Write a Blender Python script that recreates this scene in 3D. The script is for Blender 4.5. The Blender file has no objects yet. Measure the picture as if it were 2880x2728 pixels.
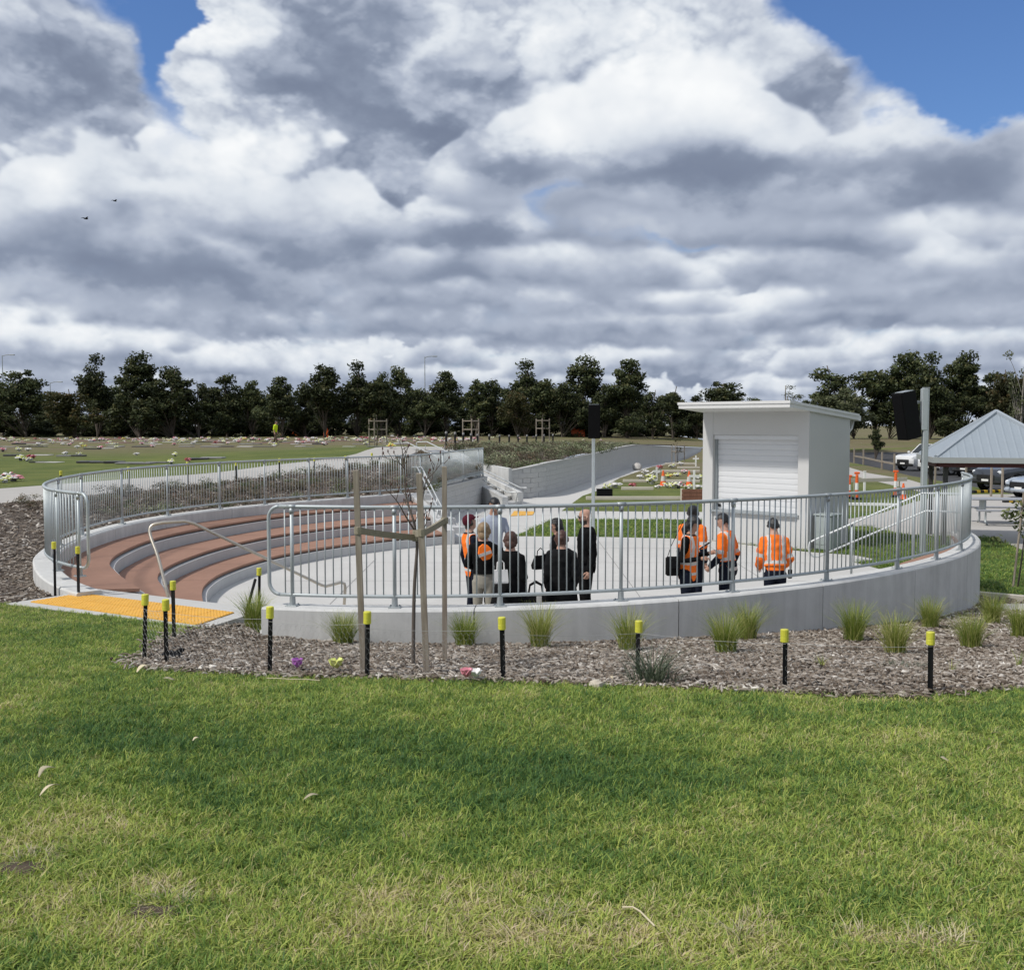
import bpy, bmesh, math, random
import numpy as np
from mathutils import Vector, Matrix
from mathutils.geometry import delaunay_2d_cdt, tessellate_polygon

rnd = random.Random(7)
npr = np.random.default_rng(11)
SC = bpy.context.scene
COL = SC.collection
R = math.radians

# ------------------------------------------------------------------ camera
F, CX, CY, EYE = 2900.0, 1440.0, 1364.0, 1.6      # focal length and centre in photograph pixels, eye height
PITCH = math.atan(169 / 2900.0)
cam_d = bpy.data.cameras.new('camera')
cam = bpy.data.objects.new('camera', cam_d)
COL.objects.link(cam)
cam.location = (0, 0, EYE)
cam.rotation_euler = (math.pi / 2 - PITCH, 0, 0)
cam_d.sensor_fit = 'HORIZONTAL'
cam_d.sensor_width = 36
cam_d.lens = 36 * F / 2880
cam_d.clip_start = 0.05
cam_d.clip_end = 6000
SC.camera = cam

# ------------------------------------------------------------------ light
SUN_AZ, SUN_EL = R(-118), R(50)       # azimuth clockwise from straight ahead: left and a little behind the camera
sun_d = bpy.data.lights.new('sun', 'SUN')
sun_d.energy = 3.2
sun_d.angle = R(4.5)
sun_d.color = (1.0, 0.955, 0.89)
sun = bpy.data.objects.new('sun', sun_d)
COL.objects.link(sun)
to_sun = Vector((math.sin(SUN_AZ) * math.cos(SUN_EL), math.cos(SUN_AZ) * math.cos(SUN_EL), math.sin(SUN_EL)))
sun.rotation_euler = to_sun.to_track_quat('Z', 'Y').to_euler()
sun.location = to_sun * 60

SC.view_settings.view_transform = 'Standard'
SC.view_settings.look = 'None'
SC.view_settings.exposure = 0.0
SC.view_settings.gamma = 1.0
SC.view_settings.use_curve_mapping = False

SC.cycles.use_adaptive_sampling = True
SC.cycles.adaptive_threshold = .025
SC.cycles.max_bounces = 4
SC.cycles.diffuse_bounces = 2
SC.cycles.glossy_bounces = 2
SC.cycles.transmission_bounces = 3
SC.cycles.transparent_max_bounces = 6

def ray(x, y):
    u = (x - CX) / F; v = -(y - CY) / F
    return Vector((u, math.cos(PITCH) + v * math.sin(PITCH), -math.sin(PITCH) + v * math.cos(PITCH)))
def gp(x, y, z):
    """point of the plan at height z that the photograph shows at pixel x, y"""
    r = ray(x, y); t = (z - EYE) / r.z
    return Vector((r.x * t, r.y * t, z))
def gd(x, y, d):
    r = ray(x, y); t = d / r.y
    return Vector((r.x * t, d, EYE + r.z * t))

# ------------------------------------------------------------------ sky
def ordw(i): return ['first', 'second', 'third', 'fourth', 'fifth', 'sixth', 'seventh', 'eighth', 'ninth', 'tenth', 'eleventh', 'twelfth', 'thirteenth', 'fourteenth', 'fifteenth', 'sixteenth', 'seventeenth', 'eighteenth', 'nineteenth', 'twentieth', 'twenty-first', 'twenty-second', 'twenty-third', 'twenty-fourth', 'twenty-fifth', 'twenty-sixth', 'twenty-seventh', 'twenty-eighth'][i]
class NG:
    """small helper to wire shader nodes"""
    def __init__(s, tree): s.t = tree; s.n = tree.nodes; s.l = tree.links
    def put(s, sock, v):
        if v is None: return
        if isinstance(v, bpy.types.NodeSocket): s.l.new(v, sock)
        else: sock.default_value = v
    def m(s, op, a, b=None, c=None, clamp=False):
        n = s.n.new('ShaderNodeMath'); n.operation = op; n.use_clamp = clamp
        for i, v in enumerate((a, b, c)): s.put(n.inputs[i], v)
        return n.outputs[0]
    def v(s, op, a, b=None, c=None):
        n = s.n.new('ShaderNodeVectorMath'); n.operation = op
        s.put(n.inputs[0], a); s.put(n.inputs[1], b)
        if c is not None: s.put(n.inputs[2], c)
        return n.outputs[1] if op in ('DOT_PRODUCT', 'LENGTH', 'DISTANCE') else n.outputs[0]
    def sep(s, a):
        n = s.n.new('ShaderNodeSeparateXYZ'); s.put(n.inputs[0], a); return n.outputs
    def comb(s, x=0., y=0., z=0.):
        n = s.n.new('ShaderNodeCombineXYZ')
        for i, v in enumerate((x, y, z)): s.put(n.inputs[i], v)
        return n.outputs[0]
    def noise(s, vec, scale, detail=4., rough=.5, lac=2., dist=0., col=False, dim='3D'):
        n = s.n.new('ShaderNodeTexNoise'); n.noise_dimensions = dim
        s.put(n.inputs['Vector'], vec); s.put(n.inputs['Scale'], scale); s.put(n.inputs['Detail'], detail)
        s.put(n.inputs['Roughness'], rough); s.put(n.inputs['Lacunarity'], lac); s.put(n.inputs['Distortion'], dist)
        return n.outputs['Color' if col else 'Fac']
    def ramp(s, fac, stops, interp='LINEAR'):
        n = s.n.new('ShaderNodeValToRGB'); s.put(n.inputs[0], fac); n.color_ramp.interpolation = interp
        e = n.color_ramp.elements
        while len(e) < len(stops): e.new(.5)
        for q, (p, c) in zip(e, stops):
            q.position = p
            q.color = (c, c, c, 1) if isinstance(c, (int, float)) else (*c[:3], 1)
        return n.outputs[0]
    def mix(s, fac, a, b, mode='MIX'):
        n = s.n.new('ShaderNodeMix'); n.data_type = 'RGBA'; n.blend_type = mode
        s.put(n.inputs[0], fac)
        for i, v in ((6, a), (7, b)):
            s.put(n.inputs[i], v if isinstance(v, bpy.types.NodeSocket) else (*v[:3], 1))
        return n.outputs[2]
    def step(s, v, a, b):
        n = s.n.new('ShaderNodeMapRange'); n.interpolation_type = 'SMOOTHSTEP'
        s.put(n.inputs[0], v); s.put(n.inputs[1], a); s.put(n.inputs[2], b)
        return n.outputs[0]

world = bpy.data.worlds.new('World')
SC.world = world
world.use_nodes = True
wt = world.node_tree
wt.nodes.clear()
g = NG(wt)
out = wt.nodes.new('ShaderNodeOutputWorld')
bg = wt.nodes.new('ShaderNodeBackground')
wt.links.new(bg.outputs[0], out.inputs[0])
SKY_STRENGTH = 0.1
CLOUD_GAIN = 1.06
SKY_TINT = (.60, .80, 1.16)
bg.inputs[1].default_value = SKY_STRENGTH
sky = wt.nodes.new('ShaderNodeTexSky')
sky.sky_type = 'NISHITA'
sky.sun_disc = False
sky.sun_elevation = SUN_EL
sky.sun_rotation = SUN_AZ
sky.air_density = 1.2
sky.dust_density = 0.6
sky.ozone_density = 2.0
tc = wt.nodes.new('ShaderNodeTexCoord')
D0 = tc.outputs['Generated']


_tab = np.random.default_rng(5).random((256, 256)).astype(np.float32)
def vnoise(x, y):
    xi = np.floor(x); yi = np.floor(y)
    fx = (x - xi).astype(np.float32); fy = (y - yi).astype(np.float32)
    xi = xi.astype(np.int32); yi = yi.astype(np.int32)
    fx = fx * fx * fx * (fx * (fx * 6 - 15) + 10); fy = fy * fy * fy * (fy * (fy * 6 - 15) + 10)
    x0 = xi & 255; x1 = (xi + 1) & 255; y0 = yi & 255; y1 = (yi + 1) & 255
    a = _tab[y0, x0]; b = _tab[y0, x1]; c = _tab[y1, x0]; d = _tab[y1, x1]
    return (a + (b - a) * fx) * (1 - fy) + (c + (d - c) * fx) * fy
def fbm(x, y, octs, gain=.5, billow=False):
    s = 0; amp = 1.; tot = 0.
    for i in range(octs):
        n = vnoise(x, y)
        if billow: n = np.minimum(1.2 * np.sqrt((2 * n - 1) ** 2 + .02), 1) if i < 2 else n
        s = s + amp * n; tot += amp; amp *= gain
        x, y = (x * 1.62 + y * 1.18) + 17.3, (y * 1.62 - x * 1.18) + 5.1      # doubled and turned
    return s / tot
def sst(v, a, b):
    t = np.clip((v - a) / (b - a), 0, 1); return t * t * (3 - 2 * t)
def angp(x, y):
    r = ray(x, y); n = math.sqrt(r[0] ** 2 + r[1] ** 2 + r[2] ** 2)
    return math.atan2(r[0], r[1]), math.asin(r[2] / n)
# soft regions of the cloud cover as (pixel x, y, half-widths in pixels, tilt in degrees, amount)
BLUE = [(470, 150, 62, 150, 10, 1.0), (440, -10, 90, 90, 0, .8), (2520, 110, 300, 130, 24, 1.2), (2500, -60, 260, 110, 10, 1.0), (2760, 60, 260, 130, 10, .9), (2700, 290, 190, 70, 24, .8), (2900, 40, 260, 160, 0, .35),
        (1650, 500, 220, 34, -6, .40), (1900, 690, 260, 24, 4, .30), (1500, 590, 70, 70, 0, .36), (330, 60, 110, 110, 0, .28), (1500, 4, 70, 10, 0, .5),
        (1600, 640, 80, 30, 0, .15), (2300, 960, 500, 14, 0, .2), (1200, 1000, 400, 12, 0, .2)]
CLOUD = [(680, 150, 140, 180, 0, .9), (1900, 150, 330, 130, 14, .7), (2860, 400, 160, 70, 0, .5), (60, 180, 220, 100, 20, .3), (2300, 470, 400, 60, 12, .7)]
DARK = [(2080, 455, 520, 55, 5, .46), (1340, 395, 240, 40, 8, .30), (1010, 180, 170, 150, 10, .16), (2200, 270, 80, 60, 40, .22),
        (800, 650, 560, 50, 3, .28), (200, 620, 260, 110, 0, .16), (360, 760, 300, 36, 2, .26), (600, 830, 300, 26, 2, .22),
        (420, 445, 90, 34, 10, .26), (170, 260, 220, 50, 14, .16), (1250, 680, 170, 45, 6, .24), (2300, 745, 300, 34, 0, .16), (1150, 330, 300, 80, 8, .12),
        (2650, 480, 260, 60, 8, .12), (2600, 640, 300, 40, 3, .08), (1150, 790, 160, 30, 0, .14)]
LITE = [(620, 180, 110, 150, 0, .26), (1800, 170, 360, 110, 6, .30), (1160, 120, 60, 130, 0, .2), (1455, 665, 60, 46, 0, .4), (1560, 730, 120, 24, 0, .22),
        (700, 400, 220, 50, -6, .26), (110, 500, 160, 60, 0, .18), (110, 830, 160, 50, 0, .26), (900, 760, 240, 32, 4, .24), (450, 330, 180, 40, 0, .2),
        (1700, 840, 300, 24, 0, .2), (200, 950, 300, 24, 0, .2), (1900, 570, 520, 36, 3, .12), (2050, 760, 90, 22, 0, .2), (820, 960, 300, 20, 0, .16),
        (1170, 335, 60, 34, 0, .26), (1600, 350, 180, 40, 4, .18), (1420, 110, 120, 90, 0, .14)]
def bumps(az, el, items):
    t = np.zeros_like(az)
    for (x, y, wx, wy, tilt, amt) in items:
        a, e = angp(x, y)
        dx = (az - a + math.pi) % (2 * math.pi) - math.pi; dy = el - e
        c, s = math.cos(math.radians(tilt)), math.sin(math.radians(tilt))
        u = (dx * c - dy * s) * 2900 / wx; w = (dx * s + dy * c) * 2900 / wy
        t += amt * np.exp(-.9 * (u * u + w * w))
    return t
_jx = np.random.default_rng(8).random((64, 64)).astype(np.float32); _jy = np.random.default_rng(9).random((64, 64)).astype(np.float32)
def puffs(x, y):
    """rounded billows: one minus the squared distance to the nearest jittered point"""
    xi = np.floor(x).astype(np.int32); yi = np.floor(y).astype(np.int32)
    fx = (x - xi).astype(np.float32); fy = (y - yi).astype(np.float32)
    d = np.full(x.shape, 9., np.float32)
    for oy in (-1, 0, 1):
        for ox in (-1, 0, 1):
            cx = (xi + ox) & 63; cy = (yi + oy) & 63
            d = np.minimum(d, (ox + _jx[cy, cx] - fx) ** 2 + (oy + _jy[cy, cx] - fy) ** 2)
    return 1 - np.minimum(d, 1)
def height(az, el):
    z = np.sin(np.maximum(el, 0)); ce = np.cos(el)
    zz = z + .16
    px = np.sin(az) * ce / zz; py = 1.7 * np.log(zz) + .6 * np.cos(az)
    wx = fbm(px * 2.2 + 3.1, py * 2.2 + 8.2, 4) - .5; wy = fbm(px * 2.2 + 31.7, py * 2.2 + 1.9, 4) - .5
    px = px + .22 * wx; py = py + .16 * wy
    a = fbm(px * 1.5 + 40, py * 1.8 + 7, 3, .5)
    p1 = puffs(px * 3.3 + 20, py * 3.9 + 30); p2 = puffs(px * 7.5 + 5, py * 8.6 + 44)
    c = fbm(px * 9 + 11, py * 10 + 60, 5, .55)
    return .44 * a + .22 * p1 + .14 * p2 + .20 * c
def shifted(h, rows, cols):
    """h sampled `rows` higher up and `cols` to the side, edges held"""
    i = np.clip(np.arange(h.shape[0]) + int(round(rows)), 0, h.shape[0] - 1)
    return np.roll(h[i], -int(round(cols)), axis=1)
def clouds(az, el):
    """az, el: regular grids, rows going up; cover mask and colour of the clouds"""
    st = abs(el[1, 0] - el[0, 0]); sa = abs(az[0, 1] - az[0, 0])
    wob = fbm(az * 10 + 50, el * 16 + 50, 6, .55) - .5
    wob2 = fbm(az * 10 + 90, el * 16 + 10, 6, .55) - .5
    A, E_ = az + .13 * wob, el + .085 * wob2
    h = height(az, el)
    hi = sst(el, .10, .22)
    wl = .10 * wob; wl2 = .10 * wob2
    bil = .5 * puffs(az * 8.5 + 40 + 8.5 * wl * 3, el * 11 + 20 + 11 * wl2 * 2) + .3 * puffs(az * 19 + 4 + 19 * wl * 2, el * 23 + 9 + 23 * wl2 * 2) + .2 * puffs(az * 41 + 4 + 41 * wl, el * 47 + 9 + 47 * wl2)
    h = h * (1 - .5 * hi) + hi * .5 * (.25 + .62 * bil)
    lit = 0.
    for (da, de, w) in [(-.003, .006, .8), (-.008, .014, .9), (-.018, .03, .9), (-.035, .06, .7)]:
        lit = lit + w * (h - shifted(h, de / st, da / sa))
    BL = bumps(A, E_, BLUE); LD = .85 * bumps(A, E_, LITE) - 1.2 * bumps(A, E_, DARK)
    cover = .45 + .75 * (h - .5) + .5 * (wob + wob2) * sst(BL, .05, .4) - BL + bumps(A, E_, CLOUD)
    mask = sst(cover, -.14, .46)
    tone = TONE0 - .085 * hi + LITK * lit + (1.15 + .35 * hi) * LD + .55 * (h - .58)
    low = np.exp(-np.maximum(el, 0) / .09)
    tone = tone + .04 * low
    tone = tone + .16 * (1 - sst(cover, .05, .75))
    # rows of cumulus one behind the other: rounded bright tops over flat grey bases
    a1 = az[:1]
    for k, e in enumerate(ROWS):
        er = math.radians(e)
        fr = 1.0 / (2.3 * er + .030)
        sc = 1.0 / (.50 * er + .010)
        r0 = int(max(0, (er * .30 - .02) / st)); r1 = int(min(el.shape[0], (er * 2.1 + .05) / st))
        if r1 - r0 < 2: continue
        A_, E2 = az[r0:r1], el[r0:r1]
        wide = fbm(a1 * fr + 13.7 * k, 0 * a1 + 3.3 * k, 4, .5)
        base = er + .28 * er * (fbm(a1 * fr * .5 + 5.1 * k, 0 * a1 + 9.7 * k, 2) - .5)
        thick = .010 + .10 * er + (.62 * er + .012) * np.clip((wide - .44) * 3.0, 0, 1)
        wx_ = .30 * (fbm(A_ * sc * .8 + 3 * k, E2 * sc * .8 + 7, 3) - .5)
        pf = .6 * puffs(A_ * sc * .62 + 11 * k + wx_, E2 * sc * 1.0 + 5 * k + wx_) + .4 * puffs(A_ * sc * 1.5 + 3 * k + wx_, E2 * sc * 2.1 + wx_) - .62
        fine = fbm(A_ * sc * 1.6 + 9 * k, E2 * sc * 2.2 + 2 * k, 4, .55) - .5
        s_ = (E2 - base) / thick
        top = s_ - 1.0 * pf - .55 * fine
        bot = s_ + .35 * fine + .25 * pf
        pres = sst(wide + .10 * fine, .41, .50) * AMT
        m = sst(bot, -.16, .12) * (1 - sst(top, .82, 1.02)) * pres
        tk = .16 + .56 * sst(s_, -.05, .85) + .40 * pf + .42 * fine + .7 * LD[r0:r1]
        fade = .66 + .34 * (1 - np.exp(-er / .05))
        tk = .475 + (tk - .46) * fade
        tone[r0:r1] = tone[r0:r1] * (1 - m) + tk * m
        mask[r0:r1] = np.maximum(mask[r0:r1], m * (1 - sst(BL[r0:r1], .22, .6)))
    tone = np.where(tone < .24, .24 * np.exp((np.minimum(tone, .24) - .24) / .24), tone)      # soft floor keeps detail in the bases
    t = np.clip(tone, 0, 1)
    stops = np.array([0., .22, .45, .7, 1.])
    cols = np.array([(.165, .20, .285), (.245, .29, .385), (.41, .46, .56), (.67, .715, .775), (.90, .915, .925)])
    rgb = np.stack([np.interp(t, stops, cols[:, i]) for i in range(3)], -1)
    return mask, rgb
TONE0, LITK = .44, .75
ROWS = (.35, .7, 1.1, 1.5, 2.0, 2.6, 3.2, 4.0, 4.9, 6.0, 7.4, 9.2, 11.2)
AMT = .92

def cloud_image(name, az, el):
    m, c = clouds(az, el)
    h, w = m.shape
    im = bpy.data.images.new(name, w, h, alpha=True, float_buffer=True)
    im.colorspace_settings.name = 'Non-Color'
    px = np.empty((h, w, 4), np.float32)
    px[..., :3] = c; px[..., 3] = m
    im.alpha_mode = 'CHANNEL_PACKED'
    im.pixels.foreach_set(px.ravel())
    im.update(); im.pack()
    return im
# the whole dome, and the part ahead once more at a finer grain (the same cloud field)
full = cloud_image('cloud_dome', *np.meshgrid(np.linspace(-math.pi, math.pi, 1400), np.linspace(0, math.pi / 2, 350)))
AZW, ELW = R(32), R(27)
fine = cloud_image('cloud_ahead', *np.meshgrid(np.linspace(-AZW, AZW, 1240), np.linspace(0, ELW, 540)))
dx, dy, dz = g.sep(D0)
AZ = g.m('ARCTAN2', dx, dy); EL = g.m('MAXIMUM', g.m('ARCSINE', dz), 0.0005)
def tex(im, u, v):
    n = wt.nodes.new('ShaderNodeTexImage'); n.image = im; n.extension = 'EXTEND'
    wt.links.new(g.comb(u, v, 0.), n.inputs[0])
    return n.outputs[0], n.outputs[1]
c1, m1 = tex(full, g.m('MULTIPLY_ADD', AZ, .5 / math.pi, .5), g.m('MULTIPLY', EL, 2 / math.pi))
c2, m2 = tex(fine, g.m('MULTIPLY_ADD', AZ, .5 / AZW, .5), g.m('DIVIDE', EL, ELW))
inside = g.m('MULTIPLY', g.m('SUBTRACT', 1., g.step(g.m('ABSOLUTE', AZ), AZW * .93, AZW)), g.m('SUBTRACT', 1., g.step(EL, ELW * .93, ELW)))
ccol = g.mix(inside, c1, c2)
mask = g.m('ADD', g.m('MULTIPLY', m1, g.m('SUBTRACT', 1., inside)), g.m('MULTIPLY', m2, inside))
K = CLOUD_GAIN / SKY_STRENGTH
skyc = g.v('MULTIPLY', sky.outputs[0], SKY_TINT)
wt.links.new(g.mix(mask, skyc, g.v('MULTIPLY', ccol, (K, K, K))), bg.inputs[0])
world.cycles.sampling_method = 'MANUAL'
world.cycles.sample_map_resolution = 512

# ------------------------------------------------------------------ helpers: objects
def tag(o, label=None, cat=None, group=None, kind=None):
    if label: o['label'] = label
    if cat: o['category'] = cat
    if group: o['group'] = group
    if kind: o['kind'] = kind
    return o
def thing(name, label, cat, loc=(0, 0, 0), rz=0., group=None):
    o = bpy.data.objects.new(name, None)
    o.empty_display_size = .2
    COL.objects.link(o)
    o.location = loc; o.rotation_euler = (0, 0, rz)
    return tag(o, label, cat, group)
def link(name, me, parent=None, loc=None, rot=None):
    o = bpy.data.objects.new(name, me)
    COL.objects.link(o)
    if parent is not None: o.parent = parent
    if loc is not None: o.location = loc
    if rot is not None: o.rotation_euler = rot
    return o
def copy_tree(o, parent=None):
    c = o.copy(); COL.objects.link(c)
    c.parent = parent
    if parent is not None: c.matrix_parent_inverse = o.matrix_parent_inverse.copy()
    for ch in list(o.children): copy_tree(ch, c)
    return c

class MB:
    """collects faces, builds ONE mesh object"""
    def __init__(s): s.v = []; s.f = []; s.mi = []
    def add(s, vs, fs, mi=0):
        b = len(s.v)
        s.v += [tuple(v) for v in vs]
        s.f += [tuple(i + b for i in f) for f in fs]
        s.mi += [mi] * len(fs)
        return s
    def box(s, lo, hi, mi=0, M=None):
        x0, y0, z0 = lo; x1, y1, z1 = hi
        vs = [Vector(p) for p in ((x0, y0, z0), (x1, y0, z0), (x1, y1, z0), (x0, y1, z0), (x0, y0, z1), (x1, y0, z1), (x1, y1, z1), (x0, y1, z1))]
        if M is not None: vs = [M @ v for v in vs]
        return s.add(vs, [(3, 2, 1, 0), (4, 5, 6, 7), (0, 1, 5, 4), (1, 2, 6, 5), (2, 3, 7, 6), (3, 0, 4, 7)], mi)
    def cbox(s, c, size, mi=0, M=None, b=0.):
        """box about a centre, its long edges chamfered by b"""
        hx, hy, hz = size[0] / 2, size[1] / 2, size[2] / 2
        if b <= 0: return s.box((c[0] - hx, c[1] - hy, c[2] - hz), (c[0] + hx, c[1] + hy, c[2] + hz), mi, M)
        ring = [(hx - b, -hy), (hx, -hy + b), (hx, hy - b), (hx - b, hy), (-hx + b, hy), (-hx, hy - b), (-hx, -hy + b), (-hx + b, -hy)]
        def rr(q, z): return [Vector((c[0] + x * q[0], c[1] + y * q[1], c[2] + z)) for x, y in ring]
        qa = ((hx - b) / hx, (hy - b) / hy)
        R_ = [rr(qa, -hz), rr((1, 1), -hz + b), rr((1, 1), hz - b), rr(qa, hz)]
        if M is not None: R_ = [[M @ v for v in r] for r in R_]
        return s.loft(R_, mi, caps=True)
    def loft(s, rings, mi=0, caps=True, close=True):
        n = len(rings[0]); b = len(s.v)
        for r in rings: s.v += [tuple(p) for p in r]
        for i in range(len(rings) - 1):
            for j in range(n if close else n - 1):
                k = (j + 1) % n
                s.f.append((b + i * n + j, b + i * n + k, b + (i + 1) * n + k, b + (i + 1) * n + j)); s.mi.append(mi)
        if caps:
            s.f.append(tuple(b + j for j in reversed(range(n)))); s.mi.append(mi)
            e = b + (len(rings) - 1) * n
            s.f.append(tuple(e + j for j in range(n))); s.mi.append(mi)
        return s
    def tube(s, pts, rad, n=8, mi=0, caps=True, up=None, flat=1.0):
        pts = [Vector(p) for p in pts]
        rads = rad if isinstance(rad, (list, tuple)) else [rad] * len(pts)
        T = []
        for i in range(len(pts)):
            a = pts[max(i - 1, 0)]; c = pts[min(i + 1, len(pts) - 1)]
            T.append((c - a).normalized())
        u = Vector(up) if up is not None else (Vector((0, 0, 1)) if abs(T[0].z) < .9 else Vector((1, 0, 0)))
        rings = []
        for p, t, r in zip(pts, T, rads):
            x = u - t * u.dot(t)
            if x.length < 1e-5: x = t.orthogonal()
            x.normalize(); y = t.cross(x); u = x
            rings.append([p + (x * math.cos(2 * math.pi * k / n) * flat + y * math.sin(2 * math.pi * k / n)) * r for k in range(n)])
        return s.loft(rings, mi, caps)
    def cyl(s, c, r, h, n=16, mi=0, r2=None):
        r2 = r if r2 is None else r2
        return s.tube([Vector(c), Vector(c) + Vector((0, 0, h))], [r, r2], n, mi)
    def lathe(s, prof, n=16, c=(0, 0, 0), mi=0, M=None):
        rings = []
        for r, z in prof:
            ring = [Vector((c[0] + r * math.cos(2 * math.pi * k / n), c[1] + r * math.sin(2 * math.pi * k / n), c[2] + z)) for k in range(n)]
            rings.append([M @ v for v in ring] if M is not None else ring)
        return s.loft(rings, mi, True)
    def prism(s, poly, z0, z1, mi=0, mtop=None):
        """plan polygon extruded; z0, z1 numbers or functions of x, y"""
        if sum((poly[i][0] * poly[(i + 1) % len(poly)][1] - poly[(i + 1) % len(poly)][0] * poly[i][1]) for i in range(len(poly))) < 0: poly = poly[::-1]
        f0 = z0 if callable(z0) else (lambda x, y: z0); f1 = z1 if callable(z1) else (lambda x, y: z1)
        n = len(poly); b = len(s.v)
        s.v += [(p[0], p[1], f0(p[0], p[1])) for p in poly] + [(p[0], p[1], f1(p[0], p[1])) for p in poly]
        for i in range(n):
            j = (i + 1) % n
            s.f.append((b + i, b + j, b + n + j, b + n + i)); s.mi.append(mi)
        for t in tessellate_polygon([[Vector((p[0], p[1], 0)) for p in poly]]):
            a = [Vector((poly[i][0], poly[i][1])) for i in t]
            if (a[1] - a[0]).cross(a[2] - a[0]) < 0: t = t[::-1]
            s.f.append(tuple(b + n + i for i in t)); s.mi.append(mi if mtop is None else mtop)
            s.f.append(tuple(b + i for i in reversed(t))); s.mi.append(mi)
        return s
    def mesh(s, name, mats, smooth=False):
        me = bpy.data.meshes.new(name)
        me.from_pydata(s.v, [], s.f)
        for m in (mats if isinstance(mats, (list, tuple)) else [mats]): me.materials.append(m)
        if len(set(s.mi)) > 1: me.polygons.foreach_set('material_index', s.mi)
        if smooth: me.polygons.foreach_set('use_smooth', [True] * len(s.f))
        me.update()
        return me
    def build(s, name, mats, parent=None, smooth=False, loc=None, rot=None):
        return link(name, s.mesh(name, mats, smooth), parent, loc, rot)
def autosmooth(o, deg=40):
    me = o.data
    bm = bmesh.new(); bm.from_mesh(me)
    for f in bm.faces: f.smooth = True
    for e in bm.edges:
        e.smooth = not (len(e.link_faces) == 2 and e.calc_face_angle(0) > R(deg))
    bm.to_mesh(me); bm.free()
    return o

# ------------------------------------------------------------------ helpers: materials
def lin(r, g_, b): return tuple((c / 255 / 12.92) if c / 255 <= .04045 else ((c / 255 + .055) / 1.055) ** 2.4 for c in (r, g_, b))
def material(name):
    m = bpy.data.materials.new(name); m.use_nodes = True
    t = m.node_tree
    p = next(n for n in t.nodes if n.type == 'BSDF_PRINCIPLED')
    return m, NG(t), p
def objco(k):
    n = k.n.new('ShaderNodeTexCoord'); return n.outputs['Object']
def geoco(k):
    n = k.n.new('ShaderNodeNewGeometry'); return n.outputs['Position']
def bump(k, p, h, strength=.3, dist=.01):
    n = k.n.new('ShaderNodeBump'); n.inputs['Strength'].default_value = strength; n.inputs['Distance'].default_value = dist
    k.put(n.inputs['Height'], h); k.l.new(n.outputs[0], p.inputs['Normal'])
def simple(name, col, rough=.6, var=.15, scale=6., metal=0., bmp=0., spec=.5, world=False, bscale=None, rand=0.):
    """one colour with noise-driven variation, optional fine relief and per-object variation"""
    m, k, p = material(name)
    co = geoco(k) if world else objco(k)
    n = k.noise(co, scale, 5, .6)
    f = k.m('MULTIPLY_ADD', n, 2 * var, 1 - var)
    if rand:
        oi = k.n.new('ShaderNodeObjectInfo')
        f = k.m('MULTIPLY', f, k.m('MULTIPLY_ADD', oi.outputs['Random'], 2 * rand, 1 - rand))
    k.put(p.inputs['Base Color'], k.v('MULTIPLY', k.comb(f, f, f), tuple(col)))
    p.inputs['Roughness'].default_value = rough
    p.inputs['Metallic'].default_value = metal
    p.inputs['Specular IOR Level'].default_value = spec
    if bmp: bump(k, p, k.noise(co, bscale or scale * 8, 6, .65), bmp, .01)
    return m
def concrete(name, col, stain=.25, scale=.7, rough=.85, speck=.12, streak=0., bmp=.12):
    m, k, p = material(name)
    co = geoco(k)
    a = k.noise(co, scale, 6, .6); b = k.noise(co, scale * 5.3, 5, .65); c = k.noise(co, 160., 2, .5)
    f = k.m('MULTIPLY_ADD', k.m('SUBTRACT', a, .5), 2 * stain, 1.)
    f = k.m('ADD', f, k.m('MULTIPLY', k.m('SUBTRACT', b, .5), stain))
    f = k.m('ADD', f, k.m('MULTIPLY', k.m('SUBTRACT', c, .5), speck * 2))
    if streak:
        s_ = k.noise(k.v('MULTIPLY', co, (5., 5., .35)), 1.6, 5, .6)
        f = k.m('ADD', f, k.m('MULTIPLY', k.m('SUBTRACT', s_, .5), 2 * streak))
    bl_ = k.step(k.noise(k.v('ADD', k.v('MULTIPLY', co, (1., 1., 1.8)), (7., 3., 5.)), 1.1, 5, .65), .56, .70)
    f = k.m('ADD', f, k.m('MULTIPLY', bl_, stain * .45))
    pin = k.step(k.noise(co, 46., 2, .5), .70, .76)
    f = k.m('SUBTRACT', f, k.m('MULTIPLY', pin, .12))
    k.put(p.inputs['Base Color'], k.v('MULTIPLY', k.comb(f, f, f), tuple(col)))
    p.inputs['Roughness'].default_value = rough
    p.inputs['Specular IOR Level'].default_value = .3
    bump(k, p, k.m('ADD', k.m('MULTIPLY', b, .6), k.m('MULTIPLY', c, .4)), bmp, .008)
    return m
M = {}
M['conc_wall'] = concrete('grey_concrete', (.56, .56, .545), .26, .9, streak=.22)
M['conc_top'] = concrete('pale_concrete', (.50, .495, .475), .10, 1.1)
M['conc_floor'] = concrete('light_broom_concrete', (.53, .52, .495), .14, .5)
M['conc_path'] = concrete('path_concrete', (.43, .41, .38), .12, .5)
M['conc_riser'] = concrete('terrace_riser_concrete', (.50, .50, .495), .12, 1.2, streak=.06)
M['render_white'] = concrete('off_white_render', (.55, .55, .54), .035, .6, speck=.03, bmp=.05)
M['terracotta'] = concrete('terracotta_oxide_concrete', (.305, .175, .125), .22, .8, speck=.10)
M['block'] = concrete('grey_concrete_block', (.52, .515, .50), .10, 2.0, speck=.14)
M['asphalt'] = concrete('asphalt', (.055, .055, .058), .2, .4, speck=.4)
M['galv'] = simple('galvanised_steel', (.44, .48, .49), .5, .16, 3., metal=.35, rand=.04)
M['galv_dull'] = simple('dull_galvanised_steel', (.40, .43, .44), .55, .16, 4., metal=.6)
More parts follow.
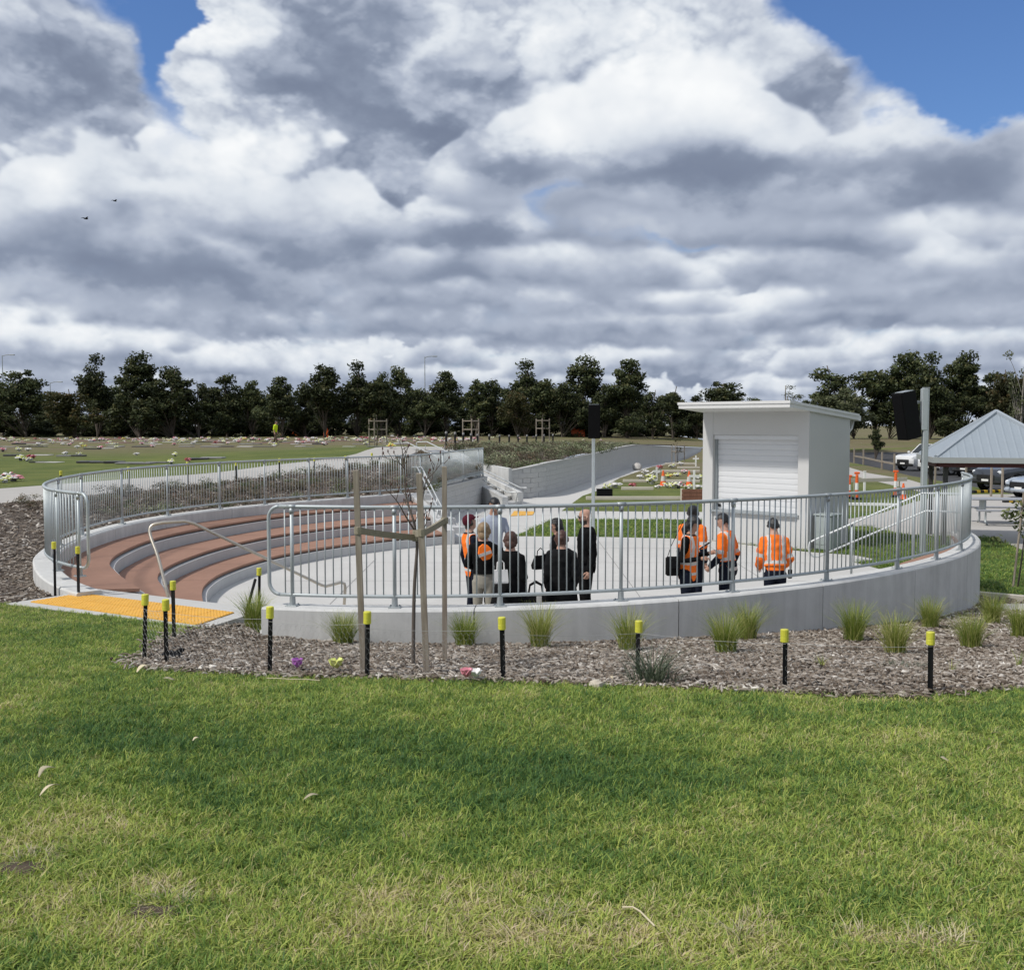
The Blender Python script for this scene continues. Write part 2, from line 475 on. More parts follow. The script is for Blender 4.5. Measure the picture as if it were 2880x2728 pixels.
M['steel_brushed'] = simple('brushed_stainless_steel', (.55, .50, .42), .38, .12, 20., metal=.85)
M['black_steel'] = simple('black_painted_steel', (.008, .008, .009), .55, .2, 8., spec=.25)
M['cap_yellow'] = simple('yellow_plastic', (.62, .60, .06), .45, .1, 20., rand=.1)
M['white_paint'] = simple('white_paint', (.78, .78, .76), .5, .05, 5.)
M['black_plastic'] = simple('black_plastic', (.005, .005, .0055), .6, .2, 8., spec=.15)
M['orange_plastic'] = simple('orange_plastic', (.80, .13, .02), .5, .1, 8.)
M['timber'] = None
def timber(name, c1, c2):
    m, k, p = material(name)
    co = objco(k)
    a = k.noise(k.v('MULTIPLY', co, (30., 30., 2.2)), 1.5, 5, .6); b = k.noise(co, 3., 4, .6)
    f = k.m('ADD', k.m('MULTIPLY', a, .6), k.m('MULTIPLY', b, .4))
    k.put(p.inputs['Base Color'], k.mix(k.step(f, .3, .7), c1, c2))
    p.inputs['Roughness'].default_value = .85
    bump(k, p, a, .4, .004)
    return m
M['timber'] = timber('weathered_hardwood', (.19, .15, .115), (.36, .32, .26))
M['timber_red'] = timber('red_timber', (.16, .07, .045), (.28, .13, .085))
M['hessian'] = simple('hessian_strap', (.30, .27, .20), .95, .25, 60., bmp=.4)

# ------------------------------------------------------------------ ground heights
Z_PAR, Z_RAIL, Z_FLOOR = -.35, .724, -1.35
Z_T = (-.58, -.84, -1.09)                # the three terraces
CTRL = np.array([(0, -6, .05), (-8, -4, .05), (8, -4, .05), (0, 0, 0), (-6, 0, 0), (6, 0, 0), (-4, 4, -.08), (4, 4, -.1), (0, 5, -.13), (-12, 6, -.1), (14, 4, -.2),
    (-4.4, 11.2, -.54), (-3, 8, -.3), (-1, 7.4, -.25), (.7, 7.2, -.25), (2.7, 7, -.27), (3.7, 7.3, -.3), (8, 7, -.45),
    (-6.3, 12.4, -.58), (-3.4, 11.0, -.58), (-4.9, 11.6, -.57), (-2.5, 10.7, -.66), (-.14, 10.6, -.71), (1.2, 10.85, -.74), (2.94, 11.6, -.82), (5.12, 13.4, -1.03), (6.71, 15.2, -1.2), (7.9, 17.0, -1.32),
    (8.1, 17.6, -1.34), (8.6, 17.1, -1.34), (13, 12.8, -1.33), (9.5, 11.5, -.92), (14, 18, -1.35), (22, 10.2, -1.33), (45, 4.8, -1.3), (22, 4, -.9), (45, 0, -1.),
    (-8.4, 15, -.55), (-9, 18, -.48), (-11.6, 23.4, -.17), (-10.4, 25, -.12), (-13.7, 27.5, -.1), (-8.3, 29.4, 0), (-9.8, 34.4, 0), (-6.9, 30.8, .05), (-8.8, 39, .18),
    (-5.4, 33.4, .12), (-6.4, 39.7, .3), (-5, 45, .48), (-3.9, 45.2, .46), (-8.1, 20, -.42), (-7.1, 24.6, -.38), (-5.7, 27.2, -.34), (-3.6, 30.6, -.30), (-2.6, 34, -.1),
    (-12, 14, -.45), (-20, 14, -.3), (-20, 25, -.1), (-30, 40, .05), (-16, 50, .15), (-40, 70, .1), (-60, 110, .1), (-20, 80, .1), (0, 80, .08), (-2.4, 47, .42), (-1, 44, -.05), (1.5, 45.5, .02),
    (4.4, 58, .06), (8.4, 74, .2), (17, 98, -.5), (0, 60, .25), (6, 88, .1), (-10, 62, .2), (10, 110, 0), (-30, 110, .1), (40, 130, .1), (90, 140, .1), (60, 60, -.4), (-90, 60, .1), (-60, 10, 0), (60, -20, 0), (-60, -30, 0)], float)
def _tps(r2): return np.where(r2 > 1e-9, .5 * r2 * np.log(np.maximum(r2, 1e-9)), 0)
def _fit(P):
    n = len(P); d2 = ((P[:, None, :2] - P[None, :, :2]) ** 2).sum(-1)
    A = np.zeros((n + 3, n + 3)); A[:n, :n] = _tps(d2) + np.eye(n) * .25
    A[:n, n] = 1; A[:n, n + 1:] = P[:, :2]; A[n, :n] = 1; A[n + 1:, :n] = P[:, :2].T
    return np.linalg.solve(A, np.r_[P[:, 2], 0, 0, 0])
_W = _fit(CTRL)
def G(x, y):
    """height of the ground outside the sunken court"""
    x = np.asarray(x, float); y = np.asarray(y, float)
    xx = np.clip(x, -90, 90); yy = np.clip(y, -30, 140)
    d2 = (xx[..., None] - CTRL[:, 0]) ** 2 + (yy[..., None] - CTRL[:, 1]) ** 2
    z = (_tps(d2) * _W[:len(CTRL)]).sum(-1) + _W[-3] + _W[-2] * xx + _W[-1] * yy
    return np.clip(z, -1.4, .6)
def GL(x, y):
    """height of the lower ground beyond the court: flat, then a bank"""
    x = np.asarray(x, float); y = np.asarray(y, float)
    s = np.clip((y - 82) / 18, 0, 1); s = s * s * (3 - 2 * s)
    return Z_FLOOR * (1 - s) + np.where(y > 110, np.maximum(G(x, y), .0), G(x, y)) * s
def gz(x, y): return float(G(x, y))

# ------------------------------------------------------------------ plan curves
CEN = np.array((0., 19.0))
def polar(pts): p = np.array(pts) - CEN; return np.arctan2(p[:, 0], -p[:, 1]), np.hypot(p[:, 0], p[:, 1])   # angle 0 towards the camera, + to the right
# centre line of the front wall and its railing
_fa, _fr = polar([(-2.64, 11.08), (-2.05, 11.01), (-1.28, 10.96), (-.15, 11.01), (1.21, 11.33), (2.57, 11.97), (3.96, 12.89), (5.24, 13.95), (6.07, 14.75), (7.02, 16.05), (7.75, 17.35), (8.25, 18.9)])
_fp = np.polyfit(_fa, _fr, 4)
FA0, FA1 = float(_fa[0]), float(_fa[-1])
def front(a, off=0.):
    r = np.polyval(_fp, a) + off
    return Vector((float(CEN[0] + r * math.sin(a)), float(CEN[1] - r * math.cos(a))))
# left wall: from the entry round the back to the end of the terraces
_la, _lr = polar([(-5.4, 13.05), (-6.1, 13.8), (-6.78, 14.85), (-7.3, 16.4), (-7.62, 18.49), (-7.68, 20.22), (-7.43, 22.14), (-6.79, 23.93), (-6.11, 25.33), (-5.32, 26.4), (-4.2, 27.95), (-2.95, 29.6)])
_la = np.where(_la > 0, _la - 2 * math.pi, _la)
_lp = np.polyfit(_la, _lr, 5)
LA0, LA1 = float(_la[0]), float(_la[-1])
def left(a, off=0.):
    r = np.polyval(_lp, a) + off
    return Vector((float(CEN[0] + r * math.sin(a)), float(CEN[1] - r * math.cos(a))))
def span(fn, a0, a1, n, off=0.): return [fn(a0 + (a1 - a0) * i / (n - 1), off) for i in range(n)]
def smooth_line(pts, n=8):
    """Catmull-Rom through 2D or 3D points"""
    P = [Vector(p) for p in pts]; P = [P[0] * 2 - P[1]] + P + [P[-1] * 2 - P[-2]]
    o = []
    for i in range(1, len(P) - 2):
        for k in range(n):
            t = k / n
            o.append(.5 * ((2 * P[i]) + (P[i + 1] - P[i - 1]) * t + (2 * P[i - 1] - 5 * P[i] + 4 * P[i + 1] - P[i + 2]) * t * t + (3 * P[i] - P[i - 1] - 3 * P[i + 1] + P[i + 2]) * t ** 3))
    return o + [P[-2]]
def bearing_find(fn, a0, a1, px):
    """curve parameter where the curve has the bearing of pixel column px (scanning from a0)"""
    tgt = (px - CX) / F; best = None
    last = None
    for i in range(801):
        a = a0 + (a1 - a0) * i / 800
        p = fn(a); v = p.x / (p.y * math.cos(PITCH) + .9 * math.sin(PITCH)) - tgt
        if last is not None and (last < 0) != (v < 0): return a
        last = v
    return None
BACK_A, BACK_B = Vector((-2.62, 30.2)), Vector((-1.05, 39.2))      # straight block wall behind the terraces
RET = [(-.45, 41.0), (1.43, 43.4), (4.5, 56.2), (8.7, 72.6), (17.7, 96.3)]      # foot of the retaining wall along the lower path
RET_TOP = [-.30, -.0, .05, .2, -.58]

# ------------------------------------------------------------------ ground regions
def pq(l, z=Z_FLOOR): return [gp(x, y, z).xy for x, y in l]
V2 = lambda l: [Vector(p) for p in l]
F_OUT = span(front, FA1, FA0, 60, .17)                  # outer foot of the front wall, right to left
L_OUT = span(left, LA0, LA1, 60, .17)
THR = V2([(-3.22, 12.31), (-5.5, 13.62)])
STAIR_FOOT = V2([(-1.3, 39.4), (-4.0, 45.2), (-2.9, 46.6), (-.1, 40.7)])
RET2 = smooth_line([Vector(p) for p in RET], 6)
FAR = 1500
LOWER = F_OUT + THR + L_OUT + [BACK_A, BACK_B] + STAIR_FOOT + RET2 + V2([(22, 112), (24, FAR), (FAR, FAR), (FAR, -30), (45, 4.8), (22, 10.2), (13, 12.8), (8.6, 17.1), (8.1, 17.65)])
KERB = pq([(1972, 1288), (1834, 1313), (1743, 1344), (1678, 1381), (1639, 1394), (1579, 1437)])
C_STAGE = F_OUT + THR + L_OUT + [BACK_A, BACK_B] + STAIR_FOOT + RET2 + KERB + pq([(1990, 1440), (1990, 1461), (1553, 1460), (1447, 1508), (1700, 1510), (1960, 1516), (2270, 1552), (2400, 1561), (2462, 1573), (2400, 1581), (2503, 1608)]) + [front(FA1, -.3)]
C_PAD = pq([(2377, 1461), (2480, 1443), (2560, 1415), (2640, 1395), (2760, 1390), (2900, 1390), (3300, 1390), (3300, 1500), (2880, 1548), (2790, 1511), (2700, 1509), (2600, 1506), (2530, 1500), (2450, 1481), (2377, 1479)])
C_LINK = pq([(2300, 1306), (2383, 1313), (2440, 1330), (2560, 1350), (2640, 1374), (2600, 1386), (2500, 1362), (2383, 1335), (2300, 1322)])
ASPH = pq([(2330, 1288), (2390, 1300), (2480, 1318), (2560, 1338), (2700, 1362), (2880, 1395), (3600, 1500), (3600, 1288)])
LANDING = V2([(-6.2, 12.5), (-5.62, 13.36), (-5.5, 13.62), (-3.22, 12.31), (-3.05, 11.7), (-3.3, 10.98)])
LAWN_EDGE = smooth_line(V2([(-3.3, 10.95), (-3.35, 9.8), (-3.1, 8.6), (-2.93, 7.98), (-2.37, 7.73), (-1.79, 7.53), (-1.04, 7.42), (-.05, 7.34), (.66, 7.22), (1.55, 7.12), (2.2, 6.98), (2.72, 6.96), (3.15, 7.15), (3.69, 7.33), (6, 7.8), (12, 9)]), 5)
MULCH = LAWN_EDGE + V2([(14, 11.9), (13, 12.8), (8.6, 17.1), (8.1, 17.65)]) + F_OUT[3:] + V2([(-3.05, 11.7)])
PATH_NEAR = V2([(-27, 17.5), (-16, 20.8), (-11.63, 23.36), (-10.44, 25.01), (-8.5, 28.7), (-7.0, 31.2), (-5.45, 34.2), (-4.55, 39), (-4.05, 45.1)])
PATH_FAR = V2([(-28, 20.5), (-17.5, 24.2), (-13.7, 27.54), (-10.9, 32.5), (-8.9, 37.2), (-6.7, 41), (-6, 50), (-3.5, 62), (2.5, 84), (10, 104)])
PATH_EXT = V2([(12, 100), (5, 80), (-.5, 60), (-2.5, 48.5), (-2.9, 46.7)])
PATH = smooth_line(PATH_NEAR, 4) + PATH_EXT[::-1] + smooth_line(PATH_FAR, 4)[::-1]
MULCH_L = V2([(-6.2, 12.5), (-7.5, 12.3), (-14, 15), (-17, 20.4), (-11.63, 23.36), (-7.95, 21)]) + [p for p in L_OUT[::-1] if p.y < 20.9 and p.x < -5.2] + V2([(-5.62, 13.36)])
GARDEN = V2([(-11.63, 23.36), (-10.44, 25.01), (-8.5, 28.7), (-7.0, 31.2), (-5.45, 34.2), (-4.55, 39), (-4.05, 45.1)]) + V2([(-4.0, 45.2), (-1.3, 39.4)]) + [BACK_B, BACK_A] + [p for p in L_OUT[::-1] if p.y > 20.9] + V2([(-7.95, 21)])
MOUND = V2([(-2.9, 46.6), (-.1, 40.7)]) + RET2 + V2([(12, 100), (5, 80), (-.5, 60), (-2.5, 48.5)])

def in_poly(P, poly):
    poly = np.array([(p[0], p[1]) for p in poly]); x, y = P[:, 0], P[:, 1]
    c = np.zeros(len(P), bool); n = len(poly); j = n - 1
    for i in range(n):
        xi, yi = poly[i]; xj, yj = poly[j]
        if yi != yj:
            c ^= ((yi > y) != (yj > y)) & (x < (xj - xi) * (y - yi) / (yj - yi) + xi)
        j = i
    return c
def densify(poly, closed=True, cap=40):
    o = []
    n = len(poly)
    for i in range(n if closed else n - 1):
        a, b = Vector(poly[i][:2]), Vector(poly[(i + 1) % n][:2])
        d = (b - a).length; near = max(min(a.length, b.length), 3)
        k = max(1, min(cap, int(d / (near * .08 + .15))))
        for q in range(k): o.append(a.lerp(b, q / k))
    return o
def make_ground():
    polys = [LOWER, C_STAGE, C_PAD, C_LINK, ASPH, LANDING, MULCH, PATH, MULCH_L, GARDEN, MOUND]
    V, E_ = [], []
    for pl in polys:
        d = densify(pl); b = len(V)
        V += d; E_ += [(b + i, b + (i + 1) % len(d)) for i in range(len(d))]
    def grid(x0, x1, y0, y1, st, jit=.3):
        gx, gy = np.meshgrid(np.arange(x0, x1, st), np.arange(y0, y1, st))
        gx = gx + npr.uniform(-jit, jit, gx.shape) * st; gy = gy + npr.uniform(-jit, jit, gy.shape) * st
        return np.c_[gx.ravel(), gy.ravel()]
    fine = grid(-9, 12, 0, 20, .4)
    mid = grid(-32, 36, -14, 52, 1.4); mid = mid[~((mid[:, 0] > -9) & (mid[:, 0] < 12) & (mid[:, 1] > 0) & (mid[:, 1] < 20))]
    far = grid(-110, 110, -50, 150, 6); far = far[~((far[:, 0] > -32) & (far[:, 0] < 36) & (far[:, 1] > -14) & (far[:, 1] < 52))]
    out_ = grid(-FAR, FAR, -400, FAR, 100); out_ = out_[~((np.abs(out_[:, 0]) < 110) & (out_[:, 1] > -50) & (out_[:, 1] < 150))]
    P = np.r_[fine, mid, far, out_]
    V += [Vector(p) for p in P]
    V += V2([(-FAR, -400), (FAR, -400), (FAR, FAR), (-FAR, FAR)])
    ov, oe, of, *_ = delaunay_2d_cdt(V, E_, [], 0, 1e-4)
    XY = np.array([(v.x, v.y) for v in ov]); T = np.array([f for f in of if len(f) == 3])
    a = XY[T[:, 1]] - XY[T[:, 0]]; b = XY[T[:, 2]] - XY[T[:, 0]]
    cr = a[:, 0] * b[:, 1] - a[:, 1] * b[:, 0]
    T[cr < 0] = T[cr < 0][:, ::-1]
    T = T[np.abs(cr) > 1e-7]
    C = XY[T].mean(1)
    low = in_poly(C, LOWER)
    reg = np.full(len(T), 0)                          # 0 lawn
    for idx, pl in ((5, MOUND), (5, GARDEN), (4, MULCH_L), (3, PATH), (2, MULCH), (1, LANDING)): reg[in_poly(C, pl) & ~low] = idx
    reg[low] = 10
    for idx, pl in ((13, ASPH), (12, C_LINK), (12, C_PAD), (11, C_STAGE)): reg[low & in_poly(C, pl)] = idx
    zu = G(XY[:, 0], XY[:, 1]); zl = GL(XY[:, 0], XY[:, 1])
    rough = (vnoise(XY[:, 0] * .9 + 40, XY[:, 1] * .9 + 40) - .5) * .05
    names = {0: ('lawn', 'lawn'), 2: ('mulch_bed', 'mulch'), 3: ('concrete_path', 'conc_path'), 4: ('mulch_bed', 'mulch'), 5: ('garden_bed', 'soil'),
             10: ('lower_lawn', 'lawn'), 11: ('stage_floor', 'conc_floor'), 12: ('concrete_path', 'conc_path'), 13: ('car_park', 'asphalt')}
    res = {}
    for r, (nm, mt) in names.items():
        tri = T[reg == r]
        if not len(tri): continue
        ids, inv = np.unique(tri, return_inverse=True)
        z = (zl if r >= 10 else zu)[ids]
        if r in (11,): z = np.full(len(ids), Z_FLOOR)
        if r in (0, 2, 4, 5):
            near = np.clip(1 - np.hypot(XY[ids, 0], XY[ids, 1] - 8) / 40, 0, 1)
            z = z + 0 * near
        me = bpy.data.meshes.new(nm)
        me.from_pydata([(x, y, q) for (x, y), q in zip(XY[ids], z)], [], inv.reshape(-1, 3).tolist())
        me.materials.append(M[mt])
        me.polygons.foreach_set('use_smooth', [True] * len(me.polygons))
        o = link(nm, me); tag(o, kind='structure')
        res[r] = (XY, tri, o)
    return res

# ground materials
def grass_mat():
    m, k, p = material('lawn_grass')
    co = geoco(k)
    n1 = k.noise(co, .55, 5, .6); n2 = k.noise(k.v('ADD', co, (40, 3, 0)), 2.3, 5, .65); n3 = k.noise(co, 38., 4, .7); n4 = k.noise(k.v('MULTIPLY', co, (.05, .22, 1.)), 1.2, 4, .6)
    c = k.mix(k.step(n1, .35, .66), (.098, .128, .036), (.150, .172, .050))
    c = k.mix(k.m('MULTIPLY', k.step(n2, .52, .74), .55), c, (.165, .16, .055))
    # worn, browner ground between the far grave rows
    _, y, _z = k.sep(co)
    far = k.m('MULTIPLY', k.step(y, 44., 66.), k.step(n4, .30, .55))
    c = k.mix(k.m('MULTIPLY', far, .8), c, (.185, .148, .098))
    f = k.m('MULTIPLY_ADD', n3, 1.1, .45)
    k.put(p.inputs['Base Color'], k.v('MULTIPLY', c, k.comb(f, f, f)))
    p.inputs['Roughness'].default_value = .95; p.inputs['Specular IOR Level'].default_value = .15
    bump(k, p, k.m('ADD', n3, k.m('MULTIPLY', n2, .5)), .8, .03)
    return m
M['lawn'] = grass_mat()
def mulch_mat():
    m, k, p = material('wood_chip_mulch')
    co = geoco(k)
    v = k.n.new('ShaderNodeTexVoronoi'); v.inputs['Scale'].default_value = 26; v.inputs['Randomness'].default_value = 1
    k.put(v.inputs['Vector'], k.v('MULTIPLY', k.v('ADD', co, k.v('MULTIPLY', k.noise(co, 9., 2, .5, col=True), (.3, .3, .3))), (1., 1.6, 1.)))
    f = k.m('ADD', k.m('MULTIPLY', k.sep(v.outputs['Color'])[0], .6), k.m('MULTIPLY', k.noise(co, 60., 4, .7), .4))
    c = k.ramp(f, [(.2, (.035, .024, .017)), (.5, (.115, .085, .062)), (.72, (.20, .165, .135)), (.92, (.36, .32, .28))])
    k.put(p.inputs['Base Color'], c)
    p.inputs['Roughness'].default_value = .95
    bump(k, p, k.m('ADD', f, v.outputs['Distance']), .9, .03)
    return m
M['mulch'] = mulch_mat()
M['soil'] = simple('garden_soil', (.085, .062, .045), .95, .5, 3., bmp=.8, world=True, bscale=25.)
GROUND = make_ground()
_LOWN = np.array([(p.x, p.y) for p in LOWER])
def on_low(x, y): return bool(in_poly(np.array([(x, y)]), LOWER)[0])
HIT_T = np.r_[np.arange(2, 40, .25), np.arange(40, 200, 1.)]
def hit(x, y):
    """where the sight line of a pixel meets the upper ground"""
    r = ray(x, y); a, b = None, None
    ts = HIT_T
    for _ in range(3):                               # coarse to fine along the ray
        f = EYE + r.z * ts - G(r.x * ts, r.y * ts)
        i = int(np.argmax(f <= 0)) or len(ts) - 1
        a, b = ts[i - 1], ts[i]
        ts = np.linspace(a, b, 24)
    return Vector((r.x * b, r.y * b, gz(r.x * b, r.y * b)))

# ------------------------------------------------------------------ curved walls
def wall_loft(inner, outer, ztop, zin, zout, ch=.02):
    """solid wall between two plan lines; zin, zout give the foot on either side"""
    mb = MB(); rings = []
    ztf = ztop if callable(ztop) else (lambda t: ztop)
    for q, (a, b) in enumerate(zip(inner, outer)):
        d = (b - a).normalized(); ztop = ztf(q / (len(inner) - 1))
        rings.append([(a.x, a.y, zin(a)), (a.x, a.y, ztop - ch), (a.x + d.x * ch, a.y + d.y * ch, ztop), (b.x - d.x * ch, b.y - d.y * ch, ztop), (b.x, b.y, ztop - ch), (b.x, b.y, zout(b))])
    mb.loft(rings, 0, True)
    return mb
w = thing('curved_wall', 'low curved grey concrete wall facing the lawn, under the front railing', 'wall', (0, 11, -.6))
segs = [FA0 + (FA1 - FA0) * t for t in (0, .145, .30, .455, .61, .765, .90, 1.0)]
for i in range(len(segs) - 1):
    a0, a1 = segs[i] + (.0007 if i else 0), segs[i + 1] - .0007
    mb = wall_loft(span(front, a0, a1, 14, -.17), span(front, a0, a1, 14, .17), Z_PAR, lambda q: Z_FLOOR - .05, lambda q: gz(q.x, q.y) - .35)
    o = autosmooth(mb.build('wall_panel', M['conc_wall']), 30); o.parent = w; o.matrix_parent_inverse = Matrix.Translation((0, -11, .6))
w2 = thing('curved_wall', 'curved grey concrete wall round the back of the red-brown terraces', 'wall', (-7, 20, -.6))
segs = [LA0 + (LA1 - LA0) * t for t in (0, .14, .28, .42, .56, .70, .85, 1.0)]
for i in range(len(segs) - 1):
    a0, a1 = segs[i] - (.0007 if i else 0), segs[i + 1] + .0007
    mb = wall_loft(span(left, a0, a1, 14, -.17), span(left, a0, a1, 14, .17), Z_PAR if i else (lambda t: Z_PAR - .17 * max(0, 1 - t * 1.15) ** .7), lambda q: Z_FLOOR - .05, lambda q: gz(q.x, q.y) - .4)
    o = autosmooth(mb.build('wall_panel', M['conc_wall']), 30); o.parent = w2; o.matrix_parent_inverse = Matrix.Translation((7, -20, .6))

# ------------------------------------------------------------------ entry landing with tactile strip
ld = thing('entry_landing', 'pale concrete landing with a yellow tactile strip at the left entrance', 'landing', (-4.6, 12.2, -.58))
inv = Matrix.Translation((4.6, -12.2, .58))
mb = MB(); mb.prism([p[:] for p in LANDING], Z_FLOOR - .1, -.58)
o = mb.build('slab', M['conc_top'], ld); o.matrix_parent_inverse = inv
TA, TB, TC, TD = Vector((-5.93, 12.58)), Vector((-5.56, 13.22)), Vector((-3.22, 11.86)), Vector((-3.42, 11.12))
M['tactile'] = simple('yellow_tactile_paving', (.74, .40, .055), .6, .12, 5., bmp=.05, rand=.03)
def bil(u, v): return (TA.lerp(TD, u)).lerp(TB.lerp(TC, u), v)
NU, NV = 9, 2
tile_c = {}
for i in range(NU):
    for j in range(NV):
        mb = MB()
        q = [bil((i + du) / NU, (j + dv) / NV) for du, dv in ((.015, .02), (.985, .02), (.985, .98), (.015, .98))]
        mb.prism(q, -.579, -.566)
        for a in range(6):                       # raised studs
            for b in range(6):
                c = bil((i + (a + .5) / 6) / NU, (j + (b + .5) / 6) / NV)
                mb.tube([(c.x, c.y, -.566), (c.x, c.y, -.560)], [.0145, .010], 6)
        o = mb.build('tactile_tile', M['tactile'], ld); o.matrix_parent_inverse = inv

# ------------------------------------------------------------------ terraces
T_EDGE = [
    smooth_line(V2([(-2.55, 28.35), (-4.0, 26.85), (-4.85, 25.85), (-5.85, 24.05), (-6.6, 21.6), (-6.88, 19.7), (-6.72, 17.6), (-6.38, 16.25), (-5.95, 15.35), (-5.45, 14.45), (-4.97, 13.66)]), 6),
    smooth_line(V2([(-2.15, 27.0), (-3.0, 26.1), (-3.9, 25.2), (-4.85, 23.6), (-5.45, 22.2), (-5.86, 20.4), (-5.98, 18.6), (-5.9, 17.3), (-5.66, 16.35), (-5.25, 15.4), (-4.8, 14.3), (-4.42, 13.36)]), 6),
    smooth_line(V2([(-1.65, 25.5), (-2.3, 24.85), (-3.0, 24.15), (-4.05, 22.8), (-4.75, 21.4), (-5.12, 20.1), (-5.28, 18.6), (-5.2, 17.4), (-5.0, 16.5), (-4.68, 15.5), (-4.25, 14.2), (-3.88, 13.06)]), 6)]
def inset(ed, d):
    o_ = []
    for i, p in enumerate(ed):
        t = (ed[min(i + 1, len(ed) - 1)] - ed[max(i - 1, 0)]).normalized(); n = Vector((t.y, -t.x))
        o_.append(p + n * d)
    return o_
ts = thing('terraced_seating', 'three curved tiers of grey risers with red-brown treads left of the stage', 'seating', (-5.5, 19, Z_FLOOR))
inv_t = Matrix.Translation((5.5, -19, -Z_FLOOR))
L_IN = [left(LA0 + (LA1 - LA0) * i / 59, -.165) for i in range(60)]
for k, z in enumerate(Z_T):
    edge = T_EDGE[k]
    poly = edge + [Vector((-5.44, 13.60))] + [p for p in L_IN if p.y > 13.9]
    if k: poly = edge + inset(T_EDGE[k - 1], -.10)[::-1]              # the part hidden under the tier above is left out
    body = inset(edge, -.07)
    pb = body + ([Vector((-5.44, 13.60))] + [p for p in L_IN if p.y > 13.9] if k == 0 else inset(T_EDGE[k - 1], -.10)[::-1])
    mb = MB(); mb.prism(pb, Z_FLOOR - .05, z - .07)
    o = autosmooth(mb.build('riser', M['conc_riser'], ts), 30); o.matrix_parent_inverse = inv_t
    mb = MB(); mb.prism(poly, z - .043, z)
    o = mb.build('tread', M['terracotta'], ts); o.matrix_parent_inverse = inv_t

# joints scored across the treads
M['tread_joint'] = simple('tread_joint', (.12, .065, .048), .9, .1, 10.)
for k, z in enumerate(Z_T):
    ed = T_EDGE[k]; back = L_IN if k == 0 else T_EDGE[k - 1]
    for i in range(4, len(ed) - 20, 9):
        a = ed[i]; b = min(back, key=lambda q_: (q_ - a).length); d = (b - a)
        if d.length < .2: continue
        a2, b2 = a + d * .03, a + d * .985; n_ = Vector((-d.y, d.x)).normalized() * .006
        mb = MB(); mb.add([(*(a2 - n_), z + .003), (*(b2 - n_), z + .003), (*(b2 + n_), z + .003), (*(a2 + n_), z + .003)], [(0, 1, 2, 3)]); o = mb.build('tread_joint', M['tread_joint'], ts); o.matrix_parent_inverse = inv_t
# raised red-brown landing on the right, inside the front wall
rl = thing('side_landing', 'red-brown raised landing tucked behind the right end of the front wall', 'landing', (6.5, 17, Z_FLOOR))
inv_r = Matrix.Translation((-6.5, -17, -Z_FLOOR))
ZS = -.42
edge = smooth_line(V2([gp(2440, 1621, ZS).xy, gp(2530, 1585, ZS).xy, gp(2600, 1562, ZS).xy, gp(2660, 1545, ZS).xy, gp(2695, 1533, ZS).xy]), 5)
a_s = bearing_find(front, .2, FA1, 2440)
poly = edge + [front(FA1 + (a_s - FA1) * i / 20, -.175) for i in range(21)]
mb = MB(); mb.prism(poly, Z_FLOOR - .05, ZS - .045); o = mb.build('base', M['conc_riser'], rl); o.matrix_parent_inverse = inv_r
mb = MB(); mb.prism(poly, ZS - .043, ZS); o = mb.build('tread', M['terracotta'], rl); o.matrix_parent_inverse = inv_r
c0 = edge[0]
for s_ in range(2):                                        # two steps up to it from the stage
    mb = MB(); d = Vector((-.32 * (2 - s_), .30 * (2 - s_)))
    mb.prism([edge[0] + d * 1., edge[7] + d, edge[7], edge[0]], Z_FLOOR - .03 - .01 * s_, -1.35 + .3 * (s_ + 1)); o = mb.build('step', M['conc_riser'], rl); o.matrix_parent_inverse = inv_r

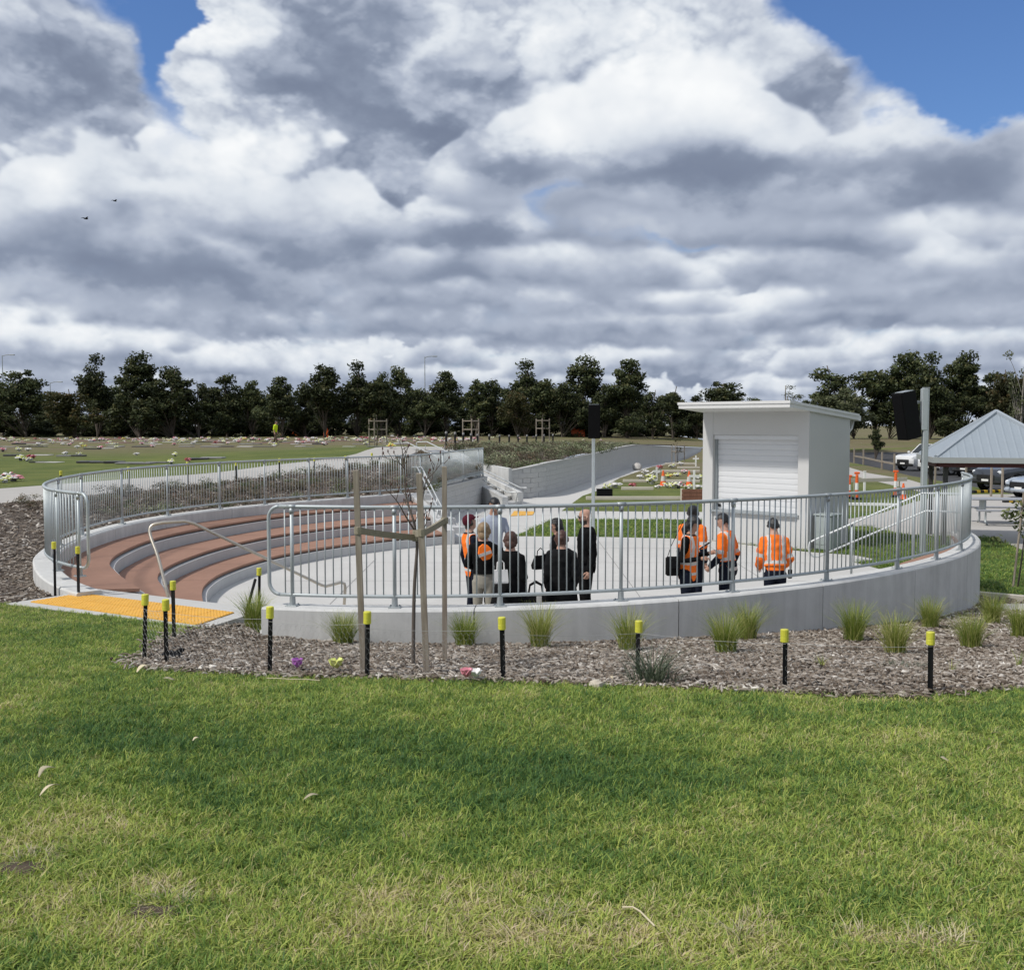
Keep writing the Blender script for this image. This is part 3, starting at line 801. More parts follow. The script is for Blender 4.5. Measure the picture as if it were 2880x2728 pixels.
# ------------------------------------------------------------------ block walls
def block_wall(name, label, line, ztops, zfoot, thick, limit=1e9, cap=True, bl=.4, bh=.2, side=1):
    """coursed block wall along a plan polyline: every block an object, joints recessed"""
    th = thing(name, label, 'wall', (line[0].x, line[0].y, zfoot))
    org = Vector((line[0].x, line[0].y, zfoot)); inv_ = Matrix.Translation(-org)
    L = [0.]
    for i in range(1, len(line)): L.append(L[-1] + (line[i] - line[i - 1]).length)
    def at_(s):
        for i in range(1, len(line)):
            if s <= L[i] or i == len(line) - 1:
                t = (s - L[i - 1]) / (L[i] - L[i - 1]); return line[i - 1].lerp(line[i], t), (line[i] - line[i - 1]).normalized(), ztops[i - 1] + (ztops[i] - ztops[i - 1]) * t
    core = MB(); rest = MB()
    base_me = MB().cbox((0, 0, 0), (bl - .010, thick, bh - .010), b=.006).mesh('block', M['block'])
    half_me = MB().cbox((0, 0, 0), (bl / 2 - .010, thick, bh - .010), b=.006).mesh('block', M['block'])
    ins, outs, zt = [], [], []
    n = max(2, int(L[-1] / .3))
    rings = []
    for i in range(n + 1):
        p, t, z = at_(L[-1] * i / n); nn = Vector((-t.y, t.x)); h = thick / 2 - .012
        a, b = p + nn * h, p - nn * h
        rings.append([(a.x, a.y, zfoot - .3), (a.x, a.y, z - .02), (b.x, b.y, z - .02), (b.x, b.y, zfoot - .3)])
    core.loft(rings); o = core.build('mortar', M['conc_riser'], th); o.matrix_parent_inverse = inv_
    rows = int((max(ztops) - zfoot) / bh) + 1
    assert thick > 0
    for r in range(rows):
        s = 0.; half = r % 2
        while s < L[-1] - .05:
            w_ = bl / 2 if (half and s == 0) else bl
            p, t, z = at_(min(s + w_ / 2, L[-1])); zc = zfoot + (r + .5) * bh
            if zc + bh / 2 <= z + .03 and s + w_ <= L[-1] + .1:
                rz = math.atan2(t.y, t.x)
                if s < limit:
                    o = link('block', half_me if w_ < bl else base_me, th, (p.x, p.y, zc + rnd.uniform(-.001, .001)), (0, 0, rz + rnd.uniform(-.003, .003)))
                    o.matrix_parent_inverse = inv_
                else:
                    rest.cbox((0, 0, 0), (w_ - .01, thick, bh - .01), M=Matrix.Translation((p.x, p.y, zc)) @ Matrix.Rotation(rz, 4, 'Z'))
            s += w_
    if rest.f:
        o = rest.build('far_blocks', M['block'], th); o.matrix_parent_inverse = inv_; tag(o, kind='stuff')
    rings = []
    for i in range(n + 1):
        p, t, z = at_(L[-1] * i / n); nn = Vector((-t.y, t.x)); h = thick / 2 + .02
        a, b = p + nn * h, p - nn * h
        rings.append([(a.x, a.y, z - .03), (a.x, a.y, z + .03), (b.x, b.y, z + .03), (b.x, b.y, z - .03)])
    cp = MB(); cp.loft(rings); o = cp.build('coping', M['conc_top'], th); o.matrix_parent_inverse = inv_
    return th
block_wall('block_wall', 'straight grey block wall with railing behind the stage, ending at the stairs', [BACK_A, BACK_B], [Z_PAR - .03, Z_PAR - .03], Z_FLOOR, .2)
block_wall('retaining_wall', 'long grey block retaining wall beside the lower path, below the shrub mound', RET2, list(np.interp(np.linspace(0, len(RET) - 1, len(RET2)), range(len(RET)), RET_TOP)), Z_FLOOR, .2, limit=15.5)
# end wall that closes the terraces beside the small stair
mb = MB(); mb.prism(V2([(-2.98, 29.75), (-2.78, 29.8), (-1.42, 25.35), (-1.62, 25.3)]), Z_FLOOR - .05, lambda x, y: np.interp(y, [25.3, 29.8], [-1.0, -.36]).item())
tag(mb.build('end_wall', M['conc_riser']), 'sloping grey concrete cheek wall where the terraces end', 'wall')
ss = thing('small_stair', 'narrow concrete stair between the terrace end and the block wall', 'stairs', (-2.1, 27.5, Z_FLOOR))
for i in range(6):
    t0, t1 = i / 6, (i + 1) / 6
    a, b = Vector((-1.45, 25.6)), Vector((-2.7, 30.1)); d = (b - a).normalized(); n_ = Vector((d.y, -d.x))
    p0, p1 = a.lerp(b, t0), a.lerp(b, 1.)
    mb = MB(); mb.prism([p0, p1, p1 + n_ * .18, p0 + n_ * (.5 - .32 * t0)], Z_FLOOR - .02 - .001 * i, Z_FLOOR + .16 * (i + 1)); o = mb.build('step', M['conc_riser'], ss); o.matrix_parent_inverse = Matrix.Translation((2.1, -27.5, -Z_FLOOR))

# saw-cut joints of the stage floor
fl = GROUND[11][2]
M['joint'] = simple('joint_grey', (.20, .195, .19), .9, .1, 10.)  # own dark grey of the thin joint strips
def joint(a, b, w=.012):
    a, b = Vector(a), Vector(b); d = (b - a).normalized(); n_ = Vector((-d.y, d.x)) * w / 2
    mb = MB(); mb.add([(*(a - n_), Z_FLOOR + .003), (*(b - n_), Z_FLOOR + .003), (*(b + n_), Z_FLOOR + .003), (*(a + n_), Z_FLOOR + .003)], [(0, 1, 2, 3)]); mb.build('saw_cut', M['joint'], fl)
for y_ in (14.2, 16.8, 19.4, 22.0, 24.6):
    joint((-4.3 if y_ < 21 else -3.2, y_), (6.3 if y_ < 24 else 4.6, y_))
for x_ in (-3.0, -.4, 2.2, 4.8):
    joint((x_, 12.2 if x_ < 4 else 14.4), (x_, 27.0 if x_ > -1 else 22.6))
for y_ in (30, 33.5): joint((-1.6, y_), (.9 if y_ < 31 else 1.4, y_))

# ------------------------------------------------------------------ railings
def arclen(P):
    L = [0.]
    for i in range(1, len(P)): L.append(L[-1] + (P[i] - P[i - 1]).length)
    return L
def at_len(P, L, s):
    i = int(np.clip(np.searchsorted(L, s), 1, len(P) - 1))
    t = (s - L[i - 1]) / max(L[i] - L[i - 1], 1e-9)
    return P[i - 1].lerp(P[i], t), (P[i] - P[i - 1]).normalized()
def railing(name, label, P, posts, zb, zt, gap=.0905, loop0=True, loop1=False, org=None, zlow=None):
    """tube railing along plan line P: two rails joined by rounded ends, posts on base plates, thin balusters"""
    L = arclen(P); org = Vector((P[0].x, P[0].y, zb)) if org is None else org
    th = thing(name, label, 'railing', org); inv_ = Matrix.Translation(-org)
    rr = .0215; r_c = .13
    zbot = zt - .954
    def part(nm, mb, mat='galv', sm=True):
        o = mb.build(nm, M[mat], th, smooth=sm); o.matrix_parent_inverse = inv_; return o
    n = max(30, int(L[-1] / .18)); S = [r_c + (L[-1] - 2 * r_c) * i / n for i in range(n + 1)] if loop0 and loop1 else ([r_c + (L[-1] - r_c) * i / n for i in range(n + 1)] if loop0 else [L[-1] * i / n for i in range(n + 1)])
    def line(z): return [(*at_len(P, L, s)[0], z) for s in S]
    part('top_rail', MB().tube(line(zt), rr, 10))
    part('bottom_rail', MB().tube(line(zbot), rr * .92, 10))
    def loop(s_in, s_out):
        pts = []
        for k in range(7):
            a = k / 6 * math.pi / 2
            s = s_in + (s_out - s_in) * math.sin(a); pts.append((*at_len(P, L, s)[0], zt - r_c * (1 - math.cos(a))))
        for k in range(7):
            a = k / 6 * math.pi / 2
            s = s_out + (s_in - s_out) * (1 - math.cos(a)); pts.append((*at_len(P, L, s)[0], zbot + r_c * (1 - math.sin(a))))
        part('end_bend', MB().tube(pts, rr * .97, 10))
    if loop0: loop(r_c, .001)
    if loop1: loop(L[-1] - r_c, L[-1] - .001)
    pm = MB(); pm.tube([(0, 0, 0), (0, 0, zt - zb)], .0205, 10)
    pmesh = pm.mesh('post', M['galv'], True)
    bp = MB(); bp.cbox((0, 0, .006), (.13, .12, .012), b=.003)
    bp.tube([(0, 0, .012), (0, 0, .105)], [.034, .031], 10)
    for sx in (-1, 1):
        for sy in (-1, 1): bp.tube([(sx * .048, sy * .042, .012), (sx * .048, sy * .042, .024)], .009, 6)
    bmesh_ = bp.mesh('base_plate', M['galv_dull'])
    cm = MB(); cm.tube([(0, 0, -.075), (0, 0, -.018)], .027, 10); cm.tube([(-.05, 0, 0), (.05, 0, 0)], .0255, 10)
    cmesh = cm.mesh('rail_clamp', M['galv_dull'], True)
    ps = sorted(posts)
    for s in ps:
        p, t = at_len(P, L, s); rz = math.atan2(t.y, t.x)
        o = link('post', pmesh, th, (p.x, p.y, zb), (0, 0, rz)); o.matrix_parent_inverse = inv_
        c = link('base_plate', bmesh_, o, (0, 0, 0))
        c = link('rail_clamp', cmesh, o, (0, 0, zt - zb))
    bm_ = MB(); bm_.tube([(0, 0, 0), (0, 0, zt - zbot)], .0075, 6)
    bme = bm_.mesh('baluster', M['galv'], True)
    s0 = r_c * .75 if loop0 else 0
    nb = int((L[-1] - s0) / gap)
    rest = MB()
    for i in range(1, nb):
        s = s0 + i * gap
        if any(abs(s - q) < .03 for q in ps): continue
        p, t = at_len(P, L, s)
        if i < 296:
            o = link('baluster', bme, th, (p.x, p.y, zbot)); o.matrix_parent_inverse = inv_
        else: rest.tube([(p.x, p.y, zbot), (p.x, p.y, zt)], .0075, 6)
    if rest.f: tag(part('far_balusters', rest), kind='stuff')
    return th
PF = span(front, FA0, FA1, 160)
LF = arclen(PF)
def len_at(fn, a0, a1, a, P, L): return L[-1] * 0 + np.interp(abs(a - a0), np.linspace(0, abs(a1 - a0), len(P)), L)
fposts = []
for px in (818, 1107, 1402, 1747, 2060, 2328, 2527, 2637, 2706, 2742):
    a = bearing_find(front, FA0 - .02, FA1, px)
    if a is not None: fposts.append(float(len_at(front, FA0, FA1, a, PF, LF)))
fposts.append(LF[-1] - .1)
railing('railing', 'curved galvanised railing on the front wall, nearest the lawn', PF, fposts, Z_PAR, Z_RAIL)
PL = span(left, LA0, LA1, 160) 
tail = [BACK_A.lerp(BACK_B, t / 40) for t in range(4, 40)]
mid_ = smooth_line([PL[-3], PL[-1], tail[0], tail[3]], 6)[6:13]
PL = PL + mid_[1:-1] + tail
LL = arclen(PL)
lposts = []
def scan_px(P, L, px, lo=0):
    tgt = (px - CX) / F; last = None; res = []
    for i, p in enumerate(P):
        v = p.x / (p.y * math.cos(PITCH) + .9 * math.sin(PITCH)) - tgt
        if last is not None and (last < 0) != (v < 0): res.append(L[i])
        last = v
    return res
lposts = [.22, .95] + [scan_px(PL, LL, px)[-1] for px in (160, 225, 338, 465, 612, 737, 857, 970, 1065, 1121, 1180, 1241, 1301, 1345)] + [LL[-1] - .05]
lp2 = [lposts[0]]
for s in sorted(lposts)[1:]:
    if s - lp2[-1] > .6: lp2.append(s)
railing('railing', 'long curved galvanised railing round the back of the terraces', PL, lp2, Z_PAR, Z_RAIL, gap=.098, loop0=True)

# ------------------------------------------------------------------ rear stairs
st = thing('staircase', 'grey concrete staircase with white handrails coming down beside the block wall', 'stairs', (-2, 41, Z_FLOOR))
inv_s = Matrix.Translation((2, -41, -Z_FLOOR))
def spart(nm, mb, mat, sm=False):
    o = mb.build(nm, M[mat], st, smooth=sm); o.matrix_parent_inverse = inv_s; return o
SF0, SF1 = gd(1185, 1272, 45.0), gd(1421, 1398, 36.6)
SR0, SR1 = gd(1240, 1272, 46.6), gd(1464, 1384, 38.3)
def sloped_wall(a, b, th_, zb):
    d = (b - a).xy.normalized(); n_ = Vector((-d.y, d.x, 0)) * th_ / 2
    mb = MB(); mb.loft([[(a - n_).xy.to_3d() + Vector((0, 0, zb)), a - n_, a + n_, (a + n_).xy.to_3d() + Vector((0, 0, zb))], [(b - n_).xy.to_3d() + Vector((0, 0, zb)), b - n_, b + n_, (b + n_).xy.to_3d() + Vector((0, 0, zb))]])
    return mb
spart('side_wall', sloped_wall(SF0, SF1, .22, Z_FLOOR - .05), 'conc_wall'); spart('side_wall', sloped_wall(SR0, SR1, .22, Z_FLOOR - .05), 'conc_wall')
for A_, B_ in ((Vector((-1.25, 39.3)), Vector((-4.02, 45.3))), (Vector((-2.88, 46.6)), Vector((-.08, 40.75))), (Vector((-.08, 40.75)), Vector((-.5, 41.05)))):
    d_ = (B_ - A_).normalized(); n_ = Vector((-d_.y, d_.x)) * .09; rings = []
    for q in range(9):
        c = A_.lerp(B_, q / 8); zt_ = gz(c.x, c.y) + .07; a, b = c - n_, c + n_
        rings.append([(a.x, a.y, Z_FLOOR - .1), (a.x, a.y, zt_), (b.x, b.y, zt_), (b.x, b.y, Z_FLOOR - .1)])
    spart('cheek_wall', MB().loft(rings), 'conc_wall')
NS = 12
for i in range(NS):
    t0, t1 = i / NS, 1.0
    z = .44 - (i + 1) * (1.79 / (NS + .0)) + .13
    a, b = SF0.lerp(SF1, t0).xy, SR0.lerp(SR1, t0).xy
    t2 = (i + 1) / NS
    c, d = SF0.lerp(SF1, t2).xy, SR0.lerp(SR1, t2).xy
    mb = MB(); mb.prism([a, b, d, c], Z_FLOOR - .04, z); spart('step', mb, 'conc_top')
def rail_tube(pts, r=.024): return MB().tube(pts, r, 8)
fr = [gd(1108, 1247, 46.6), gd(1146, 1244.6, 46.0), gd(1427, 1384, 36.5), gd(1452, 1384, 36.1), gd(1456, 1388, 36.1), gd(1450, 1418, 36.2)]
rr_ = [gd(1174, 1262, 47.2), gd(1171, 1246, 47.2), gd(1175, 1243, 47.2), gd(1201, 1242.6, 47.0), gd(1464, 1372, 38.2), gd(1482, 1372, 37.8)]
M['rail_white'] = simple('bright_steel', (.56, .58, .58), .45, .08, 5., metal=.3)
spart('handrail', rail_tube(fr), 'rail_white', True); spart('handrail', rail_tube(rr_), 'rail_white', True)
for A_, B_, H0, H1 in ((SF0, SF1, fr[1], fr[2]), (SR0, SR1, rr_[3], rr_[4])):
    for t in (.06, .28, .5, .72, .94):
        h = H0.lerp(H1, t); b = A_.lerp(B_, t)
        spart('bracket', MB().tube([(b.x, b.y, b.z - .02), (b.x, b.y, h.z)], .014, 6), 'rail_white')
for x0, x1 in ((1405, 0),):
    pass
# handrail pair on the small stair
hr = thing('handrail', 'pair of bright sloping handrails at the back end of the terraces', 'handrail', (-2.4, 29, -.6))
for q in (0, 1):
    dxp = (0, 13)[q]
    pts = [gd(1160 + dxp, 1314 + q, 30.4), gd(1173 + dxp, 1313 + q, 30.2), gd(1228 + dxp, 1422 + q, 26.9), gd(1231 + dxp, 1432, 26.7), gd(1226 + dxp, 1470, 26.6)]
    o = rail_tube(pts, .02).build('rail', M['rail_white'], hr, smooth=True); o.matrix_parent_inverse = Matrix.Translation((2.4, -29, .6))
    for t in (.15, .8):
        p = pts[1].lerp(pts[2], t)
        o = MB().tube([(p.x, p.y, p.z), (p.x, p.y, p.z - .85)], .018, 8).build('post', M['rail_white'], hr, smooth=True); o.matrix_parent_inverse = Matrix.Translation((2.4, -29, .6))

# handrail from the entry landing down the terrace steps to the stage
hl = thing('handrail', 'bronze-toned handrail sloping from the left entrance down to the stage', 'handrail', (-4.2, 12.75, -.58))
path = smooth_line([(-4.36, 12.98, -.58), (-4.55, 13.18, -.1), (-4.70, 13.33, .18), (-4.69, 13.38, .29), (-4.56, 13.42, .325)], 4) + smooth_line([(-4.3, 13.52, .335), (-4.2, 13.56, .30)], 2) + [Vector((-2.68, 14.36, -.64)), Vector((-2.62, 14.39, -.665)), Vector((-2.42, 14.46, -.62)), Vector((-2.37, 14.48, -.64)), Vector((-2.36, 14.48, -.70)), Vector((-2.40, 14.46, -1.35))]
o = MB().tube(path, .021, 10).build('rail', M['steel_brushed'], hl, smooth=True); o.matrix_parent_inverse = Matrix.Translation((4.2, -12.75, .58))
for p, zb_ in ():
    o = MB().tube([p, (p[0], p[1], zb_)], .018, 8).build('post', M['steel_brushed'], hl, smooth=True); o.matrix_parent_inverse = Matrix.Translation((4.2, -12.75, .58))
# double handrail on the right-hand steps
h2 = thing('handrail', 'double-bar handrail with a rounded end rising to the right behind the railing', 'handrail', (5.7, 19.5, Z_FLOOR))
inv2 = Matrix.Translation((-5.7, -19.5, -Z_FLOOR))
u0, u1, u2 = gd(2292, 1518, 19.5), gd(2594, 1387, 18.9), gd(2704, 1389, 18.5)
l0, l1, l2 = gd(2300, 1566, 19.5), gd(2604, 1437, 18.9), gd(2704, 1440, 18.5)
lp = [gd(2278, 1525, 19.5), gd(2274, 1540, 19.5), gd(2277, 1556, 19.5), gd(2287, 1565, 19.5)]
o = MB().tube([u2, u1, u0] + lp + [l0, l1, l2], .019, 8).build('rail', M['rail_white'], h2, smooth=True); o.matrix_parent_inverse = inv2
for pu, zf in ((u0.lerp(u1, .36), Z_FLOOR), (u0.lerp(u1, .93), Z_FLOOR), (u1.lerp(u2, .9), Z_FLOOR)):
    o = MB().tube([(pu.x, pu.y + .03, zf), (pu.x, pu.y + .03, pu.z)], .022, 8).build('post', M['galv_dull'], h2, smooth=True); o.matrix_parent_inverse = inv2

# ------------------------------------------------------------------ kiosk
KO = Vector((4.87, 26.32, Z_FLOOR)); KRZ = math.atan2(-.709, .705)
kk = thing('kiosk', 'white rendered kiosk with roller shutter and flat sloping roof beside the stage', 'kiosk', KO, KRZ)
KW, KD, KH = 2.98, 2.0, 3.27
def ktop(y): return 3.33 - .082 * y
M['door_white'] = simple('white_enamel', (.66, .67, .68), .35, .03, 3.)
M['fascia'] = simple('white_fascia', (.66, .66, .65), .45, .03, 3.)
M['grey_box'] = simple('grey_green_enamel', (.30, .34, .33), .5, .06, 6.)
def kbox(nm, lo, hi, mat, par=kk, **kw):
    return MB().box(lo, hi).build(nm, M[mat], par)
def ksolid(nm, x0, x1, y0, y1, mat='render_white'):
    mb = MB(); mb.add([(x0, y0, -.05), (x1, y0, -.05), (x1, y1, -.05), (x0, y1, -.05), (x0, y0, ktop(y0)), (x1, y0, ktop(y0)), (x1, y1, ktop(y1)), (x0, y1, ktop(y1))],
                      [(3, 2, 1, 0), (4, 5, 6, 7), (0, 1, 5, 4), (1, 2, 6, 5), (2, 3, 7, 6), (3, 0, 4, 7)])
    return mb.build(nm, M[mat], kk)
ksolid('side_wall', 0, .30, 0, KD); ksolid('side_wall', KW - .28, KW, 0, KD)
ksolid('back_wall', .302, KW - .282, KD - .2, KD - .002)
SZ0, SZ1 = .76, 2.70
mb = MB(); mb.add([(.302, .004, SZ1), (KW - .282, .004, SZ1), (KW - .282, .2, SZ1), (.302, .2, SZ1), (.302, .004, ktop(0)), (KW - .282, .004, ktop(0)), (KW - .282, .2, ktop(.2)), (.302, .2, ktop(.2))],
                  [(3, 2, 1, 0), (4, 5, 6, 7), (0, 1, 5, 4), (1, 2, 6, 5), (2, 3, 7, 6), (3, 0, 4, 7)]); mb.build('lintel', M['render_white'], kk)
kbox('base_panel', (.302, .05, -.05), (KW - .282, .2, SZ0), 'render_white')
kbox('counter_sill', (.26, -.05, SZ0 + .002), (KW - .24, .22, SZ0 + .05), 'galv_dull')
sh = MB().box((.302, .19, SZ0 + .052), (KW - .282, .2, SZ1 - .002)).build('roller_shutter', M['door_white'], kk)
prof = [(.0, 0.), (-.010, .010), (-.013, .06), (-.010, .124), (0., .135)]
sm = MB()
rings = [[Vector((x, .19 + y_, z_)) for y_, z_ in prof] for x in (.34, KW - .32)]
sm.loft(rings, 0, True, True)
sme = sm.mesh('slat', M['door_white'])
ns = int((SZ1 - SZ0 - .05) / .1385)
for i in range(ns):
    link('slat', sme, sh, (0, 0, SZ0 + .055 + i * .1385))
kbox('shutter_guide', (.302, .10, SZ0 + .052), (.345, .19, SZ1 - .003), 'galv_dull', sh); kbox('shutter_guide', (KW - .325, .10, SZ0 + .052), (KW - .282, .19, SZ1 - .003), 'galv_dull', sh)
kbox('shutter_box', (.302, .06, SZ1 - .11), (KW - .282, .188, SZ1 - .004), 'door_white', sh)
o = MB().box((.36, .145, SZ0 + .12), (.45, .16, SZ0 + .19)).build('lock', M['black_steel'], sh)
def rtop(y): return 3.49 - .085 * (y + 1)
rf = MB(); x0, x1, y0, y1 = -.04, KW + .06, -1.0, KD + .32
rf.add([(x0, y0, rtop(y0) - .14), (x1, y0, rtop(y0) - .14), (x1, y1, rtop(y1) - .14), (x0, y1, rtop(y1) - .14), (x0, y0, rtop(y0)), (x1, y0, rtop(y0)), (x1, y1, rtop(y1)), (x0, y1, rtop(y1))],
       [(3, 2, 1, 0), (4, 5, 6, 7), (0, 1, 5, 4), (1, 2, 6, 5), (2, 3, 7, 6), (3, 0, 4, 7)])
roof = rf.build('roof', M['fascia'], kk)
kbox('roof_flashing', (x0 - .02, y0 - .022, rtop(y0) - .05), (x1 + .02, y0 + .02, rtop(y0) + .014), 'fascia', roof)
mb = MB(); mb.add([(x1 + .003, y0 + .022, rtop(y0) - .05), (x1 + .022, y0 + .022, rtop(y0) - .05), (x1 + .022, y1, rtop(y1) - .05), (x1 + .003, y1, rtop(y1) - .05), (x1 - .02, y0 + .022, rtop(y0) + .012), (x1 + .022, y0 + .022, rtop(y0) + .012), (x1 + .022, y1, rtop(y1) + .012), (x1 - .02, y1, rtop(y1) + .012)],
                  [(3, 2, 1, 0), (4, 5, 6, 7), (0, 1, 5, 4), (1, 2, 6, 5), (2, 3, 7, 6), (3, 0, 4, 7)]); mb.build('roof_flashing', M['fascia'], roof)
kbox('gutter', (x0, y1 + .003, rtop(y1) - .16), (x1, y1 + .12, rtop(y1) - .03), 'fascia', roof)
MB().tube([(KW - .12, KD + .36, rtop(y1) - .16), (KW - .12, KD + .3, rtop(y1) - .34), (KW - .12, KD + .05, rtop(y1) - .5), (KW - .12, KD + .05, .0)], .04, 8).build('downpipe', M['fascia'], kk, smooth=True)
kbox('floor_slab', (-.06, -.04, -.06), (KW + .06, KD + .06, .03), 'conc_path')
cb = thing('meter_cabinet', 'grey-green service cabinet standing against the kiosk side wall', 'cabinet', KO + Vector((math.cos(KRZ) * 3.3 - math.sin(KRZ) * .35, math.sin(KRZ) * 3.3 + math.cos(KRZ) * .35, 0)), KRZ)
MB().cbox((0, 0, .42), (.42, .5, .8), b=.02).build('body', M['grey_box'], cb)
MB().cbox((0, 0, .84), (.47, .55, .05), b=.015).build('lid', M['grey_box'], cb)
for q in (-.11, .11): MB().cbox((0 + q * 0, -.256, .5), (.36, .012, .3), b=.004).build('door', M['grey_box'], cb).location = (0, 0, q * 1.3 - .06)
MB().cbox((.12, -.268, .42), (.03, .014, .09)).build('handle', M['black_plastic'], cb)

# ------------------------------------------------------------------ loudspeakers on poles
def pole(base, h, sz, label, name='speaker_pole', lean=0):
    p = thing(name, label, 'pole', base)
    MB().cbox((0, 0, h / 2), (sz, sz, h), b=sz * .12).build('shaft', M['galv'], p)
    MB().cbox((0, 0, .01), (sz * 2.4, sz * 2.4, .02), b=.004).build('base_plate', M['galv_dull'], p)
    MB().cbox((0, 0, h + .012), (sz * 1.06, sz * 1.06, .024)).build('cap', M['galv_dull'], p)
    return p
p1 = gp(1668, 1508, Z_FLOOR)
pole(p1, 3.46, .085, 'slim galvanised pole holding a black speaker behind the stage centre')
def speaker(loc, rz, tilt, w_, d_, h_, label, arm):
    s = thing('loudspeaker', label, 'loudspeaker', loc, rz)
    s.rotation_euler = (tilt, 0, rz)
    mb = MB(); hw = w_ / 2
    ring = lambda z: [(-hw, -d_ / 2, z), (hw, -d_ / 2, z), (hw * .72, d_ / 2, z), (-hw * .72, d_ / 2, z)]
    mb.loft([ring(-h_ / 2), ring(h_ / 2)]); mb.build('cabinet', M['black_plastic'], s)
    MB().cbox((0, -d_ / 2 - .008, 0), (w_ * .94, .016, h_ * .95), b=.005).build('grille', M['grille'], s)
    MB().cbox((0, 0, h_ / 2 + .006), (w_ * .8, d_ * .7, .012)).build('top_plate', M['galv_dull'], s)
    MB().cbox((0, d_ / 2 + arm / 2, h_ * .22), (.06, arm, .06)).build('bracket', M['galv_dull'], s); MB().cbox((0, d_ / 2 + arm / 2, -h_ * .22), (.06, arm, .06)).build('bracket', M['galv_dull'], s)
    return s
M['grille'] = simple('black_mesh_grille', (.004, .004, .0045), .8, .3, 200., bmp=.5, spec=.1)
q = gd(1670, 1186, p1.y - .28)
speaker((q.x, q.y, q.z), R(0), 0, .31, .30, .88, 'slim black loudspeaker high on the pole behind the stage', .10)
p2 = gp(2594, 1556, Z_FLOOR)
pl2 = pole(p2, 3.78, .125, 'thick galvanised pole right of the kiosk carrying a tilted speaker')
MB().cbox((-.035, 0, 3.3), (.135, .14, .95), b=.01).build('head_box', M['galv'], pl2)
q = gd(2552, 1168, p2.y - .02)
speaker((q.x, q.y, q.z), R(-72), R(11), .36, .42, 1.08, 'large black loudspeaker tilted down from the pole right of the kiosk', .16)

# ------------------------------------------------------------------ picnic shelter
sc_ = Vector((12.24, 26.13, Z_FLOOR))
sh = thing('picnic_shelter', 'open picnic shelter with pale blue-grey hipped metal roof at right', 'shelter', sc_, R(-15))
def ribbed():
    m, k, p = material('ribbed_steel_roof')
    co = objco(k)
    uv = k.n.new('ShaderNodeAttribute'); uv.attribute_name = 'ribs'
    w_ = k.m('SINE', k.m('MULTIPLY', uv.outputs['Fac'], 2 * math.pi / .19))
    n = k.noise(co, 2., 4, .6)
    f = k.m('MULTIPLY_ADD', n, .12, .94)
    k.put(p.inputs['Base Color'], k.v('MULTIPLY', k.comb(f, f, f), (.31, .355, .395)))
    p.inputs['Roughness'].default_value = .5; p.inputs['Metallic'].default_value = .15
    bump(k, p, k.m('POWER', k.m('MAXIMUM', w_, 0.), 3.), .5, .014)
    return m
M['ribbed'] = ribbed()
M['ribbed_plain'] = simple('roof_capping', (.33, .37, .41), .5, .08, 3.)
M['roof_trim'] = simple('roof_trim', (.36, .38, .38), .5, .08, 3.)
M['beam_red'] = simple('dark_red_beam', (.10, .022, .022), .6, .15, 4.)
M['post_dark'] = simple('dark_post_paint', (.06, .055, .055), .5, .15, 5.)
H_, EZ, AZ_ = 1.62, 2.13, 3.24
for i in range(4):
    a = i * math.pi / 2
    Mx = Matrix.Rotation(a, 4, 'Z')
    c0, c1, ap = Vector((-H_, -H_, EZ)), Vector((H_, -H_, EZ)), Vector((0, 0, AZ_))
    mb = MB(); up_ = Vector((0, 0, .03))
    mb.add([Mx @ c0, Mx @ c1, Mx @ ap, Mx @ (c0 + up_), Mx @ (c1 + up_), Mx @ (ap + up_)], [(0, 2, 1), (3, 4, 5), (0, 1, 4, 3)])
    o = mb.build('roof_sheet', M['ribbed'], sh)
    at = o.data.attributes.new('ribs', 'FLOAT', 'POINT'); at.data.foreach_set('value', [-H_, H_, 0, -H_, H_, 0])
    MB().tube([Mx @ (c0 + Vector((.03, .03, .04))), Mx @ (ap + Vector((0, 0, .045)))], .06, 6).build('hip_cap', M['ribbed_plain'] if 'ribbed_plain' in M else M['galv'], sh)
    MB().box((-H_ - .05, -H_ - .06, EZ - .10), (H_ + .05 if i % 2 else H_ + .05, -H_ - .003, EZ + .035), M=Mx).build('gutter', M['roof_trim'] if 'roof_trim' in M else M['galv_dull'], sh)
    MB().box((-H_ + .08, -H_ + .02, EZ - .20), (H_ - .08, -H_ + .10, EZ - .03), M=Mx).build('beam', M['beam_red'] if 'beam_red' in M else M['timber_red'], sh)
for sx in (-1, 1):
    for sy in (-1, 1):
        MB().cbox((sx * (H_ - .28), sy * (H_ - .28), (EZ - .1) / 2), (.11, .11, EZ - .1), b=.01).build('post', M['post_dark'] if 'post_dark' in M else M['black_steel'], sh)

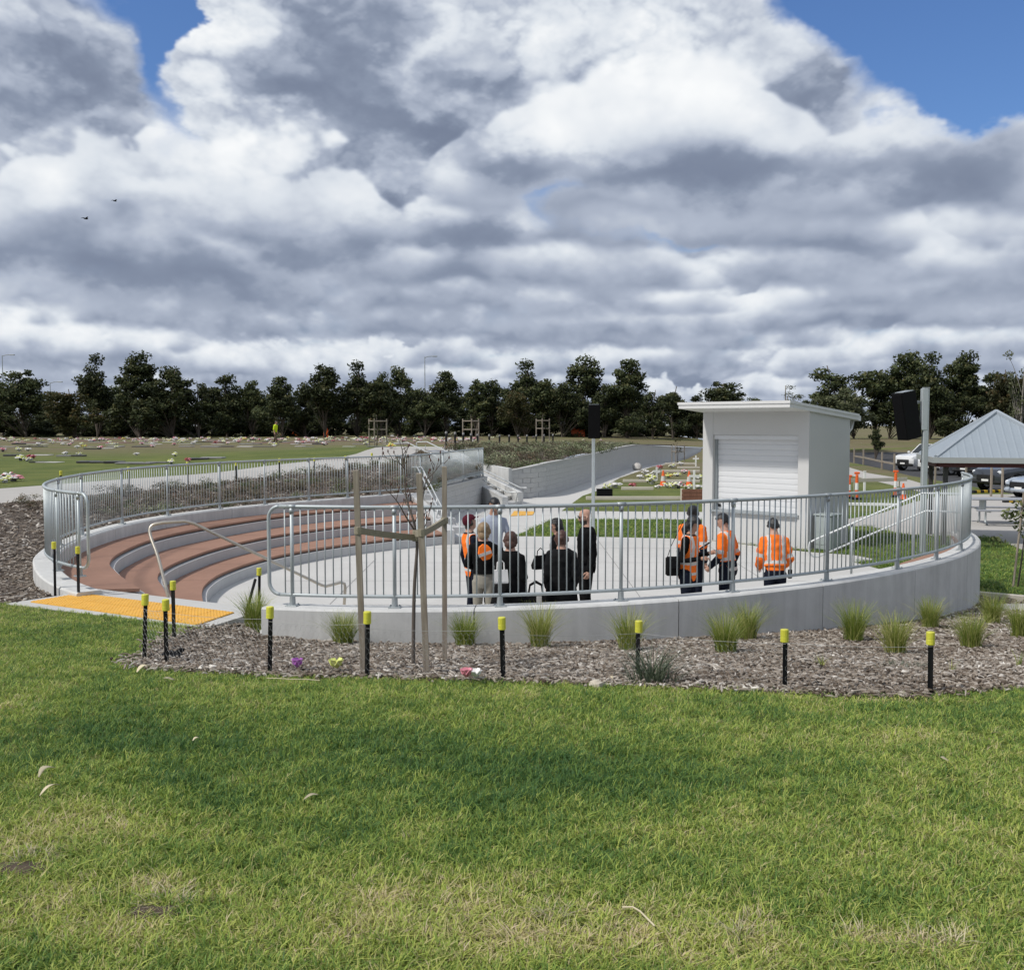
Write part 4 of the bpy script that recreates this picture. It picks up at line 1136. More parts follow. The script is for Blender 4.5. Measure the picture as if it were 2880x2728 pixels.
# ------------------------------------------------------------------ foliage materials
def leaf_mat(name, c1, c2, c3=None, rough=.6, trans=.25, rand=.25, scale=1.3):
    m, k, p = material(name)
    co = objco(k)
    at = k.n.new('ShaderNodeAttribute'); at.attribute_name = 'leaf'
    oi = k.n.new('ShaderNodeObjectInfo')
    n = k.noise(co, scale, 3, .6)
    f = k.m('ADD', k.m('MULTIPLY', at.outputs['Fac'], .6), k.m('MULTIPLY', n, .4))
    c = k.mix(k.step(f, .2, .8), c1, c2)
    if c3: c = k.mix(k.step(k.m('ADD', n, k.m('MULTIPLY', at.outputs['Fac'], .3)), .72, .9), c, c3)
    r = k.m('MULTIPLY_ADD', oi.outputs['Random'], 2 * rand, 1 - rand)
    k.put(p.inputs['Base Color'], k.v('MULTIPLY', c, k.comb(r, r, r)))
    p.inputs['Roughness'].default_value = rough
    p.inputs['Specular IOR Level'].default_value = .25
    if trans:
        t = k.n.new('ShaderNodeBsdfTranslucent'); k.put(t.inputs[0], k.v('MULTIPLY', c, k.comb(r, r, r)))
        mx = k.n.new('ShaderNodeMixShader'); mx.inputs[0].default_value = trans
        out_ = next(q for q in k.n if q.type == 'OUTPUT_MATERIAL')
        k.l.new(p.outputs[0], mx.inputs[1]); k.l.new(t.outputs[0], mx.inputs[2]); k.l.new(mx.outputs[0], out_.inputs[0])
    return m
M['gum'] = leaf_mat('dark_gum_leaves', (.016, .024, .011), (.085, .105, .042), (.12, .115, .046))  # lighter second and third colours paint in the sunlit leaves
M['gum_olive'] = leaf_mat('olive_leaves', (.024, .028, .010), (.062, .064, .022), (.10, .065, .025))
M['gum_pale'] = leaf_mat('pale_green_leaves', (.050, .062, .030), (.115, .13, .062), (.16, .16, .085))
M['bark'] = simple('grey_brown_bark', (.085, .070, .056), .9, .35, 3., bmp=.5)
M['bark_pale'] = simple('pale_bark', (.24, .22, .19), .9, .3, 3., bmp=.4)
def set_attr(me, vals, name='leaf', dom='FACE'):
    a = me.attributes.new(name, 'FLOAT', dom); a.data.foreach_set('value', np.asarray(vals, np.float32))
def leaves_mesh(name, centers, radii, per, size, mat, seed, droop=.4, squash=.8):
    """leaf-sized faces spread through a set of clumps"""
    r = np.random.default_rng(seed)
    V, Fc, A = [], [], []
    for c, rad, n in zip(centers, radii, per):
        d = r.normal(size=(n, 3)); d /= np.linalg.norm(d, axis=1)[:, None]
        rr = rad * r.random(n) ** .45
        p = np.array(c) + d * rr[:, None] * np.array((1, 1, squash))
        a = r.normal(size=(n, 3)); a[:, 2] -= droop; a /= np.linalg.norm(a, axis=1)[:, None]
        b = np.cross(a, d + .6 * r.normal(size=(n, 3))); b /= np.maximum(np.linalg.norm(b, axis=1), 1e-6)[:, None]
        s = size * r.uniform(.6, 1.35, n)
        l = a * (s * .5)[:, None]; w = b * (s * .28)[:, None]
        b0 = len(V)
        for i in range(n):
            V += [tuple(p[i] - l[i]), tuple(p[i] + w[i] - l[i] * .1), tuple(p[i] + l[i]), tuple(p[i] - w[i] - l[i] * .1)]
            Fc.append((b0 + 4 * i, b0 + 4 * i + 1, b0 + 4 * i + 2, b0 + 4 * i + 3))
        A += list(np.clip(.5 + .5 * d[:, 2] * rr / rad + r.normal(size=n) * .18, 0, 1))  # painted top light: leaves get the lighter colour towards each clump's top
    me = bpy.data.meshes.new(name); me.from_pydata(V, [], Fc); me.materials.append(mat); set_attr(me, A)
    return me
def tree_meshes(seed, mat, kind, bark):
    """one tree of height 10: trunk with limbs, crown"""
    r = np.random.default_rng(seed)
    cen, rad = [], []
    n = {'gum': 66, 'round': 60, 'thin': 34, 'wispy': 22}[kind]
    # a few lobes of different size, leaning and height make the crown
    if kind == 'gum': lobes = [(0, 0, 6.2, 1.9, 3.3)] + [(r.normal() * 1.25, r.normal() * 1.25, r.uniform(2.6, 6.2), r.uniform(1.2, 1.9), r.uniform(1.2, 2.2)) for _ in range(4)]
    elif kind == 'round': lobes = [(r.normal() * .5, r.normal() * .5, 5.6, 2.3, 3.2)] + [(r.normal() * 1.5, r.normal() * 1.5, r.uniform(2.2, 7.2), r.uniform(1.2, 2.0), r.uniform(1.1, 1.9)) for _ in range(5)]
    elif kind == 'thin': lobes = [(0, 0, 6.0, 1.1, 3.4), (r.normal() * .7, r.normal() * .7, 4., 1.0, 1.5)]
    else: lobes = [(r.normal() * .8, r.normal() * .8, 3 + 1.6 * q, 1.3, 1.5) for q in range(4)]
    wt_ = np.array([l[3] ** 2 * l[4] for l in lobes]); wt_ = wt_ / wt_.sum()
    for i in range(n):
        lx, ly, lz, lr, lh = lobes[r.choice(len(lobes), p=wt_)]
        d = r.normal(size=3); d /= np.linalg.norm(d); q = r.random() ** .4
        tz = d[2] * q; nar = 1 - .35 * max(0, tz)
        z = lz + lh * tz
        if z < 1.0: z = 1.0 + r.random()
        cen.append((lx + lr * d[0] * q * nar, ly + lr * d[1] * q * nar, min(z, 9.45))); rad.append(r.uniform(.55, 1.15) * (.7 if kind in ('thin', 'wispy') else 1))
    per = [int(105 * q * q + 34) if kind != 'wispy' else int(70 * q * q + 16) for q in rad]
    crown = leaves_mesh('crown', cen, rad, per, (.37 if kind != 'wispy' else .26), mat, seed + 1)
    mb = MB()
    top = Vector((r.normal() * .4, r.normal() * .4, 8.6))
    mid = Vector((r.normal() * .2, r.normal() * .2, 4.2))
    line = smooth_line([Vector((0, 0, -.4)), Vector((0, 0, .6)), mid, top], 4)
    mb.tube(line, [.17 * (1 - .85 * i / (len(line) - 1)) + .02 for i in range(len(line))], 7)
    for i in range(0, n, 3 if kind != 'wispy' else 1):
        c = Vector(cen[i]); z0 = max(.9, c.z - 1.4 - .25 * c.xy.length)
        k = min(len(line) - 2, max(1, int(z0 / 8.6 * (len(line) - 1)))); b = line[k]
        mb.tube(smooth_line([b, b.lerp(c, .5) + Vector((0, 0, .25)), c], 3), [.055, .05, .045, .038, .03, .02, .012][:7], 5)
    return crown, mb.mesh('trunk', bark, True)
variants = {
    'gum': [tree_meshes(100 + i * 7, M['gum'], 'gum', M['bark']) for i in range(5)],
    'round': [tree_meshes(300 + i * 7, M['gum'], 'round', M['bark']) for i in range(3)],
    'olive': [tree_meshes(400 + i, M['gum_olive'], 'round', M['bark']) for i in range(2)],
    'thin': [tree_meshes(500 + i, M['gum'], 'thin', M['bark']) for i in range(2)],
    'pale': [tree_meshes(600, M['gum_pale'], 'round', M['bark_pale'])],
    'wispy': [tree_meshes(700, M['gum_pale'], 'wispy', M['bark_pale'])]}
tree_no = {k: 0 for k in variants}
def plant_tree(px, top, wpx, d, kind, label, group='trees along the far boundary', name='gum_tree'):
    X = (px - CX) / F * d
    zb = float(GL(X, d)) if on_low(X, d) else gz(X, d)
    h = gd(px, top, d).z - zb
    w_ = wpx / F * d
    tr = thing(name, label, 'tree', (X, d, zb), rnd.uniform(0, 6.28), group)
    v = variants[kind][tree_no[kind] % len(variants[kind])]; tree_no[kind] += 1
    base_w = {'gum': 5.4, 'round': 6.2, 'olive': 6.2, 'thin': 3.6, 'pale': 6.2, 'wispy': 4.0}[kind]
    sx = w_ / base_w * 1.18; sz = h / {'round': 9.3, 'olive': 9.3, 'pale': 9.3}.get(kind, 9.8)
    for nm, me in (('crown', v[0]), ('trunk', v[1])):
        o = link(nm, me, tr); o.scale = (sx, sx, sz)
    return tr
LB = 'tall dark gum tree standing in the row across the far side of the cemetery'
n_t = 0
for (px, top, w_, kind) in [(73, 1032, 150, 'round'), (276, 997, 100, 'gum'), (393, 993, 135, 'gum'), (487, 1017, 135, 'gum'), (560, 1060, 100, 'round'), (640, 1053, 125, 'round'), (710, 1062, 92, 'round'),
                            (795, 1060, 90, 'gum'), (860, 1090, 100, 'round'), (914, 1018, 112, 'gum'), (1005, 1016, 115, 'gum'), (1074, 1050, 75, 'gum'), (1125, 1017, 95, 'gum'), (1196, 1092, 95, 'round'), (1256, 1045, 98, 'gum'), (1340, 1043, 74, 'thin'),
                            (1383, 1062, 90, 'gum'), (1478, 1013, 130, 'gum'), (1580, 1070, 100, 'round'), (1645, 1002, 126, 'gum'), (1702, 1070, 80, 'gum'), (1762, 1011, 118, 'gum'), (1835, 1085, 100, 'round'), (1892, 1066, 75, 'thin'), (1960, 1110, 80, 'round'), (2027, 1065, 150, 'round')]:
    plant_tree(px, top, w_, rnd.uniform(116, 124), kind, f'{ordw(n_t)} tall dark gum from the left in the far tree row', name='gum_tree'); n_t += 1
plant_tree(214, 1083, 130, 110, 'olive', 'shorter olive-green tree in front of the dark gums at far left', name='olive_tree')
plant_tree(1455, 1095, 90, 112, 'olive', 'small rusty-green tree beside the dark gum above the mound', name='rusty_tree')
n_t = 0
for (px, top, w_) in [(10, 1090, 120), (140, 1100, 110), (340, 1075, 120), (440, 1080, 120), (600, 1100, 110), (760, 1105, 110), (960, 1080, 120), (1050, 1085, 110), (1160, 1085, 110), (1300, 1090, 120), (1420, 1090, 120), (1540, 1110, 110), (1700, 1085, 120), (1800, 1110, 110), (1900, 1130, 110), (2000, 1130, 110), (2110, 1118, 90)]:
    plant_tree(px, top, w_, rnd.uniform(130, 140), 'round', f'{ordw(n_t)} bushy dark tree from the left, behind the front row of gums', 'trees behind the far row', 'dense_tree'); n_t += 1
n_t = 0
for (px, top, w_, kind) in sorted([(2342, 1009, 165, 'round'), (2462, 1071, 75, 'thin'), (2552, 979, 140, 'gum'), (2614, 993, 115, 'gum'), (2705, 991, 135, 'gum'), (2785, 1046, 105, 'round'), (2660, 1090, 110, 'round'), (2500, 1110, 100, 'round'), (2400, 1120, 100, 'round'), (2270, 1120, 90, 'round'), (2880, 1070, 130, 'round')]):
    plant_tree(px, top, w_, rnd.uniform(112, 120), kind, f'{ordw(n_t)} dark gum from the left on the right-hand bank', 'trees on the right-hand bank', 'gum_tree'); n_t += 1
plant_tree(2204, 1064, 85, 118, 'wispy', 'thin grey wispy tree just above the kiosk roof', name='wispy_tree')
plant_tree(2378, 1094, 140, 92, 'pale', 'pale green young tree beside the kiosk roof, before the dark gums', name='pale_tree')
plant_tree(2843, 1019, 130, 84, 'olive', 'olive-green tree above the shelter roof at the right edge', name='olive_tree')
plant_tree(2868, 950, 78, 80, 'wispy', 'pale nearly bare tree rising at the far right edge', name='bare_tree')
for (px, top, w_, d, lb_) in [(2462, 1180, 40, 84, 'small young tree on the bank just right of the kiosk'), (2760, 1182, 50, 78, 'small young tree above the shelter roof')]:
    plant_tree(px, top, w_, d, 'thin', lb_, 'young trees on the bank', 'young_tree')

# ------------------------------------------------------------------ scattered instances (geometry nodes)
def scatter(name, pts, rotz, tilt, scl, tint, var, sources, kind='stuff'):
    me = bpy.data.meshes.new(name)
    me.vertices.add(len(pts)); me.vertices.foreach_set('co', np.asarray(pts, np.float32).ravel())
    def fa(nm, v, ty='FLOAT'):
        a = me.attributes.new(nm, ty, 'POINT')
        a.data.foreach_set('vector' if ty == 'FLOAT_VECTOR' else 'value', np.asarray(v, np.int32 if ty == 'INT' else np.float32).ravel())
    rot = np.c_[tilt[0], tilt[1], rotz]
    fa('rot', rot, 'FLOAT_VECTOR'); fa('scl', scl, 'FLOAT_VECTOR'); fa('tint', tint); fa('var', var, 'INT')
    o = link(name, me); tag(o, kind=kind)
    t = bpy.data.node_groups.new(name + '_scatter', 'GeometryNodeTree')
    t.interface.new_socket('Geometry', in_out='INPUT', socket_type='NodeSocketGeometry'); t.interface.new_socket('Geometry', in_out='OUTPUT', socket_type='NodeSocketGeometry')
    N = t.nodes.new; Lk = t.links.new
    gi, go, jn = N('NodeGroupInput'), N('NodeGroupOutput'), N('GeometryNodeJoinGeometry')
    def attr(nm, ty):
        a = N('GeometryNodeInputNamedAttribute'); a.data_type = ty; a.inputs[0].default_value = nm; return a.outputs[0]
    for i, src in enumerate(sources):
        ob = N('GeometryNodeObjectInfo'); ob.inputs[0].default_value = src
        ip = N('GeometryNodeInstanceOnPoints')
        cmp_ = N('FunctionNodeCompare'); cmp_.data_type = 'INT'; cmp_.operation = 'EQUAL'; cmp_.inputs[3].default_value = i
        Lk(attr('var', 'INT'), cmp_.inputs[2])
        Lk(gi.outputs[0], ip.inputs['Points']); Lk(cmp_.outputs[0], ip.inputs['Selection']); Lk(ob.outputs['Geometry'], ip.inputs['Instance'])
        e2r = N('FunctionNodeEulerToRotation'); Lk(attr('rot', 'FLOAT_VECTOR'), e2r.inputs[0]); Lk(e2r.outputs[0], ip.inputs['Rotation'])
        Lk(attr('scl', 'FLOAT_VECTOR'), ip.inputs['Scale'])
        Lk(ip.outputs[0], jn.inputs[0])
    Lk(jn.outputs[0], go.inputs[0])
    md = o.modifiers.new('scatter', 'NODES'); md.node_group = t
    return o
def src_obj(me): return bpy.data.objects.new(me.name, me)
def sample_region(regs, dens, bounds):
    """random points on ground triangles, density per square metre from a function of x, y"""
    out_ = []
    for r in regs:
        if r not in GROUND: continue
        XY, T, ob = GROUND[r]
        P = XY[T]; c = P.mean(1)
        k = (c[:, 0] > bounds[0]) & (c[:, 0] < bounds[1]) & (c[:, 1] > bounds[2]) & (c[:, 1] < bounds[3])
        inview = np.abs(c[:, 0]) < .56 * c[:, 1] + .9
        k &= np.abs(c[:, 0]) < .95 * c[:, 1] + 4.5
        P = P[k]; c = c[k]; inview = inview[k]
        a, b = P[:, 1] - P[:, 0], P[:, 2] - P[:, 0]
        ar = .5 * np.abs(a[:, 0] * b[:, 1] - a[:, 1] * b[:, 0])
        n = npr.poisson(ar * dens(c[:, 0], c[:, 1]) * np.where(inview, 1., .45))
        idx = np.repeat(np.arange(len(P)), n)
        u = npr.random((len(idx), 2)); fl = u.sum(1) > 1; u[fl] = 1 - u[fl]
        q = P[idx, 0] + a[idx] * u[:, :1] + b[idx] * u[:, 1:]
        z = (GL if r >= 10 else G)(q[:, 0], q[:, 1])
        out_.append(np.c_[q, z])
    return np.concatenate(out_)

# grass
def blade_mat():
    m, k, p = material('grass_blades')
    at = k.n.new('ShaderNodeAttribute'); at.attribute_type = 'INSTANCER'; at.attribute_name = 'tint'
    bl = k.n.new('ShaderNodeAttribute'); bl.attribute_name = 'leaf'
    f = k.m('ADD', at.outputs['Fac'], k.m('MULTIPLY', k.m('SUBTRACT', bl.outputs['Fac'], .5), .60))
    c = k.ramp(f, [(0., (.068, .155, .045)), (.25, (.158, .262, .054)), (.45, (.325, .43, .085)), (.64, (.50, .55, .125)), (.84, (.60, .53, .26)), (1., (.68, .56, .38))])
    k.put(p.inputs['Base Color'], c)
    p.inputs['Roughness'].default_value = .55; p.inputs['Specular IOR Level'].default_value = .3
    t = k.n.new('ShaderNodeBsdfTranslucent'); k.put(t.inputs[0], c)
    mx = k.n.new('ShaderNodeMixShader'); mx.inputs[0].default_value = .3
    out_ = next(q for q in k.n if q.type == 'OUTPUT_MATERIAL')
    k.l.new(p.outputs[0], mx.inputs[1]); k.l.new(t.outputs[0], mx.inputs[2]); k.l.new(mx.outputs[0], out_.inputs[0])
    return m
M['blade'] = blade_mat()
def blades(name, n, h, spread, wid, bend, mat, seed, segs=3, hvar=.5, tip=.15):
    r = np.random.default_rng(seed); V, Fc, A = [], [], []
    for i in range(n):
        a = r.uniform(0, 2 * math.pi); q = spread * math.sqrt(r.random())
        b = np.array((q * math.cos(a), q * math.sin(a), 0)); ln = h * r.uniform(1 - hvar, 1 + hvar * .5)
        az = a + r.normal() * .7 if spread > 0 else a
        dirv = np.array((math.cos(az), math.sin(az), 0)); side = np.array((-math.sin(az), math.cos(az), 0))
        if r.random() < .5: side = np.array((math.cos(az * 3), math.sin(az * 3), 0))
        bd = bend * r.uniform(.3, 1.5); w = wid * r.uniform(.7, 1.3); v0 = len(V)
        for s in range(segs + 1):
            t = s / segs
            p = b + dirv * ln * bd * t * t + np.array((0, 0, ln * t * (1 - .35 * bd * t)))
            ww = w * (1 - t * (1 - tip))
            V += [tuple(p - side * ww / 2), tuple(p + side * ww / 2)]
        for s in range(segs): Fc.append((v0 + 2 * s, v0 + 2 * s + 1, v0 + 2 * s + 3, v0 + 2 * s + 2))
        A += [r.random()] * segs
    me = bpy.data.meshes.new(name); me.from_pydata(V, [], Fc); me.materials.append(mat); set_attr(me, A)
    me.polygons.foreach_set('use_smooth', [True] * len(Fc))
    return me
tufts = [src_obj(blades('grass_tuft', 13, .036, .042, .0056, .95, M['blade'], 50 + i, segs=2, tip=.25)) for i in range(3)] + [src_obj(blades('grass_tuft', 10, .055, .034, .0060, 1.1, M['blade'], 60, segs=3))]
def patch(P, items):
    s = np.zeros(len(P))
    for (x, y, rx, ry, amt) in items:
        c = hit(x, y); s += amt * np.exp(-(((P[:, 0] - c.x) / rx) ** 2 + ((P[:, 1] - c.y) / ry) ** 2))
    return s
gpnt = sample_region([0], lambda x, y: np.interp(np.hypot(x, y), [0, 3.2, 4.5, 6.5, 9, 14], [2300, 2300, 1400, 800, 460, 220]), (-16, 16, 1.2, 15))
nx = lambda s, o: fbm(gpnt[:, 0] * s + o, gpnt[:, 1] * s + o * 1.7, 4, .55)
tint = .47 + .42 * (nx(.9, 3.) - .5) + .50 * (nx(3.1, 20.) - .5) + .42 * (nx(11., 44.) - .5)
# darker green, yellow and straw-dry areas of the turf (pixel, radius in metres)
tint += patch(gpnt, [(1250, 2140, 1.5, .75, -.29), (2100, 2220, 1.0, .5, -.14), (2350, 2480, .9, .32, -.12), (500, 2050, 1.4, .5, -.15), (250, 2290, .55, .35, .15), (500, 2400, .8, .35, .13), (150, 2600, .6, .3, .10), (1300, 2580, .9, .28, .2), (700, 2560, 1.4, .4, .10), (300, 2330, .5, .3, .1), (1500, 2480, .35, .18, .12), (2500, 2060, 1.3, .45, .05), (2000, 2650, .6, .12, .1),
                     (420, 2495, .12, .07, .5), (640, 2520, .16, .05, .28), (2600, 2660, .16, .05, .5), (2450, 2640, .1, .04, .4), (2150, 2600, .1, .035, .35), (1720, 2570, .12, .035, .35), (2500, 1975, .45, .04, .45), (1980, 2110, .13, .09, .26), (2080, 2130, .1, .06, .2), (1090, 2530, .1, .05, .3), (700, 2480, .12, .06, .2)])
tint += npr.normal(size=len(gpnt)) * .085
bare = patch(gpnt, [(40, 2440, .10, .06, 1.), (420, 2575, .10, .05, .9), (2000, 2560, .1, .04, .5), (1700, 2560, .06, .03, .7), (2480, 2175, .05, .05, .6)])
keep = npr.random(len(gpnt)) > bare * .9
gpnt, tint = gpnt[keep], tint[keep]
N_ = len(gpnt)
hs = npr.uniform(.5, 1.05, N_) * np.clip(1.15 - .45 * (tint - .3), .6, 1.3)
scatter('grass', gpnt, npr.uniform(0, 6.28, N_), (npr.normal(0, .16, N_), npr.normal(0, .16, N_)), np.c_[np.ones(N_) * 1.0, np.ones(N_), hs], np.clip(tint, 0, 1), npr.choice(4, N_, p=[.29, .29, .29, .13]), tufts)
# shorter, sparser turf on the lower lawns
gl = sample_region([10], lambda x, y: np.interp(np.hypot(x, y), [0, 16, 24, 34], [200, 170, 90, 45]), (0, 22, 10, 34))
N_ = len(gl)
scatter('grass', gl, npr.uniform(0, 6.28, N_), (npr.normal(0, .2, N_), npr.normal(0, .2, N_)), np.c_[np.full(N_, 2.2), np.full(N_, 2.2), npr.uniform(1., 1.6, N_)], np.clip(.27 + npr.normal(size=N_) * .08, 0, 1), npr.integers(0, 3, N_), tufts)

# mulch chips
def chip_mat():
    m, k, p = material('wood_chips')
    at = k.n.new('ShaderNodeAttribute'); at.attribute_type = 'INSTANCER'; at.attribute_name = 'tint'
    n = k.noise(k.v('MULTIPLY', objco(k), (20., 120., 60.)), 1., 3, .6)
    c = k.ramp(at.outputs['Fac'], [(0., (.062, .046, .034)), (.3, (.185, .148, .115)), (.6, (.34, .298, .252)), (.85, (.52, .48, .43)), (1., (.76, .72, .65))])
    f = k.m('MULTIPLY_ADD', n, .7, .65)
    k.put(p.inputs['Base Color'], k.v('MULTIPLY', c, k.comb(f, f, f)))
    p.inputs['Roughness'].default_value = .9; p.inputs['Specular IOR Level'].default_value = .2
    return m
M['chip'] = chip_mat()
def chip(seed, L_, W_, T_):
    r = random.Random(seed); mb = MB(); n = 3; rings = []
    for i in range(n + 1):
        t = i / n; x = (t - .5) * L_; w = W_ * (.35 + .65 * math.sin(math.pi * (t * .8 + .1))) * r.uniform(.7, 1.2) / 2; z = .12 * L_ * math.sin(math.pi * t) * r.uniform(.3, 1.2); y = r.uniform(-.1, .1) * W_
        rings.append([(x, y - w, z), (x, y + w, z + r.uniform(-.3, .3) * T_), (x, y + w * .8, z + T_), (x, y - w * .8, z + T_)])
    mb.loft(rings); return src_obj(mb.mesh('wood_chip', M['chip']))
chips = [chip(1, .075, .018, .006), chip(2, .055, .022, .006), chip(3, .10, .013, .006), chip(4, .035, .024, .008)]
mp = sample_region([2], lambda x, y: np.interp(np.hypot(x, y), [6, 9, 14, 20], [1500, 1100, 600, 280]), (-8, 14, 6.5, 19))
# leaf and chip litter spilling over the lawn edge
ed = np.array([(p.x, p.y) for p in LAWN_EDGE if p.x < 5]); k_ = npr.integers(0, len(ed), 1100)
sp = ed[k_] + npr.normal(0, .07, (1100, 2)); mp = np.r_[mp, np.c_[sp, G(sp[:, 0], sp[:, 1]) + .02]]
ml = sample_region([4, 5], lambda x, y: np.interp(np.hypot(x, y), [12, 18, 26, 40], [320, 150, 60, 20]), (-20, 2, 12, 44))
mp = np.r_[mp, ml]
N_ = len(mp); dist = np.hypot(mp[:, 0], mp[:, 1])
mp[:, 2] += npr.uniform(.0, .022, N_)
big = np.interp(dist, [7, 12, 25], [1., 1.25, 2.2])
tn = np.clip(.42 + .22 * npr.normal(size=N_) + .35 * (fbm(mp[:, 0] * 1.3 + 9, mp[:, 1] * 1.3 + 4, 3) - .5), 0, 1)
sc3 = np.c_[npr.uniform(.4, 1.15, N_) * big, npr.uniform(.5, 1.3, N_) * big, npr.uniform(.8, 1.6, N_)]
scatter('mulch_chips', mp, npr.uniform(0, 6.28, N_), (npr.normal(0, .32, N_), npr.normal(0, .22, N_)), sc3, tn, npr.integers(0, 4, N_), chips)

# ------------------------------------------------------------------ tussocks and small plants in the mulch
def tussock_mat(name, c1, c2, c3):
    m, k, p = material(name)
    at = k.n.new('ShaderNodeAttribute'); at.attribute_name = 'leaf'
    oi = k.n.new('ShaderNodeObjectInfo')
    c = k.ramp(k.m('ADD', at.outputs['Fac'], k.m('MULTIPLY_ADD', oi.outputs['Random'], .3, -.15)), [(0., c1), (.55, c2), (1., c3)])
    k.put(p.inputs['Base Color'], c); p.inputs['Roughness'].default_value = .6
    t = k.n.new('ShaderNodeBsdfTranslucent'); k.put(t.inputs[0], c)
    mx = k.n.new('ShaderNodeMixShader'); mx.inputs[0].default_value = .3
    out_ = next(q for q in k.n if q.type == 'OUTPUT_MATERIAL')
    k.l.new(p.outputs[0], mx.inputs[1]); k.l.new(t.outputs[0], mx.inputs[2]); k.l.new(mx.outputs[0], out_.inputs[0])
    return m
M['tussock'] = tussock_mat('tussock_grass', (.12, .20, .03), (.30, .36, .06), (.60, .56, .24))
M['strappy'] = tussock_mat('grey_green_leaves', (.035, .055, .030), (.075, .10, .06), (.16, .19, .12))
TUS = [(716, 1769, .34, 'beside the leaning black brace post'), (998, 1787, .36, 'behind the first tall timber stake'), (1315, 1798, .36, 'just right of the timber stakes'), (1519, 1825, .36, 'below the bald man in black'), (1769, 1834, .34, 'beside the yellow-capped post nearest the grey-green weed'),
       (2041, 1840, .33, 'in front of a taller tussock below the orange vests'), (2101, 1802, .42, 'tall one against the wall below the orange vests'), (2402, 1806, .36, 'against the wall between the two right-hand posts'), (2518, 1843, .36, 'lowest and broadest in front of the right-hand wall'),
       (2615, 1769, .40, 'spiky one at the wall above the rightmost post'), (2731, 1825, .38, 'wide one right of the rightmost post'), (2790, 1754, .42, 'at the far right end of the curved wall'), (2869, 1795, .36, 'cut by the right edge of the picture')]
for i, (x, y, h, where) in enumerate(TUS):
    p = hit(x, y)
    if p.y > front(math.atan2(p.x, 19 - p.y), .17).y - .18 and p.x > -2.6 and p.x < 7.6:
        a = bearing_find(front, FA0 - .03, FA1, x) or math.atan2(p.x, 19 - p.y); q_ = front(a, .40); p = Vector((q_.x, q_.y, gz(q_.x, q_.y)))
    h *= rnd.uniform(.85, 1.15)
    t = thing('tussock_plant', 'green tussock grass with straw tips, ' + where, 'plant', p, rnd.uniform(0, 6), 'tussock grasses planted in the mulch')
    link('inner_blades', blades('inner_blades', 340, h * 1.12, .075, .0065, .34, M['tussock'], 900 + i, segs=4, hvar=.35), t)
    link('outer_blades', blades('outer_blades', 200, h * 1.15, .10, .006, .62, M['tussock'], 950 + i, segs=4, hvar=.45), t)
p = hit(1835, 1925)
t = thing('weed_clump', 'grey-green spiky weed growing at the lawn edge by a black post', 'plant', p)
link('leaf_blades', blades('leaf_blades', 120, .30, .10, .010, .75, M['strappy'], 77, segs=4), t); link('low_blades', blades('low_blades', 90, .22, .2, .008, 1.0, M['strappy'], 78, segs=3), t)
for i, (x, y, h, lb) in enumerate([(2313, 1880, .14, 'thin upright seedling left of the rightmost post'), (2678, 1895, .12, 'small green seedling right of the rightmost post'), (2866, 1880, .16, 'small seedling near the right picture edge'), (2300, 1872, .08, 'tiny green sprout in the right-hand mulch')]):
    t = thing('seedling', lb, 'plant', hit(x, y)); link('leaf_blades', blades('leaf_blades', 16, h, .02, .008, .4, M['tussock'], 990 + i), t)
p = hit(2552, 1885)
t = thing('ground_cover', 'low patch of green ground cover in the right-hand mulch', 'plant', p)
link('leaf_blades', blades('leaf_blades', 260, .05, .26, .006, .8, M['strappy'], 1200), t)

# ------------------------------------------------------------------ shrubs of the garden bed and the mound
def shrub_mesh(seed, mat, h, w, n, size):
    r = np.random.default_rng(seed)
    cen = [(r.normal() * w * .3, r.normal() * w * .3, h * r.uniform(.25, .75)) for _ in range(6)]
    return leaves_mesh('foliage', cen, [w * .38] * 6, [n // 6] * 6, size, mat, seed, droop=-.4, squash=.75)
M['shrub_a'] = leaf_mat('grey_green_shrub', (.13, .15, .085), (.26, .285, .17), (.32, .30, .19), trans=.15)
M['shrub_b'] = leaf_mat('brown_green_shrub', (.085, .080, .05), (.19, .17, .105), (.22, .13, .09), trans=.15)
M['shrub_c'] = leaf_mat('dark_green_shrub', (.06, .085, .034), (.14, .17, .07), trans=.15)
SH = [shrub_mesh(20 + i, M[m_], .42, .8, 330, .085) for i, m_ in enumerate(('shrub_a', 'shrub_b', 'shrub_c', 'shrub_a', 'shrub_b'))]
M['twig'] = simple('twigs', (.10, .075, .055), .9, .2, 6.)
def twigs(seed):
    r = random.Random(seed); mb = MB()
    for _ in range(7): mb.tube([(0, 0, -.05), (r.uniform(-.1, .1), r.uniform(-.1, .1), .2), (r.uniform(-.25, .25), r.uniform(-.25, .25), .42)], [.012, .009, .004], 4)
    return mb.mesh('stems', M['twig'])
TW = twigs(4)
def shrubs(poly, n, smin, smax, label, group, mix, marg=.45):
    P = np.array([(p.x, p.y) for p in poly]); lo, hi = P.min(0), P.max(0); pts = []
    tries = 0
    while len(pts) < n and tries < 40000:
        tries += 1
        q = npr.uniform(lo, hi); 
        if q[1] > 72: continue
        if not in_poly(q[None], poly)[0]: continue
        if any((q[0] - a) ** 2 + (q[1] - b) ** 2 < (.42 + .006 * b) ** 2 for a, b in pts): continue
        e = min(((P[i] - q) ** 2).sum() for i in range(len(P)))
        if e < marg ** 2: continue
        pts.append(tuple(q))
    for i, (x, y) in enumerate(pts):
        s = rnd.uniform(smin, smax); v = rnd.choice(mix)
        o = thing('shrub', label, 'shrub', (x, y, gz(x, y)), rnd.uniform(0, 6.28), group); o.scale = (s * rnd.uniform(.9, 1.3), s * rnd.uniform(.9, 1.3), s)
        link('foliage', SH[v], o); link('stems', TW, o)
